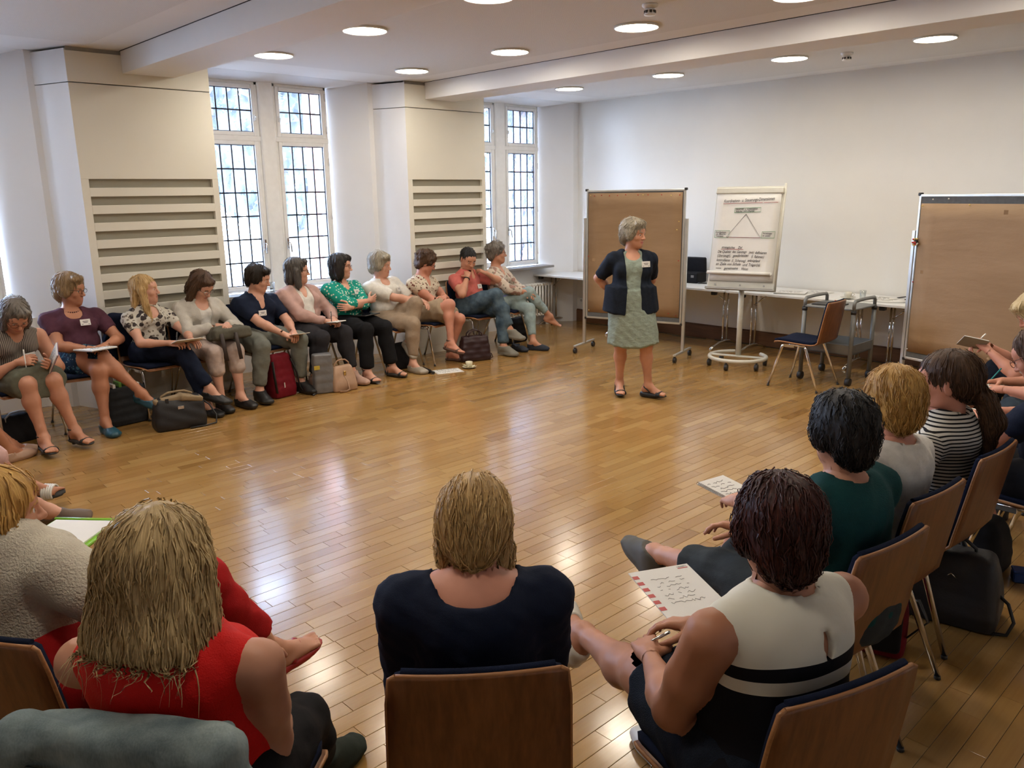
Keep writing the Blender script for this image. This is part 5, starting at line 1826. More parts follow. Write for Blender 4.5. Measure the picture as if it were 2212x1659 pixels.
def write(u, v, body, size, m=INKB, sx=0.85, rot=0.0, align='LEFT'):
    x = u
    for w_ in body.split(' '):              # handwriting: every word sits a little differently
        rj = random.Random(len(TEXTS) * 7 + 3)
        M = BM @ Matrix.Translation((x, -0.0266, v + (x - u) * math.tan(rot) + rj.uniform(-0.0025, 0.0025))) @ XZ @ Matrix.Rotation(rot + rj.uniform(-0.03, 0.05), 4, 'Z')
        k = rj.uniform(0.94, 1.05)
        text_on(fc, M, w_, size * k, m, sx, 0.30, 'lettering', align, 0.0004)
        x += (sum({'i': 0.27, 'l': 0.27, 't': 0.36, 'f': 0.33, 'r': 0.38, '(': 0.33, ')': 0.33, '.': 0.28, ',': 0.28, '-': 0.33, 'm': 0.86, 'w': 0.74, 'D': 0.66, 'G': 0.70, 'Q': 0.74}.get(c_, 0.53) for c_ in w_) + 0.27) * size * k * sx
def stroke(pts, m, w_=0.0022):
    mb = MB()
    mb.tube([(u, -0.0262, v) for u, v in pts], w_, 5, flat=(0.5, 1) if False else None)
    onboard(mb.build('drawn_line', m))
write(-0.26, 0.925, 'Koordinations- u. Steuerungs-Dimensionen', 0.047, INKB, 0.62, 0.025)
stroke([(-0.265, 0.912), (0.15, 0.922)], INKR); stroke([(0.165, 0.922), (0.31, 0.925)], INKR)
stroke([(-0.135, 0.815), (0.14, 0.825), (0.14, 0.89 - 0.02), (-0.135, 0.862), (-0.135, 0.815)], INKG)
write(-0.125, 0.842, 'Steuerung v. Organisation', 0.032, INKB, 0.66, 0.02)
write(-0.125, 0.820, 'Abl\u00e4ufen und Qualit\u00e4t', 0.030, INKB, 0.72, 0.02)
stroke([(-0.01, 0.800), (-0.195, 0.555), (0.165, 0.553), (-0.01, 0.800)], INKB)
stroke([(-0.195, 0.5535), (0.165, 0.5515)], INKR)
stroke([(-0.325, 0.548), (-0.325, 0.622), (-0.165, 0.622), (-0.175, 0.548), (-0.325, 0.548)], INKG)
for k, s_ in enumerate(('Koordinationen', 'von Menschen', 'Interessen')):
    write(-0.315 + 0.004 * k, 0.600 - 0.021 * k, s_, 0.025, INKB, 0.72)
stroke([(0.172, 0.549), (0.178, 0.615), (0.312, 0.618), (0.308, 0.549), (0.172, 0.549)], INKG)
for k, s_ in enumerate(('Vernetzungen', 'im Umfeld')):
    write(0.184, 0.590 - 0.026 * k, s_, 0.026, INKB, 0.68)
write(-0.235, 0.430, 'strategisches Ziel', 0.040, INKB, 0.72)
stroke([(-0.238, 0.422), (0.0, 0.424)], INKR)
for k, s_ in enumerate(('Die Qualit\u00e4t des Ganztags (mit) definieren', '(\u00fcberzeugt), gew\u00e4hrleisten (i. Rahmen)', 'kontrollieren (i. Sicherung) ankn\u00fcpfend', 'an Ziele von Schule und Tr\u00e4ger(n)')):
    write(-0.272 - 0.002 * k, 0.382 - 0.044 * k, s_, 0.041, INKB, 0.70 if k < 3 else 0.78)
write(-0.185, 0.207, 'gemeinsame Vision', 0.038, INKB, 0.78)
stroke([(-0.272, 0.217), (-0.215, 0.217)], INKB, 0.003)

# ------------------------------------------------------------------ projector trolley
M_TRG = mat('trolley_grey', (0.20, 0.205, 0.20), 0.45, 0.3, 0.05)
tr = empty('projector_trolley', (4.09, -1.115, 0), 0.02, 'grey projector trolley with raised handles and lower tray', 'trolley')
for sx in (-1, 1):
    for sy in (-1, 1):
        x, y = sx * 0.245, sy * 0.245
        ps = MB().tube([(x, y, 0.075), (x, y, 0.735)], 0.021, 12).build('post', M_TRG, tr)
        MB().tube([(x - 0.022, y, 0.038), (x + 0.022, y, 0.038)], 0.038, 14).build('caster', BLACKP, ps)
        MB().tube([(x, y, 0.70), (x, y, 0.735)], 0.026, 12).build('collar', BLACKP, ps)
MB().box((-0.26, -0.26, 0.735), (0.26, 0.26, 0.752), 0.004).build('top_shelf', M_TRG, tr)
for sx in (-1, 1):
    x = sx * 0.245
    MB().tube([(x, -0.245, 0.74), (x, -0.245, 0.80), (x, -0.22, 0.825), (x, 0.0, 0.83), (x, 0.22, 0.825), (x, 0.245, 0.80), (x, 0.245, 0.74)], 0.017, 10).build('handle', M_TRG, tr)
MB().box((-0.26, -0.26, 0.30), (0.26, 0.26, 0.312)).box((-0.26, -0.26, 0.30), (-0.25, 0.26, 0.395)).box((0.25, -0.26, 0.30), (0.26, 0.26, 0.395)).box((-0.26, -0.26, 0.30), (0.26, -0.25, 0.395)).box((-0.26, 0.25, 0.30), (0.26, 0.26, 0.395)).build('lower_tray', M_TRG, tr)
# ------------------------------------------------------------------ fabrics of the cast
NAVY = (0.012, 0.016, 0.035)
F_MAROON = fabric('maroon_jersey', (0.085, 0.032, 0.050))
F_NAVY = fabric('navy_cotton', (0.010, 0.015, 0.034))
F_DKNAVY = fabric('dark_navy_linen', (0.013, 0.018, 0.030), 0.9, 0.2, 0.3, 350)
F_BLACK = fabric('black_cotton', (0.010, 0.010, 0.012))
F_CHAR = fabric('charcoal_trouser_cloth', (0.028, 0.027, 0.032))
F_WHITE = fabric('white_cotton', (0.68, 0.66, 0.61))
F_CREAM = fabric('cream_knit', (0.55, 0.51, 0.42), 0.9, 0.06, 0.9, 160)
F_OFFW = fabric('off_white_cardigan_knit', (0.56, 0.53, 0.47), 0.9, 0.05, 0.5, 260)
F_PINK = fabric('dusty_pink_knit', (0.52, 0.335, 0.295), 0.9, 0.06, 0.5, 260)
F_CORAL = fabric('coral_pique', (0.62, 0.165, 0.14), 0.85, 0.08, 0.5, 400)
F_RED = fabric('red_blouse_cloth', (0.62, 0.012, 0.010), 0.6, 0.05, 0.15, 300)
F_REDT = fabric('red_trouser_cloth', (0.42, 0.012, 0.014), 0.8)
F_TEAL = fabric('dark_teal_jersey', (0.010, 0.055, 0.058), 0.9, 0.08, 0.3, 350)
F_SAGE = fabric('sage_linen', (0.285, 0.345, 0.295), 0.9, 0.10, 0.4, 300, 1.1, 26)
F_BEIGE = fabric('beige_trouser_cloth', (0.32, 0.24, 0.17))
F_KHAKI = fabric('khaki_skirt_cloth', (0.38, 0.295, 0.205))
F_OLIVE = fabric('grey_green_skirt_cloth', (0.125, 0.130, 0.098))
F_GREYG = fabric('grey_green_chino', (0.16, 0.168, 0.145))
F_PALEP = fabric('pale_rose_trouser_cloth', (0.50, 0.40, 0.35))
F_PINKT = fabric('light_pink_trouser_cloth', (0.62, 0.40, 0.38))
F_DKGREEN = fabric('dark_green_trouser_cloth', (0.018, 0.030, 0.014))
F_DKGREY = fabric('dark_grey_trouser_cloth', (0.035, 0.042, 0.045))
F_GREY = fabric('light_grey_trouser_cloth', (0.24, 0.26, 0.28))
F_GREEN = fabric('bright_green_jersey', (0.12, 0.42, 0.07))
def denim(name, dark, light):
    def fn(t, v):
        a = t.noise(v, 9, 3)
        b_ = t.noise(t.coord('Object', (300, 300, 60)), 1.0, 2)
        return t.ramp(t.math('ADD', t.math('MULTIPLY', a, 0.8), t.math('MULTIPLY', b_, 0.2)), [(0.32, dark), (0.68, light)])
    return fabric_fn(name, fn, 0.9, 0.5, 22)
F_JEANS = denim('blue_denim', (0.025, 0.050, 0.085), (0.11, 0.16, 0.20))
F_DKJEANS = denim('dark_denim', (0.015, 0.025, 0.040), (0.05, 0.07, 0.09))
F_LTJEANS = denim('light_blue_denim', (0.10, 0.16, 0.22), (0.24, 0.32, 0.38))
F_PALEJ = denim('pale_mint_denim', (0.22, 0.29, 0.29), (0.34, 0.42, 0.42))
F_JACKET = denim('washed_denim_jacket', (0.085, 0.125, 0.145), (0.28, 0.34, 0.345))
F_DOTS = fabric_fn('green_dotted_blouse', spots((0.012, 0.26, 0.195), [(0.55, 0.62, 0.52)], [34], [0.33], 0.85))
F_FLORALBW = fabric_fn('black_white_floral', spots((0.55, 0.52, 0.45), [(0.05, 0.04, 0.04), (0.20, 0.17, 0.14)], [17, 29], [0.40, 0.32]))
F_FLORALC = fabric_fn('cream_blossom_print', spots((0.58, 0.50, 0.39), [(0.16, 0.06, 0.05), (0.10, 0.12, 0.06)], [26, 38], [0.30, 0.22]))
F_FLORALP = fabric_fn('beige_rose_print', spots((0.56, 0.48, 0.40), [(0.34, 0.20, 0.16), (0.22, 0.19, 0.15)], [14, 24], [0.40, 0.30]))
F_BLUEFL = fabric_fn('blue_floral_skirt', spots((0.012, 0.030, 0.065), [(0.05, 0.14, 0.20), (0.25, 0.30, 0.32)], [30, 50], [0.38, 0.22]))
def pin_stripes(t, v):
    x, y, z = t.sep(v)
    s_ = t.math('SINE', t.math('MULTIPLY', x, 520))
    return t.ramp(t.math('ADD', t.math('MULTIPLY', s_, 0.5), 0.5), [(0.35, (0.30, 0.26, 0.22)), (0.65, (0.08, 0.07, 0.065))])
F_PINS = fabric_fn('fine_striped_blouse', pin_stripes)
def breton(t, v):
    x, y, z = t.sep(v)
    ax = t.math('ABSOLUTE', x)
    w_ = t.math('ADD', z, t.math('MULTIPLY', t.math('MAXIMUM', t.math('SUBTRACT', ax, 0.14), 0.0), -0.5))
    s_ = t.math('SINE', t.math('MULTIPLY', w_, 2 * math.pi / 0.0150))
    return t.mix(t.math('GREATER_THAN', s_, 0.30), (0.58, 0.56, 0.51), (0.012, 0.012, 0.014))
F_BRETON = fabric_fn('black_white_striped_jersey', breton, 0.9, 0.15)
def banded(t, v):
    x, y, z = t.sep(v)
    zz = t.math('ADD', z, t.math('MULTIPLY', t.math('MULTIPLY', x, x), 0.5))
    c = t.mix(t.math('GREATER_THAN', zz, 0.80), (0.008, 0.008, 0.012), (0.70, 0.675, 0.575))
    c = t.mix(t.math('GREATER_THAN', zz, 0.833), c, (0.010, 0.010, 0.014))
    return t.mix(t.math('GREATER_THAN', zz, 0.867), c, (0.70, 0.675, 0.575))
F_BANDED = fabric_fn('cream_and_black_banded_dress', banded, 0.8, 0.2)
BLK = mat('black_shoe_leather', (0.012, 0.012, 0.013), 0.45)
NVY = mat('navy_shoe_suede', (0.018, 0.024, 0.040), 0.8)
TEALS = mat('teal_shoe_leather', (0.015, 0.075, 0.11), 0.35)
NUDE = mat('nude_shoe_leather', (0.42, 0.27, 0.19), 0.5)
ROSE = mat('rose_boot_suede', (0.44, 0.28, 0.22), 0.8)
SILV = mat('champagne_shoe_leather', (0.34, 0.30, 0.24), 0.35)
BRN = mat('brown_sandal_leather', (0.10, 0.05, 0.035), 0.6)
TAUPE = mat('taupe_canvas', (0.16, 0.12, 0.095), 0.9)
GRYS = mat('grey_sneaker_suede', (0.20, 0.19, 0.16), 0.85)
WHS = mat('white_shoe_leather', (0.62, 0.60, 0.54), 0.35)
REDS = mat('red_strap_leather', (0.35, 0.015, 0.015), 0.5)
CORK = mat('cork_sole', (0.19, 0.10, 0.05), 0.8)
DKS = mat('dark_sole', (0.03, 0.028, 0.025), 0.7)
GLK = mat('black_spectacle_frame', (0.02, 0.015, 0.015), 0.3)
GLB = mat('brown_spectacle_frame', (0.10, 0.03, 0.02), 0.3)
GLS = mat('steel_spectacle_frame', (0.4, 0.38, 0.35), 0.25, 0.9)

def sit(label, pos, face, clabel, res='far', **K):
    chair(pos[0], pos[1], K.pop('cface', face), clabel)
    return person(label, pos, face, res, **K)
CAST = {}
FLAT = dict(f=(0, 1, -0.15), n=(0, 0, -1))
# --- row by the windows, from the frame edge towards the corner
CAST['P1'] = sit('person in fine striped sleeveless blouse and olive skirt bending over notes', (0.54, -7.60), 10, 'conference chair under the person in olive skirt',
    lean=20, torso=0.40, look=2, head=(0, 42, 0), hunch=0.05, hair=('bob', 'grey'), skin='warm', top=dict(mat=F_PINS, sleeve=0, neck=('v', 0.10), name='blouse'), bottom=dict(kind='skirt', mat=F_OLIVE, len=0.98, rad=0.085),
    w_ar=(0.98, -7.56, 0.13), w_al=(0.93, -7.33, 0.13), kr=(0.06, 0.7, 0.9), kl=(-0.06, 0.7, 0.9), shoe='sandal', shoec=BLK, solec=DKS, heel=0.025,
    wr=(0.08, 0.30, 0.70), wl=(-0.10, 0.34, 0.66), er=(0.4, 0.0, 0.6), el=(-0.4, 0.0, 0.55), hr=dict(f=(-0.5, 0.5, 0.1), n=(-0.6, -0.4, -0.4), curl=0.8), hl=dict(f=(0.2, 0.9, 0.1), n=(0.7, 0.1, 0.4), curl=0.7), badge=(-0.07, 0.24), glasses=GLB, bulk=1.2)
CAST['P2'] = sit('person in maroon top and bead necklace with crossed legs', (0.30, -7.05), -3, 'conference chair under the person in maroon top',
    lean=-6, look=42, head=(0, 6, 0), hair=('shortbig', 'sandy'), skin='tan', top=dict(mat=F_MAROON, sleeve=0.62, neck=('round', 0.075), name='tee_shirt'), bottom=dict(kind='skirt', mat=F_BLUEFL, len=0.52, rad=0.088),
    w_al=(0.74, -7.05, 0.10), kl=(0.0, 0.7, 0.85), w_ar=(0.80, -6.76, 0.30), kr=(-0.02, 0.6, 1.3), shoe='flat', shoec=TEALS, tr=(-0.6, 0.75, -0.25),
    wr=(-0.02, 0.24, 0.68), wl=(-0.15, 0.22, 0.69), er=(0.45, -0.05, 0.6), el=(-0.45, -0.05, 0.65), badge=(-0.06, 0.32), glasses=GLK, bulk=1.28, armb=1.15)
CAST['P3'] = sit('person in black and white floral top writing on a sheet', (0.34, -6.46), 8, 'conference chair with a navy blazer over its back',
    lean=2, torso=0.375, look=52, head=(0, -2, 0), hair=('long', 'blonde'), skin='fair', top=dict(mat=F_FLORALBW, sleeve=0.55, neck=('round', 0.07), name='blouse'), bottom=dict(kind='trousers', mat=F_NAVY, len=1.88, cuff=0.058),
    w_al=(0.78, -6.22, 0.10), kl=(-0.06, 0.7, 0.85), w_ar=(0.84, -6.20, 0.24), kr=(-0.12, 0.6, 1.3), shoe='pump', shoec=BLK, tr=(-0.5, 0.8, -0.2), strands=260,
    wr=(0.02, 0.32, 0.66), wl=(-0.15, 0.36, 0.67), er=(0.4, 0.0, 0.55), el=(-0.4, 0.05, 0.6), hr=dict(f=(-0.4, 0.8, 0.0), n=(-0.5, 0.2, -0.7), curl=0.8), hl=FLAT, bulk=0.98)
CAST['P4'] = sit('person in white cardigan looking down at a satchel on the lap', (0.30, -5.99), 6, 'conference chair under the person in white cardigan',
    lean=4, torso=0.40, look=22, head=(0, 36, 4), hair=('midwave', 'brown'), skin='fair', top=dict(mat=F_WHITE, sleeve=0.0, neck=('round', 0.07), name='blouse'), outer=dict(mat=F_OFFW, sleeve=1.9, off=0.020, open=0.03, soff=0.012, name='cardigan'), bottom=dict(kind='trousers', mat=F_PALEP, len=1.42, cuff=0.068, toff=0.01),
    w_ar=(0.72, -6.06, 0.105), w_al=(0.73, -5.88, 0.105), shoe='pump', shoec=BLK, heel=0.02, wr=(0.0, 0.27, 0.74), wl=(-0.10, 0.26, 0.74), er=(0.45, 0.0, 0.62), el=(-0.45, 0.0, 0.62), hr=dict(f=(-0.6, 0.7, 0), curl=0.7), hl=dict(f=(0.5, 0.8, 0), curl=0.7), glasses=GLS, bulk=1.16)
CAST['P5'] = sit('person in navy blouse and grey chinos holding a folded sheet', (0.32, -5.44), 8, 'conference chair under the person in grey chinos',
    lean=6, torso=0.40, look=44, head=(0, 16, 0), hair=('short', 'dark'), skin='fair', top=dict(mat=F_NAVY, sleeve=0.72, neck=('v', 0.12), collar=True, name='blouse', flare=0.006), bottom=dict(kind='trousers', mat=F_GREYG, len=1.86, cuff=0.062, off=0.014),
    w_ar=(0.70, -5.68, 0.11), w_al=(0.64, -5.22, 0.11), kr=(0.25, 0.6, 0.85), kl=(-0.25, 0.6, 0.85), shoe='sneaker', shoec=BLK, solec=DKS, wr=(-0.02, 0.36, 0.60), wl=(-0.13, 0.36, 0.61), er=(0.4, 0.05, 0.5), el=(-0.45, 0.05, 0.5), hr=dict(f=(-0.5, 0.7, -0.3), curl=0.6), hl=dict(f=(0.4, 0.8, -0.3), curl=0.6), badge=(0.03, 0.27), gaze=14, bulk=1.26, armb=1.15)
CAST['P6'] = sit('person in dusty pink cardigan with pen and notebook', (0.30, -4.93), 12, 'conference chair under the person in pink cardigan',
    lean=-2, look=58, head=(0, 2, 0), hair=('midwave', 'darkgrey'), skin='fair', top=dict(mat=F_WHITE, sleeve=0.0, neck=('v', 0.10), name='blouse'), outer=dict(mat=F_PINK, sleeve=1.95, off=0.024, open=0.05, soff=0.014, hem=0.04, name='cardigan'), bottom=dict(kind='trousers', mat=F_CHAR, len=1.84, cuff=0.058, off=0.014),
    w_ar=(0.62, -5.06, 0.11), w_al=(0.70, -4.66, 0.11), kr=(0.1, 0.6, 0.85), kl=(-0.2, 0.6, 0.85), shoe='boot', shoec=ROSE, wr=(0.0, 0.30, 0.66), wl=(-0.13, 0.27, 0.66), er=(0.5, 0.0, 0.6), el=(-0.5, 0.0, 0.6), hr=dict(f=(-0.5, 0.7, -0.1), n=(-0.5, 0, -0.8), curl=0.8), hl=dict(f=(0.3, 0.9, -0.1), curl=0.5), glasses=GLK, bulk=1.38, armb=1.2)
CAST['P7'] = sit('person in green dotted blouse with folded arms', (0.30, -4.40), 10, 'conference chair under the person in green dotted blouse',
    lean=-6, torso=0.43, look=44, head=(0, 2, 0), hair=('bob', 'dark'), skin='fair', top=dict(mat=F_DOTS, sleeve=1.35, neck=('v', 0.09), collar=True, soff=0.012, name='blouse'), bottom=dict(kind='trousers', mat=F_BLACK, len=1.9, cuff=0.070, off=0.014),
    w_ar=(0.72, -4.50, 0.11), w_al=(0.70, -4.18, 0.11), shoe='sandal', shoec=BLK, solec=DKS, wr=(-0.12, 0.17, 0.79), wl=(0.13, 0.17, 0.75), er=(0.42, 0.2, 0.66), el=(-0.42, 0.2, 0.66), hr=dict(f=(-1, -0.1, 0.15), n=(0, -1, 0), curl=0.3), hl=dict(f=(1, -0.1, 0.1), n=(0, -1, 0), curl=0.3), badge=(-0.07, 0.33), glasses=GLB, bulk=1.3, armb=1.15)
CAST['P8'] = sit('person in white blouse and beige trousers with hands on one knee', (0.30, -3.88), 14, 'conference chair under the person in beige trousers',
    lean=-4, side=4, look=32, head=(0, 8, 6), hair=('shortbig', 'silver'), skin='fair', top=dict(mat=F_WHITE, sleeve=0.85, neck=('round', 0.06), off=0.014, hem=0.05, soff=0.012, name='blouse'), bottom=dict(kind='trousers', mat=F_BEIGE, len=1.80, cuff=0.056, off=0.012),
    w_ar=(0.70, -3.90, 0.10), kr=(0.0, 0.6, 0.9), w_al=(0.60, -3.86, 0.32), kl=(-0.12, 0.7, 1.4), tl=(0.3, 0.8, -0.5), shoe='flat', shoec=SILV, wr=(-0.13, 0.33, 0.74), wl=(-0.18, 0.30, 0.73), er=(0.3, 0.05, 0.6), el=(-0.45, 0.0, 0.6), hr=dict(f=(-0.7, 0.6, -0.2), curl=0.4), hl=dict(f=(0.2, 0.9, -0.3), curl=0.4), badge=(-0.09, 0.31), bulk=1.24, armb=1.12)
CAST['P9'] = sit('person in blossom print top and khaki skirt turning to the coral polo', (0.32, -3.38), 16, 'conference chair under the person in khaki skirt',
    lean=0, torso=0.41, look=62, head=(0, 22, 4), hair=('curly', 'brown'), skin='ruddy', top=dict(mat=F_FLORALC, sleeve=0.40, neck=('v', 0.11), name='blouse'), bottom=dict(kind='skirt', mat=F_KHAKI, len=0.80, rad=0.082),
    w_al=(0.52, -3.22, 0.10), kl=(-0.1, 0.7, 0.85), w_ar=(0.74, -3.40, 0.27), kr=(-0.10, 0.7, 1.4), tr=(0.0, 0.9, -0.15), shoe='sandal', shoec=BRN, solec=BRN, wr=(-0.10, 0.25, 0.60), wl=(-0.06, 0.20, 0.74), er=(0.4, 0.1, 0.66), el=(-0.42, 0.0, 0.6), hr=dict(f=(-0.3, 0.7, -0.6), curl=0.25), hl=dict(f=(0.9, 0.4, 0), n=(0, -0.5, -0.8), curl=0.5), glasses=GLK, bulk=1.18, armb=1.1)
CAST['P10'] = sit('person in coral polo shirt holding the collar with both hands', (0.30, -2.66), 6, 'conference chair under the person in coral polo',
    lean=-6, torso=0.385, look=-14, head=(0, 22, -3), hair=('man', 'black'), skin='warm', bust=0, shw=0.178, armb=1.12, top=dict(mat=F_CORAL, sleeve=0.55, neck=('v', 0.08), collar=True, soff=0.008, hem=0.05, name='polo_shirt'), bottom=dict(kind='trousers', mat=F_JEANS, len=1.90, cuff=0.066, off=0.014),
    w_al=(0.74, -2.60, 0.11), kl=(-0.1, 0.7, 0.85), w_ar=(0.76, -2.52, 0.31), kr=(-0.12, 0.7, 1.4), tr=(-0.35, 0.9, -0.15), shoe='sneaker', shoec=GRYS, solec=WHS, wr=(0.16, 0.05, 0.925), wl=(-0.17, 0.06, 0.935), er=(0.42, 0.35, 0.6), el=(-0.55, 0.3, 0.75), hr=dict(f=(-0.6, -0.55, 0.5), n=(-0.6, -0.6, -0.3), curl=0.7), hl=dict(f=(0.7, -0.4, 0.4), n=(0.5, -0.6, -0.3), curl=0.7), badge=(-0.05, 0.24), neckb=1.15, facelen=1.08, strands=260, bulk=1.24, s=1.07)
CAST['P11'] = sit('person in rose print blouse and pale jeans with one bare foot', (0.28, -2.15), 22, 'conference chair under the person in pale jeans',
    lean=-3, torso=0.43, look=50, head=(0, -2, 0), hair=('curly', 'grey'), skin='warm', top=dict(mat=F_FLORALP, sleeve=1.7, neck=('v', 0.12), soff=0.010, hem=0.04, name='blouse'), bottom=dict(kind='trousers', mat=F_PALEJ, len=1.80, cuff=0.046),
    w_al=(0.76, -2.12, 0.10), kl=(0.0, 0.7, 0.85), w_ar=(0.66, -1.72, 0.36), kr=(-0.2, 0.8, 1.3), tr=(-0.55, 0.75, -0.35), shoe='bareR', shoec=NVY, wr=(-0.02, 0.30, 0.68), wl=(-0.12, 0.28, 0.66), er=(0.4, 0.0, 0.6), el=(-0.45, 0.0, 0.6), glasses=GLB, bulk=1.08)
# --- the speaker
CAST['SP'] = person('person in navy jacket and sage dress standing before the pinboard', (3.035, -3.145), -42, 'hero', seated=False, group='the speaker',
    s=1.0, hip=(-0.02, 0.0, 0.905), lean=0, torso=0.437, look=4, head=(0, 4, 0), hair=('shortbig', 'silver'), skin='warm', lips=True, top=dict(mat=F_SAGE, sleeve=0.0, neck=('round', 0.06), off=0.012, skirt=dict(z=0.50, r=0.108, y=0.0), name='dress', rip=0.006, rf=40),
    outer=dict(mat=F_DKNAVY, sleeve=0.82, off=0.024, open=0.055, soff=0.018, hem=0.0, drop=0.80, name='jacket', flareo=4.0), w_ar=(2.93, -3.13, 0.115), w_al=(3.20, -3.04, 0.115), tr=(0.05, 1, 0), tl=(-0.75, 0.65, 0), kr=(0.1, 0.8, 0.5), kl=(-0.15, 0.8, 0.5),
    shoe='wedge', shoec=BLK, solec=BLK, wr=(0.10, -0.20, 0.92), wl=(-0.08, -0.22, 0.90), er=(0.6, -0.4, 1.0), el=(-0.6, -0.4, 1.0), badge=(-0.10, 0.34), bulk=1.14, shw=0.15, strands=420, wave=0.011, slen=0.10)
# --- chairs with their backs to the window-side edge, mostly cut off by the frame
CAST['A'] = sit('person in navy skirt and nude shoes cut off by the frame edge', (1.02, -8.34), 96, 'conference chair under the person in nude shoes', 'low', hair=('bob', 'brown'), top=dict(mat=F_NAVY, sleeve=0.6), bottom=dict(kind='skirt', mat=F_NAVY, len=0.8), w_ar=(1.00, -7.80, 0.10), w_al=(0.90, -7.76, 0.10), tr=(-0.3, 1, 0), tl=(-0.4, 1, 0), shoe='flat', shoec=NUDE, skin='tan')
CAST['B'] = sit('person in pink capri trousers and white slide sandals', (2.02, -8.55), 84, 'conference chair under the person in pink capri trousers', 'low', hair=('bob', 'blonde'), top=dict(mat=F_WHITE, sleeve=0.6), bottom=dict(kind='trousers', mat=F_PINKT, len=1.45, cuff=0.075), w_al=(2.10, -8.05, 0.10), w_ar=(2.18, -7.94, 0.17), kr=(0.1, 0.7, 1.2), tr=(0.55, 0.8, 0.05), shoe='slide', shoec=WHS, solec=DKS, skin='tan')
CAST['C'] = sit('person in light jeans and taupe slip-on shoes', (2.62, -8.62), 84, 'conference chair under the person in light jeans', 'low', hair=('bob', 'brown'), top=dict(mat=F_NAVY, sleeve=0.6), bottom=dict(kind='trousers', mat=F_LTJEANS, len=1.66, cuff=0.064), w_al=(2.62, -8.1, 0.10), w_ar=(2.76, -7.97, 0.17), kr=(0.1, 0.7, 1.2), tr=(0.55, 0.8, 0.05), shoe='loafer', shoec=TAUPE, solec=CORK, skin='fair')
CAST['G'] = sit('person in light grey trousers with a sheet on the knee', (3.35, -8.72), 86, 'conference chair under the person in light grey trousers', 'low', hair=('bob', 'dark'), top=dict(mat=F_WHITE, sleeve=0.6), bottom=dict(kind='trousers', mat=F_GREY, len=1.9, cuff=0.06), shoe='flat', shoec=BLK)
CAST['D'] = sit('person in dark jeans with a green folder on the lap', (4.30, -8.74), 92, 'conference chair under the person with the green folder', 'low', hair=('bob', 'brown'), top=dict(mat=F_CHAR, sleeve=0.6), bottom=dict(kind='trousers', mat=F_DKJEANS, len=1.9, cuff=0.06), shoe='flat', shoec=BLK)
CAST['E'] = sit('person in cream knit top and red trousers, hand raised to the chin', (5.33, -8.50), 120, 'conference chair under the person in cream knit', 'near', s=1.07, hsz=0.94, neckl=0.6, hip=(-0.16, 0.04, 0.535), torso=0.325, lean=4, side=-20, look=80, head=(0, 2, 0), hair=('long', 'goldblonde', 1.12), strands=500, skin='warm', top=dict(mat=F_CREAM, sleeve=0.62, neck=('round', 0.04), off=0.016, soff=0.016, name='knit_top'), bottom=dict(kind='trousers', mat=F_REDT, len=1.72, cuff=0.068, off=0.014),
    w_ar=(5.13, -7.83, 0.27), kr=(0.05, 0.5, 2.0), w_al=(4.95, -8.10, 0.11), shoe='flipflop', shoec=REDS, solec=REDS, tr=(0.35, 0.9, 0.15), wr=(0.12, 0.30, 0.66), wl=(-0.28, 0.24, 0.80), er=(0.4, 0.1, 0.6), el=(-0.22, 0.60, 0.40), hl=dict(f=(-0.1, -0.3, 0.9), n=(0, -1, 0), curl=0.7))
# --- foreground, backs to the camera
CAST['RED'] = sit('person in red sleeveless blouse with the back to the camera', (5.935, -8.385), 129, 'conference chair with a denim jacket hung over its back', 'near', lean=0, torso=0.392, neckl=0.9, side=-3, hsz=0.97, look=118, head=(0, 8, 0), hair=('longfull', 'ashblonde', 1.02), strands=1300, slen=0.15, swid=0.0022, wave=0.003, skin='warm', top=dict(mat=F_RED, sleeve=0.0, neck=('round', 0.04), off=0.014, rip=0.006, cap=0.026, name='blouse'), bottom=dict(kind='trousers', mat=F_BLACK, len=1.9, cuff=0.056),
    w_ar=(5.56, -7.90, 0.10), tr=(0.35, 0.95, 0.05), kr=(0.18, 0.7, 0.9), w_al=(5.45, -8.06, 0.10), shoe='sneaker', shoec=fabric('dark_green_canvas', (0.025, 0.032, 0.026)), solec=WHS, wr=(0.06, 0.24, 0.60), wl=(-0.08, 0.30, 0.66), er=(0.30, -0.2, 0.0), el=(-0.5, 0, 0.6), bulk=1.26, shw=0.185, armb=1.12, eyes=False)
CAST['NAV'] = sit('person in navy boat-neck top with the back to the camera', (6.23, -7.79), 141, 'conference chair seen square from behind in the foreground centre', 'near', lean=5, torso=0.415, neckl=0.3, hsz=0.92, look=134, head=(0, 30, 0), hair=('bobsleek', 'blonde'), strands=1000, slen=0.10, swid=0.0019, wave=0.002, skin='ruddy', top=dict(mat=F_NAVY, sleeve=1.1, neck=('boat', 0.06), off=0.012, soff=0.010, name='top'), bottom=dict(kind='trousers', mat=F_NAVY, len=1.9),
    shoe='flat', shoec=BLK, wr=(0.10, 0.26, 0.66), wl=(-0.10, 0.26, 0.66), er=(0.24, -0.05, 0.25), el=(-0.24, -0.05, 0.25), bulk=1.14, armb=1.1, shw=0.158, eyes=False)
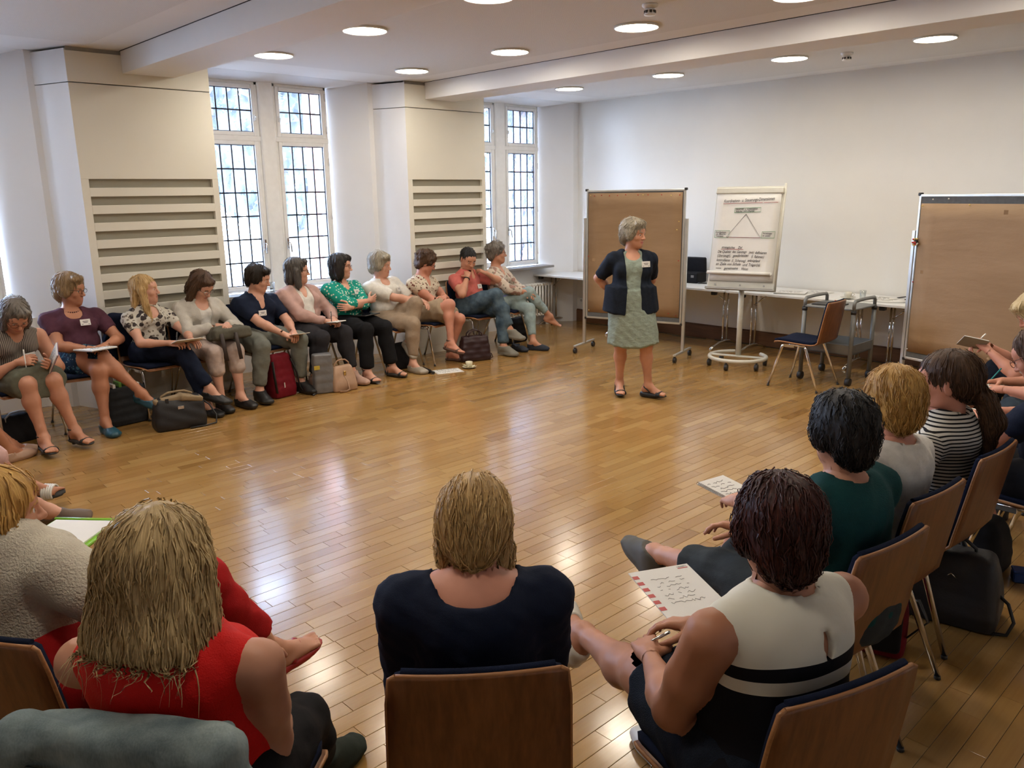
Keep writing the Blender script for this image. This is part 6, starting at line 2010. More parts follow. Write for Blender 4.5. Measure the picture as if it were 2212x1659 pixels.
CAST['DRS'] = sit('person in cream and black banded sleeveless dress with white pumps', (6.78, -7.35), 161.7, 'conference chair under the person in banded dress', 'near', lean=3, torso=0.42, neckl=0.5, hsz=0.96, look=140, head=(0, 10, 0), hair=('short', 'auburn', 1.10), strands=900, slen=0.11, swid=0.0022, skin='tan', top=dict(mat=F_BANDED, sleeve=0.0, neck=('round', 0.02), off=0.014, rip=0.004, keyhole=True, cap=0.022, name='dress'), bottom=dict(kind='skirt', mat=F_DKNAVY, len=0.85, name='dress_skirt'),
    w_al=(6.00, -7.13, 0.42), kl=(-0.10, 0.8, 1.3), w_ar=(6.32, -7.05, 0.10), tl=(0.35, 0.85, 0.35), shoe='pump', shoec=WHS, heel=0.06, wr=(0.06, 0.30, 0.68), wl=(-0.12, 0.28, 0.64), er=(0.5, 0, 0.6), el=(-0.36, -0.05, 0.2), bulk=1.3, shw=0.172, armb=1.25, eyes=False)
CAST['GRN'] = sit('person in dark teal tee shirt and grey sandals, legs crossed', (6.54, -6.60), 172.6, 'conference chair behind the dark teal tee shirt', 'near', lean=2, torso=0.42, neckl=0.8, hsz=0.96, hip=(0.05, -0.075, 0.54), look=150, head=(0, 6, 0), hair=('short', 'black', 1.08), strands=800, slen=0.08, swid=0.0022, skin='warm', top=dict(mat=F_TEAL, sleeve=0.7, neck=('round', 0.03), off=0.014, name='tee_shirt'), bottom=dict(kind='trousers', mat=F_DKGREY, len=1.4, cuff=0.068),
    w_al=(5.78, -6.42, 0.40), kl=(-0.08, 0.8, 1.3), w_ar=(6.14, -6.40, 0.10), tl=(0.3, 0.9, 0.25), shoe='sneaker', shoec=mat('dark_grey_sandal_leather', (0.075, 0.07, 0.06), 0.7), solec=DKS, wr=(0.06, 0.30, 0.68), w_wl=(6.16, -6.44, 0.74), bulk=1.32, glasses=GLS)
CAST['WHT'] = sit('person in white blouse and dark green trousers seen from behind', (6.48, -6.08), 174.5, 'conference chair behind the white blouse', 'near', lean=2, torso=0.405, neckl=0.8, hsz=0.97, hip=(0.07, -0.075, 0.54), look=140, head=(0, 8, 0), hair=('shortbig', 'goldblonde'), strands=800, slen=0.11, swid=0.0020, skin='ruddy', top=dict(mat=F_WHITE, sleeve=0.8, neck=('round', 0.03), off=0.014, name='blouse'), bottom=dict(kind='trousers', mat=F_DKGREEN, len=1.9),
    w_al=(5.90, -5.98, 0.35), kl=(-0.05, 0.8, 1.4), w_ar=(6.08, -6.0, 0.1), shoe='flat', shoec=BLK, bulk=1.06, glasses=GLK)
CAST['STR'] = sit('person in black and white striped top seen from behind', (6.48, -5.45), 177.5, 'conference chair behind the striped top', 'near', lean=4, torso=0.36, hsz=1.08, neckl=0.8, hip=(0.05, -0.075, 0.54), look=198, head=(0, 2, 0), hair=('pony', 'brown', 1.06), strands=700, slen=0.16, swid=0.0020, skin='ruddy', top=dict(mat=F_BRETON, sleeve=1.2, neck=('round', 0.03), off=0.010, soff=0.006, rip=0.003, name='top'), bottom=dict(kind='trousers', mat=F_BLACK, len=1.9),
    shoe='flat', shoec=BLK, bulk=1.0)
CAST['R5'] = sit('person in navy tee shirt and glasses bending forward at the frame edge', (6.74, -4.71), 180, 'conference chair under the person in navy tee shirt', 'near', lean=9, torso=0.42, look=175, head=(0, 30, 0), hair=('long', 'brown'), glasses=GLB, skin='ruddy', top=dict(mat=F_NAVY, sleeve=0.62, neck=('round', 0.05), soff=0.01, name='tee_shirt'), bottom=dict(kind='trousers', mat=F_BLACK, len=1.9), wr=(0.08, 0.38, 0.66), wl=(-0.06, 0.38, 0.66), er=(0.5, 0, 0.5), el=(-0.5, 0, 0.5), shoe='flat', shoec=BLK, armb=1.15)
CAST['R6'] = sit('person in charcoal top writing with a white pen at the frame edge', (6.76, -4.02), 184, 'conference chair under the person with the upright white pen', 'far', lean=22, torso=0.42, look=190, head=(0, 34, 0), hair=('long', 'brown'), skin='ruddy', top=dict(mat=F_CHAR, sleeve=0.45), bottom=dict(kind='trousers', mat=F_DKNAVY, len=1.9), wr=(0.06, 0.42, 0.64), wl=(-0.10, 0.42, 0.64), hr=dict(f=(-0.4, 0.8, -0.1), n=(-0.5, 0, -0.8), curl=0.8), shoe='flat', shoec=BLK)
CAST['R7'] = sit('person in bright green top writing with a teal pen', (6.60, -3.16), 190, 'conference chair under the person in bright green', 'far', lean=24, torso=0.42, look=190, head=(0, 36, 0), hair=('bob', 'brown'), skin='ruddy', top=dict(mat=F_GREEN, sleeve=0.6), bottom=dict(kind='trousers', mat=F_DKJEANS, len=1.9), wr=(0.08, 0.46, 0.64), wl=(-0.08, 0.44, 0.62), hr=dict(f=(-0.4, 0.8, -0.1), n=(-0.5, 0, -0.8), curl=0.8), shoe='flat', shoec=BLK)
CAST['R8'] = sit('person in navy trousers noting in a small pad at the frame edge', (6.31, -2.67), 196, 'conference chair under the person with the small pad', 'far', lean=20, torso=0.38, look=205, head=(0, 36, 0), hair=('bob', 'paleblonde', 1.1), strands=300, skin='ruddy', top=dict(mat=F_WHITE, sleeve=0.9), bottom=dict(kind='trousers', mat=F_DKNAVY, len=1.9, off=0.016), w_al=(5.75, -2.55, 0.30), kl=(-0.05, 0.8, 1.5), wr=(0.02, 0.42, 0.80), wl=(-0.10, 0.40, 0.78), hr=dict(f=(-0.4, 0.8, -0.1), n=(-0.5, 0, -0.8), curl=0.8), shoe='flat', shoec=BLK)
# ------------------------------------------------------------------ props
def RW(key):
    r = CAST[key]['root']
    return Matrix.Translation(r.location) @ Matrix.Rotation(r.rotation_euler[2], 4, 'Z')
def frame(loc, yaw=0.0, pitch=0.0, roll=0.0):
    """yaw about z, then tipped up about its own x and y axes (degrees)"""
    return Matrix.Translation(Vector(loc)) @ Matrix.Rotation(math.radians(yaw), 4, 'Z') @ Matrix.Rotation(math.radians(pitch), 4, 'X') @ Matrix.Rotation(math.radians(roll), 4, 'Y')
def lap(key, x, y, z, yaw=0, pitch=0, roll=0):
    return RW(key) @ frame((x, y, z), yaw, pitch, roll)
def root_at(name, M, label, cat, group=None):
    o = empty(name, (0, 0, 0), 0, label, cat, group)
    o.matrix_world = M
    return o
def scribble(parent, w_, h_, n, seed, m=None, z=0.0008, x0=0.0, y0=0.0, t=0.0009):
    r = random.Random(seed)
    mb = MB()
    for i in range(n):
        y = y0 + h_ / 2 - (i + 0.5) * h_ / n
        x = x0 - w_ / 2
        e = x0 + w_ / 2 - r.uniform(0, 0.3) * w_
        pts = []
        while x < e:
            pts.append((x, y + r.uniform(-0.28, 0.28) * h_ / n, z))
            x += r.uniform(0.004, 0.009)
            if r.random() < 0.12:
                if len(pts) > 1: mb.tube(pts, t, 3)
                pts, x = [], x + 0.012
        if len(pts) > 1: mb.tube(pts, t, 3)
    return tag(mb.build('handwriting', m or INK, parent), kind='stuff')
M_KRAFTC = mat('grey_card', (0.30, 0.28, 0.25), 0.8)
def sheet_of(M, w_, h_, label, n=6, seed=1, cat='paper', curl=0.0, name='paper_sheet', group='loose sheets', thick=0.0016, write_=True):
    r = root_at(name, M, label, cat, group)
    G = [[(u * w_, v * h_, curl * (u * u + 0.3 * v)) for u in np.linspace(-0.5, 0.5, 7)] for v in np.linspace(-0.5, 0.5, 7)]
    MB().sheet(G, thick).build('leaf', PAPER, r)
    if write_: scribble(r, w_ * 0.8, h_ * 0.75, n, seed, z=thick / 2 + 0.0006 + (curl * 0.1))
    return r
def notebook(M, w_, h_, label, cover, n=6, seed=2, spiral=False, open_=False, group='notebooks and pads'):
    r = root_at('notebook', M, label, 'notebook', group)
    MB().box((-w_ / 2, -h_ / 2, -0.008), (w_ / 2, h_ / 2, -0.005), 0.001).build('cover', cover, r)
    pg = MB().box((-w_ / 2 + 0.004, -h_ / 2 + 0.004, -0.005), (w_ / 2 - 0.004, h_ / 2 - 0.004, 0.004), 0.0015).build('pages', PAPER, r)
    scribble(pg, w_ * 0.78, h_ * 0.7, n, seed, z=0.0045)
    if spiral:
        sp = MB()
        k = int(h_ / 0.009)
        for i in range(k):
            y = -h_ / 2 + 0.006 + i * (h_ - 0.012) / (k - 1)
            sp.tube([(-w_ / 2 + 0.006 * math.cos(a) + 0.001, y, 0.006 * math.sin(a)) for a in np.linspace(0, 2 * math.pi, 8, endpoint=False)], 0.0009, 4, closed=True)
        tag(sp.build('spiral_wire', CHROME, r), kind='stuff')
    return r
def pen(M, label, m, L=0.14):
    r = root_at('pen', M, label, 'pen', 'pens in hands')
    MB().tube([(0, 0, 0.0), (0, 0, 0.012), (0, 0, L)], [0.0012, 0.0045, 0.0045], 8).build('barrel', m, r)
    MB().box((0.004, -0.0015, L - 0.045), (0.0065, 0.0015, L - 0.004), 0.0005).build('clip', CHROME, r)
    return r
def at_hand(key, side, off=(0, 0.09, 0), axis=(0.1, 0.4, 1)):
    """a pen running through the fingers"""
    d = CAST[key]
    p = Vector(d['W'][side]) + Vector(off)
    q = Vector(axis).normalized().to_track_quat('Z', 'Y').to_matrix().to_4x4()
    return RW(key) @ Matrix.Translation(p - Vector(axis).normalized() * 0.05) @ q
PURP = mat('purple_cover', (0.22, 0.12, 0.24), 0.5)
GREENF = mat('lime_plastic_folder', (0.22, 0.52, 0.03), 0.25)
TEALP = mat('teal_plastic', (0.0, 0.2, 0.22), 0.3)
REDP = mat('red_print', (0.45, 0.03, 0.03), 0.5)
# held by the row at the windows
notebook(lap('P1', -0.13, 0.40, 0.71, 10, 50, 60), 0.15, 0.20, 'purple covered notebook in the hand of the person in olive skirt', PURP)
pen(at_hand('P1', 1, (-0.03, 0.06, 0.0), (0.05, 0.1, 1)), 'white pen held upright by the person in olive skirt', WHITEP, 0.15)
notebook(lap('P2', -0.05, 0.31, 0.690, 15, 4), 0.22, 0.30, 'notepad on the lap of the person in maroon', M_KRAFTC, 5, 3)
sheet_of(lap('P3', -0.08, 0.40, 0.665, -12, 16), 0.23, 0.31, 'handwritten sheets on the lap of the person in floral top', 9, 4, thick=0.006)
pen(at_hand('P3', 1, (-0.03, 0.06, 0.01), (-0.3, -0.2, 1)), 'dark pen in the hand of the person in floral top', BLACKP)
sheet_of(lap('P5', -0.10, 0.47, 0.60, -14, 12), 0.15, 0.21, 'folded white sheet held by the person in navy blouse', 4, 5, write_=False, thick=0.004)
notebook(lap('P6', -0.05, 0.37, 0.655, 0, 6), 0.14, 0.20, 'small ruled notebook on the lap of the person in pink cardigan', BLACKP, 6, 6)
pen(at_hand('P6', 1, (-0.02, 0.06, 0.01), (-0.2, -0.2, 1)), 'pen in the hand of the person in pink cardigan', BLACKP)
t_ = root_at('tablet', lap('P7', -0.05, 0.20, 0.655, 6, 3), 'black tablet case on the lap of the person in dotted blouse', 'tablet')
MB().box((-0.12, -0.085, -0.006), (0.12, 0.085, 0.006), 0.004).build('case', BLACKP, t_)
MB().box((-0.108, -0.073, 0.006), (0.108, 0.073, 0.0066)).build('screen', mat('dark_screen', (0.015, 0.015, 0.02), 0.1), t_)
sheet_of(lap('P10', -0.16, 0.18, 0.66, 20, 5), 0.17, 0.24, 'printed leaflet on the thigh of the person in coral polo', 7, 7, 'leaflet')
# soft bags
def bag(name, M, label, w_, d_, h_, m, taper=0.75, rd=0.03, group='bags on the floor', cat='bag', rip=0.006, extra=()):
    r = root_at(name, M, label, cat, group)
    P = []
    for k in np.linspace(0, 1, 5):
        s_ = 1 - (1 - taper) * k
        P.append(rbox((0, 0, rd + (h_ - 2 * rd) * k), (max(w_ / 2 - rd, 0.01) * (1 - (1 - taper) * 0.4 * k), max(d_ * s_ / 2 - rd, 0.004), 0.02), None, rd, 0.05))
    f = field_of(P + list(extra), 0.012)
    f.ripple(rip, 22, len(label))
    f.keep((0, 0, 0.001), (0, 0, -1))
    np_mesh('bag_body', *f.mesh(), r, [m])
    return r
def handle(r, w_, y, z0, rise, m, rad=0.007, name='handle', flat=None):
    return MB().tube([(-w_ / 2, y, z0), (-w_ / 2 * 0.92, y, z0 + rise * 0.6), (-w_ / 4, y, z0 + rise * 0.95), (0, y, z0 + rise), (w_ / 4, y, z0 + rise * 0.95), (w_ / 2 * 0.92, y, z0 + rise * 0.6), (w_ / 2, y, z0)], rad, 8, flat=flat).build(name, m, r)
LEATHB = mat('black_bag_leather', (0.013, 0.013, 0.015), 0.5, 0, 0.15, 30, 0.15, 120)
LEATHW = mat('burgundy_bag_leather', (0.028, 0.010, 0.013), 0.4, 0, 0.15, 30, 0.1, 120)
LEATHC = mat('beige_bag_leather', (0.40, 0.25, 0.16), 0.55, 0, 0.06, 30, 0.1, 120)
TANS = mat('tan_suede', (0.26, 0.19, 0.11), 0.85)
CANV = fabric('olive_grey_canvas', (0.105, 0.100, 0.078), 0.9)
STRAPB = mat('dark_brown_strap', (0.030, 0.018, 0.014), 0.6)
FELT = fabric('grey_felt_tote', (0.032, 0.034, 0.038), 0.95)
REDC = fabric('dark_red_nylon', (0.16, 0.008, 0.016), 0.6)
PLAS = mat('grey_plastic_film', (0.16, 0.16, 0.165), 0.3, 0, 0.15, 12, 0.5, 25)
DARKC = fabric('dark_nylon', (0.012, 0.012, 0.014), 0.7)
b_ = bag('handbag', frame((0.98, -6.54, 0), 82), 'black leather handbag with tan suede flap on the floor', 0.40, 0.20, 0.245, LEATHB, 0.7)
sdf_obj('flap', [rbox((0.10, -0.02, 0.245), (0.075, 0.055, 0.010), Ry(12).T, 0.012), rbox((-0.08, -0.02, 0.25), (0.10, 0.03, 0.008), Ry(-6).T, 0.014, 0.04)], 0.008, b_, TANS)
handle(b_, 0.26, 0.03, 0.23, 0.07, TANS, 0.010)
for x in (-0.10, 0.08):
    MB().box((x - 0.014, -0.078, 0.19), (x + 0.014, -0.070, 0.27), 0.002).build('strap_tab', LEATHB, b_)
MB().box((-0.025, -0.100, 0.172), (0.025, -0.088, 0.200), 0.003).build('clasp', CHROME, b_)
MB().tube([(0.19, 0.0, 0.21), (0.245, -0.02, 0.16), (0.285, -0.06, 0.07), (0.27, -0.10, 0.012), (0.17, -0.125, 0.008), (0.05, -0.125, 0.008)], 0.007, 6).build('shoulder_strap', LEATHB, b_)
b_ = bag('tote_bag', frame((0.52, -6.82, 0), 95), 'dark grey felt tote with papers beside the crossed legs', 0.32, 0.17, 0.31, FELT, 0.95, 0.02)
for i, (x, hh_, m_) in enumerate(((-0.09, 0.36, PAPER), (-0.04, 0.37, mat('green_booklet', (0.12, 0.3, 0.05), 0.5)), (0.02, 0.35, PAPER), (0.07, 0.36, BLACKP), (0.11, 0.345, PAPER))):
    MB().box((x - 0.012, -0.06, 0.05), (x + 0.012, 0.05, hh_), 0.002).build('booklet', m_, b_)
b_ = bag('shoulder_bag', frame((0.42, -7.62, 0), 100), 'dark slouchy bag under the first chair of the row', 0.34, 0.20, 0.20, DARKC, 0.6)
handle(b_, 0.2, -0.06, 0.15, 0.10, mat('pale_strap', (0.3, 0.29, 0.26), 0.6), 0.010, flat=(1.5, 0.5))
b_ = bag('backpack', frame((0.62, -5.42, 0), 100, 0), 'dark red backpack leaning between the grey chinos', 0.26, 0.20, 0.40, REDC, 0.45, 0.05)
MB().tube([(0.09, -0.06, 0.36), (0.13, -0.09, 0.22), (0.14, -0.11, 0.08), (0.16, -0.14, 0.02), (0.25, -0.17, 0.012), (0.24, -0.24, 0.008), (0.16, -0.27, 0.007)], 0.008, 6, flat=(1.6, 0.4)).build('shoulder_strap', BLACKP, b_)
MB().tube([(-0.12, -0.06, 0.36), (-0.13, -0.09, 0.22), (-0.12, -0.10, 0.06)], 0.012, 6, flat=(1.6, 0.4)).build('shoulder_strap', BLACKP, b_)
MB().box((-0.035, -0.108, 0.10), (-0.027, -0.098, 0.15), 0.002).build('zip_pull', WHITEP, b_)
b_ = bag('plastic_bag', frame((0.80, -5.06, 0), 75), 'grey plastic carrier bag standing by the rose boots', 0.20, 0.13, 0.37, PLAS, 0.8, 0.02, rip=0.008)
MB().box((-0.10, -0.074, 0.245), (-0.045, -0.070, 0.285), 0.001).build('sticker', mat('yellow_sticker', (0.5, 0.38, 0.05), 0.5), b_)
b_ = bag('bucket_bag', frame((0.84, -4.87, 0), 85), 'beige leather bucket bag with gathered neck', 0.25, 0.17, 0.23, LEATHC, 0.35, 0.03)
handle(b_, 0.16, 0.0, 0.22, 0.085, LEATHC, 0.007)
MB().tube([(0.0, -0.055, 0.16), (0.02, -0.085, 0.09), (0.02, -0.11, 0.02), (-0.03, -0.13, 0.008), (-0.09, -0.11, 0.012)], 0.011, 6, flat=(1.4, 0.35)).build('strap', LEATHC, b_)
MB().box((-0.012, -0.068, 0.155), (0.012, -0.056, 0.20), 0.003).build('clasp', BRASS, b_)
MB().tube([(-0.03, 0, 0.225), (0.03, 0, 0.225)], 0.018, 8).build('drawstring', BLACKP, b_)
bag('rucksack', frame((0.40, -3.86, 0), 90), 'black rucksack under the chair of the beige trousers', 0.28, 0.2, 0.26, DARKC, 0.7, 0.04)
b_ = bag('handbag', frame((0.70, -3.02, 0), 72), 'burgundy leather handbag with arched handles by the coffee cup', 0.36, 0.16, 0.27, LEATHW, 0.62, 0.02)
for y in (-0.035, 0.035):
    handle(b_, 0.17, y, 0.255, 0.10, LEATHW, 0.008)
MB().tube([(0.16, 0, 0.08), (0.21, -0.01, 0.06), (0.225, -0.02, 0.02), (0.17, -0.03, 0.008)], 0.007, 6).build('strap', LEATHW, b_)
for z in (0.10, 0.16, 0.05):
    MB().tube([(0.172 - z * 0.06, -0.02, z), (0.178 - z * 0.06, -0.02, z)], 0.008, 8).build('eyelet', CHROME, b_)
bag('laptop_bag', frame((0.22, -1.92, 0), 95, 0), 'dark laptop bag under the chair nearest the corner', 0.38, 0.12, 0.30, DARKC, 0.95, 0.02)
b_ = bag('handbag', frame((6.58, -5.30, 0), 10), 'black leather bag on the floor behind the striped top', 0.42, 0.26, 0.30, LEATHB, 0.6, 0.04)
handle(b_, 0.2, 0.0, 0.28, 0.09, LEATHB, 0.008)
MB().tube([(0.19, -0.02, 0.16), (0.24, -0.04, 0.13), (0.27, -0.08, 0.07), (0.25, -0.10, 0.015), (0.18, -0.11, 0.01)], 0.008, 6).build('strap', LEATHB, b_)
MB().tube([(0.0, -0.10, 0.22), (0.02, -0.105, 0.24), (0.04, -0.10, 0.22)], 0.003, 6).build('ring', CHROME, b_)
b_ = bag('backpack', frame((6.46, -5.80, 0), 20), 'small red and black backpack under the teal tee shirt chair', 0.24, 0.18, 0.26, REDC, 0.7, 0.04)
sdf_obj('front_pocket', [rbox((0.03, -0.09, 0.13), (0.06, 0.02, 0.07), None, 0.02)], 0.008, b_, DARKC)
MB().tube([(0.10, -0.03, 0.24), (0.16, -0.05, 0.26), (0.20, -0.06, 0.18), (0.13, -0.07, 0.10)], 0.010, 6, flat=(1.5, 0.4)).build('strap', BLACKP, b_)
bag('travel_bag', frame((6.40, -4.72, 0), 0), 'black travel bag under the chair at the frame edge', 0.5, 0.3, 0.26, DARKC, 0.7, 0.05)
b_ = root_at('blue_box', frame((6.74, -4.72, 0.0), 25), 'small blue box beside the chair leg at the frame edge', 'box')
MB().box((-0.05, -0.035, 0.0), (0.05, 0.035, 0.05), 0.006).build('box_body', mat('blue_plastic', (0.02, 0.06, 0.22), 0.4), b_)
MB().box((-0.052, -0.037, 0.05), (0.052, 0.037, 0.062), 0.004).build('lid', mat('blue_plastic', (0.02, 0.06, 0.22), 0.4), b_)
# satchel on a lap
b_ = root_at('satchel', lap('P4', -0.08, 0.32, 0.635, -8, 10), 'olive canvas satchel with brown straps on the lap of the person in white cardigan', 'bag', 'bags on the floor')
f = field_of([rbox((0, 0, 0.03), (0.15, 0.08, 0.02), None, 0.03, 0.03), rbox((0.02, -0.03, 0.07), (0.11, 0.05, 0.012), None, 0.025, 0.03)], 0.009)
f.ripple(0.012, 26, 3)
np_mesh('bag_body', *f.mesh(), b_, [CANV])
for x in (-0.03, 0.10):
    MB().tube([(x, -0.06, 0.095), (x + 0.01, 0.04, 0.085), (x + 0.015, 0.115, 0.03), (x + 0.02, 0.145, -0.07), (x + 0.015, 0.15, -0.21)], 0.016, 6, flat=(1.2, 0.3)).build('strap', STRAPB, b_)
MB().tube([(-0.10, -0.02, 0.085), (-0.04, -0.08, 0.11), (0.04, -0.08, 0.11), (0.10, -0.02, 0.085)], 0.006, 6).build('handle', STRAPB, b_)
# floor in front of the row
r = root_at('umbrella', frame((0.82, -3.80, 0.022), -12), 'folded black pocket umbrella on the floor', 'umbrella')
MB().tube([(-0.12, 0, 0), (-0.10, 0, 0), (0.06, 0, 0.0), (0.10, 0, 0)], [0.016, 0.022, 0.021, 0.012], 10).build('canopy', fabric('umbrella_black', (0.01, 0.01, 0.011)), r)
MB().tube([(0.10, 0, 0), (0.155, 0, 0)], [0.012, 0.016], 10).build('grip', BLACKP, r)
sheet_of(frame((0.95, -3.62, 0.0035), -20), 0.21, 0.30, 'printed programme with blue header lying on the floor', 9, 9, 'paper', thick=0.004)
MB().box((-0.10, 0.10, 0.0022), (0.10, 0.14, 0.003)).build('header_band', mat('blue_print', (0.05, 0.06, 0.3), 0.5), bpy.data.objects['paper_sheet.002'] if 'paper_sheet.002' in bpy.data.objects else None)
CHINA = mat('cream_china', (0.66, 0.62, 0.46), 0.2)
def cup(M, label, sl, m=CHINA):
    r = root_at('coffee_cup', M, label, 'cup', 'cups')
    MB().lathe([(0.022, 0.0), (0.024, 0.004), (0.036, 0.022), (0.040, 0.058), (0.038, 0.058), (0.033, 0.022), (0.004, 0.008)], 24).build('bowl', m, r)
    MB().tube([(0.038, 0, 0.048), (0.056, 0, 0.046), (0.060, 0, 0.030), (0.046, 0, 0.018), (0.036, 0, 0.020)], 0.004, 8).build('handle', m, r)
    s_ = root_at('saucer', M @ Matrix.Translation((0, 0, -0.0145)), sl, 'saucer', 'saucers')
    MB().lathe([(0.030, 0.0), (0.034, 0.004), (0.078, 0.018), (0.078, 0.0205), (0.030, 0.009), (0.004, 0.008)], 28).build('dish', m, s_)
    return s_
s_ = cup(frame((0.99, -3.35, 0.0155), 160), 'cream coffee cup standing on the floor', 'cream saucer on the floor under the coffee cup')
for i, (a, l) in enumerate(((20, 0.05), (200, 0.045), (310, 0.04))):
    n_ = root_at('crumpled_napkin', frame((0.99 + 0.052 * math.cos(math.radians(a)), -3.35 + 0.052 * math.sin(math.radians(a)), 0.022), a, 25), ('crumpled cream napkin beside the cup handle on the floor', 'crumpled cream napkin behind the floor cup', 'small crumpled wrapper beside the floor cup')[i], 'napkin')
    sdf_obj('fold', [cone((-0.015, 0, 0), (l, 0, 0.018), 0.007, 0.003), cone((0, -0.015, 0), (0.01, 0.02, 0.01), 0.006, 0.003)], 0.004, n_, CHINA)
# shoe slipped off in the corner
so = empty('slipped_off_shoe', (0.62, -2.27, 0), math.radians(-95), 'empty navy flat shoe slipped off by the corner chair', 'shoe')
tt, uu, ss = V(0, 1, 0), V(0, 0, 1), V(1, 0, 0)
make_shoe('flat', V(0, 0, 0.098), (tt, uu, ss), foot_prims(V(0, 0, 0.098), tt, uu, ss, True), True, 1.0, NVY, DKS, so, 0.006)
r = root_at('adapter', frame((-0.40, -0.55, 0.0), 30), 'small black and chrome gadget on the floor near the radiator', 'gadget')
MB().box((-0.03, -0.02, 0), (0.03, 0.02, 0.035), 0.006).build('housing', BLACKP, r)
MB().box((-0.028, -0.021, 0.034), (0.028, 0.019, 0.04), 0.002).build('lid', CHROME, r)
tag(MB().tube([(2.0 + 0.18 * i, -0.045 - 0.02 * math.sin(i * 1.7), 0.005) for i in range(20)], 0.005, 6).build('floor_cable', BLACKP), 'thin black cable running along the brown baseboard', 'cable')
tag(MB().tube([(-0.2 + 0.16 * i, -0.10 - 0.04 * math.sin(i * 1.3), 0.005) for i in range(14)], 0.005, 6).build('floor_cable', BLACKP), 'thin black cable on the floor behind the first pinboard', 'cable')
# glass on the window sill
def m_clear():
    t = NT('clear_drinking_glass')
    tr_ = t.n('ShaderNodeBsdfTransparent'); tr_.inputs[0].default_value = (0.95, 0.97, 0.97, 1)
    gl = t.n('ShaderNodeBsdfGlossy'); gl.inputs['Roughness'].default_value = 0.03
    lw = t.n('ShaderNodeLayerWeight'); lw.inputs[0].default_value = 0.35
    mx = t.n('ShaderNodeMixShader')
    t.l(lw.outputs['Facing'], mx.inputs[0]); t.l(tr_.outputs[0], mx.inputs[1]); t.l(gl.outputs[0], mx.inputs[2])
    t.l(mx.outputs[0], t.out.inputs['Surface'])
    t.t.nodes.remove(t.b)
    return t.m
M_CLEAR = m_clear()
def tumbler(loc, label):
    r = empty('drinking_glass', loc, 0, label, 'glass', 'drinking glasses')
    MB().lathe([(0.026, 0.0), (0.033, 0.11), (0.0315, 0.11), (0.0245, 0.008), (0.002, 0.006)], 24).build('tumbler', M_CLEAR, r)
tumbler((-0.50, -4.86, 0.863), 'water glass on the window sill between two windows')
tumbler((4.10, -0.62, 0.739), 'clear drinking glass on the table behind the trolley')
cup(frame((3.92, -0.56, 0.7545), 20), 'white coffee cup on the table behind the trolley', 'white saucer on the table behind the trolley', mat('white_china', (0.66, 0.64, 0.56), 0.2))
# things on the tables
r = root_at('presentation_case', frame((1.62, -0.20, 0.739), 6), 'open black case standing on the table', 'case')
MB().box((-0.25, -0.15, 0.0), (0.25, 0.10, 0.13), 0.012).build('case_base', fabric('case_black', (0.012, 0.012, 0.014), 0.7), r)
MB().box((-0.25, 0.085, 0.11), (0.25, 0.125, 0.30), 0.012, Matrix.Rotation(0.12, 4, 'X')).build('case_lid', fabric('case_black', (0.012, 0.012, 0.014), 0.7), r)
MB().box((-0.20, -0.152, 0.07), (-0.16, -0.148, 0.10)).box((0.16, -0.152, 0.07), (0.20, -0.148, 0.10)).build('latch', STEEL, r)
r = root_at('marker_pen', frame((1.94, -0.30, 0.747), 25), 'black marker pen lying on the table', 'marker')
MB().tube([(-0.05, 0, 0), (0.02, 0, 0)], 0.008, 10).build('barrel', BLACKP, r)
MB().tube([(0.02, 0, 0), (0.06, 0, 0)], 0.009, 10).build('cap', BLACKP, r)
notebook(frame((3.22, -0.46, 0.748), 18), 0.34, 0.25, 'grey folder lying open on the table behind the flip chart', M_KRAFTC, 4, 21, group='things on the tables')
sheet_of(frame((3.42, -0.24, 0.742), -10), 0.30, 0.21, 'white sheets spread at the back of the table', 5, 22, thick=0.004)
sheet_of(frame((4.24, -0.46, 0.746), 24), 0.42, 0.30, 'stack of papers on the table beside the far pinboard', 6, 23, thick=0.014)
sheet_of(frame((4.20, -0.42, 0.757), -12), 0.30, 0.21, 'loose sheet on top of the paper stack', 6, 24, thick=0.003)
tag(MB().tube([(4.30, -0.24, 0.75), (4.38, -0.20, 0.765), (4.46, -0.24, 0.75), (4.42, -0.30, 0.748), (4.33, -0.28, 0.75)], 0.006, 6).build('coiled_cable', BLACKP), 'short black cable coiled behind the papers', 'cable')
r = root_at('black_folder', frame((4.02, -1.18, 0.757), 6), 'black folder on top of the grey trolley', 'folder')
MB().box((-0.15, -0.10, -0.004), (0.15, 0.10, 0.004), 0.002).build('cover', BLACKP, r)
MB().box((-0.14, -0.095, 0.004), (0.15, 0.095, 0.0055)).build('inner_sheet', mat('dark_sheet', (0.05, 0.05, 0.05), 0.6), r)
r = root_at('pin_box', frame((4.00, -1.00, 0.753), 0), 'little box of red and white pins on the trolley', 'pin box')
MB().box((-0.025, -0.02, 0), (0.025, 0.02, 0.014), 0.002).build('tray', WHITEP, r)
for i in range(6):
    MB().ball((-0.015 + 0.006 * i, 0.008 * math.sin(i * 2.1), 0.018), 0.006, 8).build('pin', PINC[(2, 1, 2, 0, 2, 1)[i]], r)
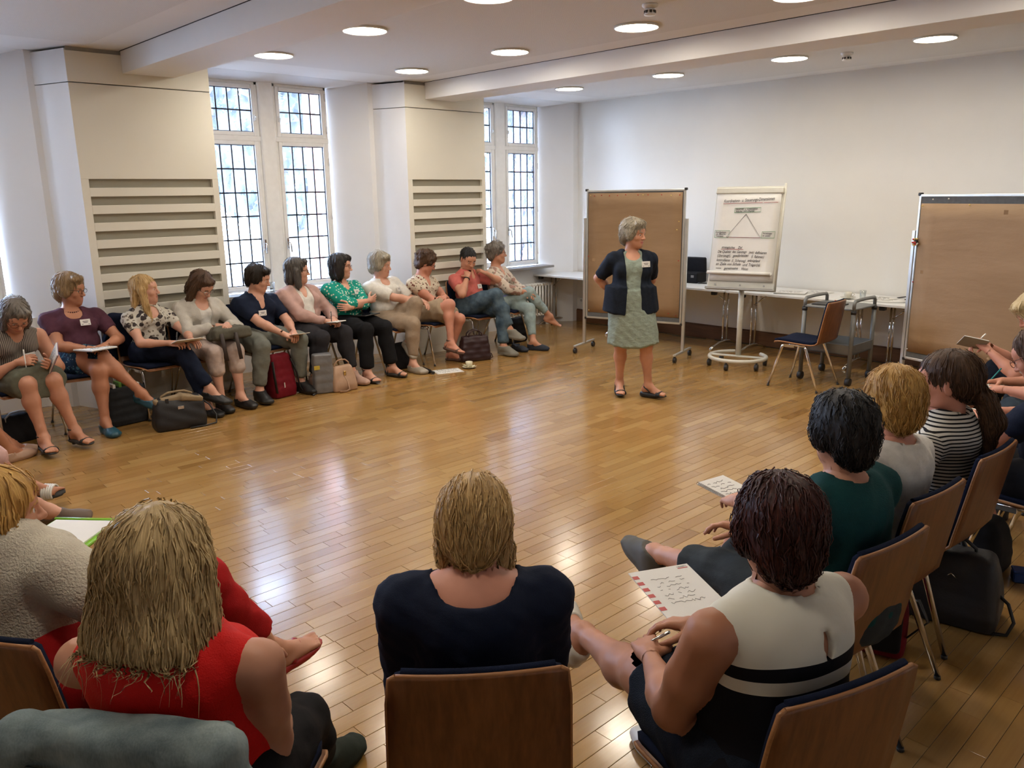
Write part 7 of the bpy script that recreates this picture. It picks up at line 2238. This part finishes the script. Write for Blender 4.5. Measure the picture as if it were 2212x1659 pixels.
# held in the foreground and at the edges
r = root_at('plastic_folder', frame((4.43, -8.29, 0.632), 42, 0), 'lime green plastic folder with white sheets on a lap', 'folder')
MB().box((-0.14, -0.17, -0.003), (0.14, 0.17, 0.001), 0.001).build('folder_back', GREENF, r)
MB().box((-0.125, -0.155, 0.001), (0.115, 0.155, 0.009), 0.001).build('sheets', PAPER, r)
MB().tube([(-0.14, 0.172, 0.004), (0.14, 0.172, 0.004)], 0.008, 6).tube([(0.142, -0.17, 0.003), (0.142, 0.17, 0.003)], 0.006, 6).build('folder_edge', GREENF, r)
sheet_of(frame((3.52, -8.39, 0.60), 40, 8), 0.21, 0.30, 'white sheet on the knee of the person in light grey trousers', 3, 31)
notebook(lap('NAV', 0.10, 0.42, 0.665, -6, 10), 0.21, 0.27, 'open notebook on the lap of the person in navy boat-neck top', WHITEP, 8, 32)
r = root_at('programme_sheet', frame((6.37, -7.085, 0.685), 64, 4, 0), 'programme sheet with red striped margin on the lap of the banded dress', 'paper')
MB().box((-0.105, -0.15, -0.004), (0.105, 0.15, 0.0), 0.001).build('sheet', PAPER, r)
for k in range(6):
    MB().box((-0.105, -0.075 + k * 0.036, 0.0), (-0.085, -0.057 + k * 0.036, 0.0006)).build('red_stripe', REDP, r)
MB().box((0.06, 0.127, 0.0), (0.095, 0.131, 0.0006)).build('red_underline', REDP, r)
text_on(r, Matrix.Translation((0.06, 0.134, 0.0005)), 'HESSEN', 0.010, INK, 1.0, 0.0)
scribble(r, 0.13, 0.16, 7, 33, z=0.0006, x0=0.01, y0=0.02, t=0.0006)
notebook(frame((6.07, -6.33, 0.735), 80, 6), 0.15, 0.21, 'spiral notebook on the knee of the teal tee shirt', WHITEP, 6, 34, spiral=True)
pen(at_hand('DRS', -1, (0.03, 0.06, 0.0), (0.3, -0.6, 0.6)), 'silver pen in the hand of the person in banded dress', CHROME)
notebook(lap('R8', -0.10, 0.50, 0.83, 20, 12, 40), 0.12, 0.17, 'small white writing pad held by the person in navy trousers', M_KRAFTC, 5, 35)
pen(at_hand('R8', 1, (-0.02, 0.06, 0.01), (0.4, -0.5, 0.6)), 'white pen in the hand of the person in navy trousers', WHITEP)
notebook(lap('R7', 0.0, 0.55, 0.625, 0, 5), 0.16, 0.22, 'spiral pad on the lap of the person in bright green', WHITEP, 5, 36, spiral=True)
pen(at_hand('R7', 1, (-0.02, 0.06, 0.01), (0.3, -0.5, 0.8)), 'teal pen in the hand of the person in bright green', TEALP)
sheet_of(lap('R6', -0.02, 0.52, 0.63, 8, 4), 0.21, 0.30, 'colourful printed sheet on the lap beside the white pen', 6, 37)
pen(at_hand('R6', 1, (-0.02, 0.06, 0.01), (0.05, -0.15, 1)), 'white pen held upright over the printed sheet', WHITEP)
# draped jackets
def draped(key, pos, face, m, label, cat, wide=0.235, stitch=None, low=0.50):
    r = empty('draped_jacket', (pos[0], pos[1], 0), math.radians(face - 90), label, cat)
    P = [cone((-wide + 0.03, -0.300, 0.845), (wide - 0.03, -0.300, 0.845), 0.036, 0.036, 0.03),
         rbox((0, -0.315, 0.72), (wide - 0.02, 0.012, 0.13), Rx(-9).T, 0.018, 0.03),
         rbox((0, -0.262, 0.75), (wide - 0.05, 0.008, 0.10), Rx(-9).T, 0.014, 0.03)]
    for s_ in (-1, 1):
        P += [cone((s_ * (wide - 0.035), -0.300, 0.83), (s_ * (wide + 0.015), -0.305, 0.66), 0.048, 0.046, 0.03), cone((s_ * (wide + 0.015), -0.305, 0.66), (s_ * (wide + 0.01), -0.29, low), 0.046, 0.038, 0.03)]
    f = field_of(P, 0.0085)
    f.ripple(0.010, 42, len(label))
    np_mesh('jacket_cloth', *f.mesh(), r, [m])
    if stitch is not None:
        st = MB()
        for pts in ([(-0.17, -0.342, 0.805), (-0.05, -0.348, 0.803), (0.08, -0.347, 0.795), (0.17, -0.341, 0.785)], [(-0.085, -0.347, 0.80), (-0.075, -0.335, 0.62)], [(0.03, -0.348, 0.80), (0.03, -0.337, 0.62)], [(0.14, -0.344, 0.79), (0.125, -0.333, 0.62)]):
            st.tube(pts, 0.0042, 5)
        st.build('seam', stitch, r)
    return r
draped('RED', (5.935, -8.385), 129, F_JACKET, 'washed denim jacket draped over the foreground chair back', 'jacket', 0.245, mat('denim_seam', (0.06, 0.08, 0.085), 0.9))
draped('P3', (0.34, -6.46), 8, F_NAVY, 'navy blazer draped over the chair of the floral top', 'jacket', 0.225)
# jewellery: beads as one string
nk = CAST['P2']
bd = MB()
for a in np.linspace(0, 2 * math.pi, 30, endpoint=False):
    c = nk['neck'] + nk['R'] * 0.074 * math.cos(a) + nk['F'] * (0.012 + 0.086 * math.sin(a)) + nk['U'] * (0.012 - 0.030 * (math.sin(a) + 0.2))
    bd.ball(c, 0.0075, 6)
tag(bd.build('bead_necklace', mat('dark_red_bead', (0.06, 0.01, 0.01), 0.3), nk['root']), kind='stuff')
for key, side in (('P7', -1), ('P9', 1), ('P8', -1)):
    d = CAST[key]
    ax = nrm(d['W'][side] - d['E'][side])
    u = nrm(np.cross(ax, V(0.3, 0.2, 1)))
    v = np.cross(ax, u)
    c = d['W'][side] - ax * 0.02
    MB().tube([c + (u * math.cos(a) + v * math.sin(a)) * 0.0285 for a in np.linspace(0, 2 * math.pi, 14, endpoint=False)], 0.004, 6, closed=True).build('wristwatch', BRASS if key != 'P8' else WHITEP, d['root'])
d = CAST['P10']
ax = nrm(d['W'][1] - d['E'][1]); u = nrm(np.cross(ax, V(0.3, 0.2, 1))); v = np.cross(ax, u)
MB().tube([d['W'][1] - ax * 0.03 + (u * math.cos(a) + v * math.sin(a)) * 0.031 for a in np.linspace(0, 2 * math.pi, 14, endpoint=False)], 0.007, 6, closed=True).build('wristband', BLACKP, d['root'])
finish_texts()
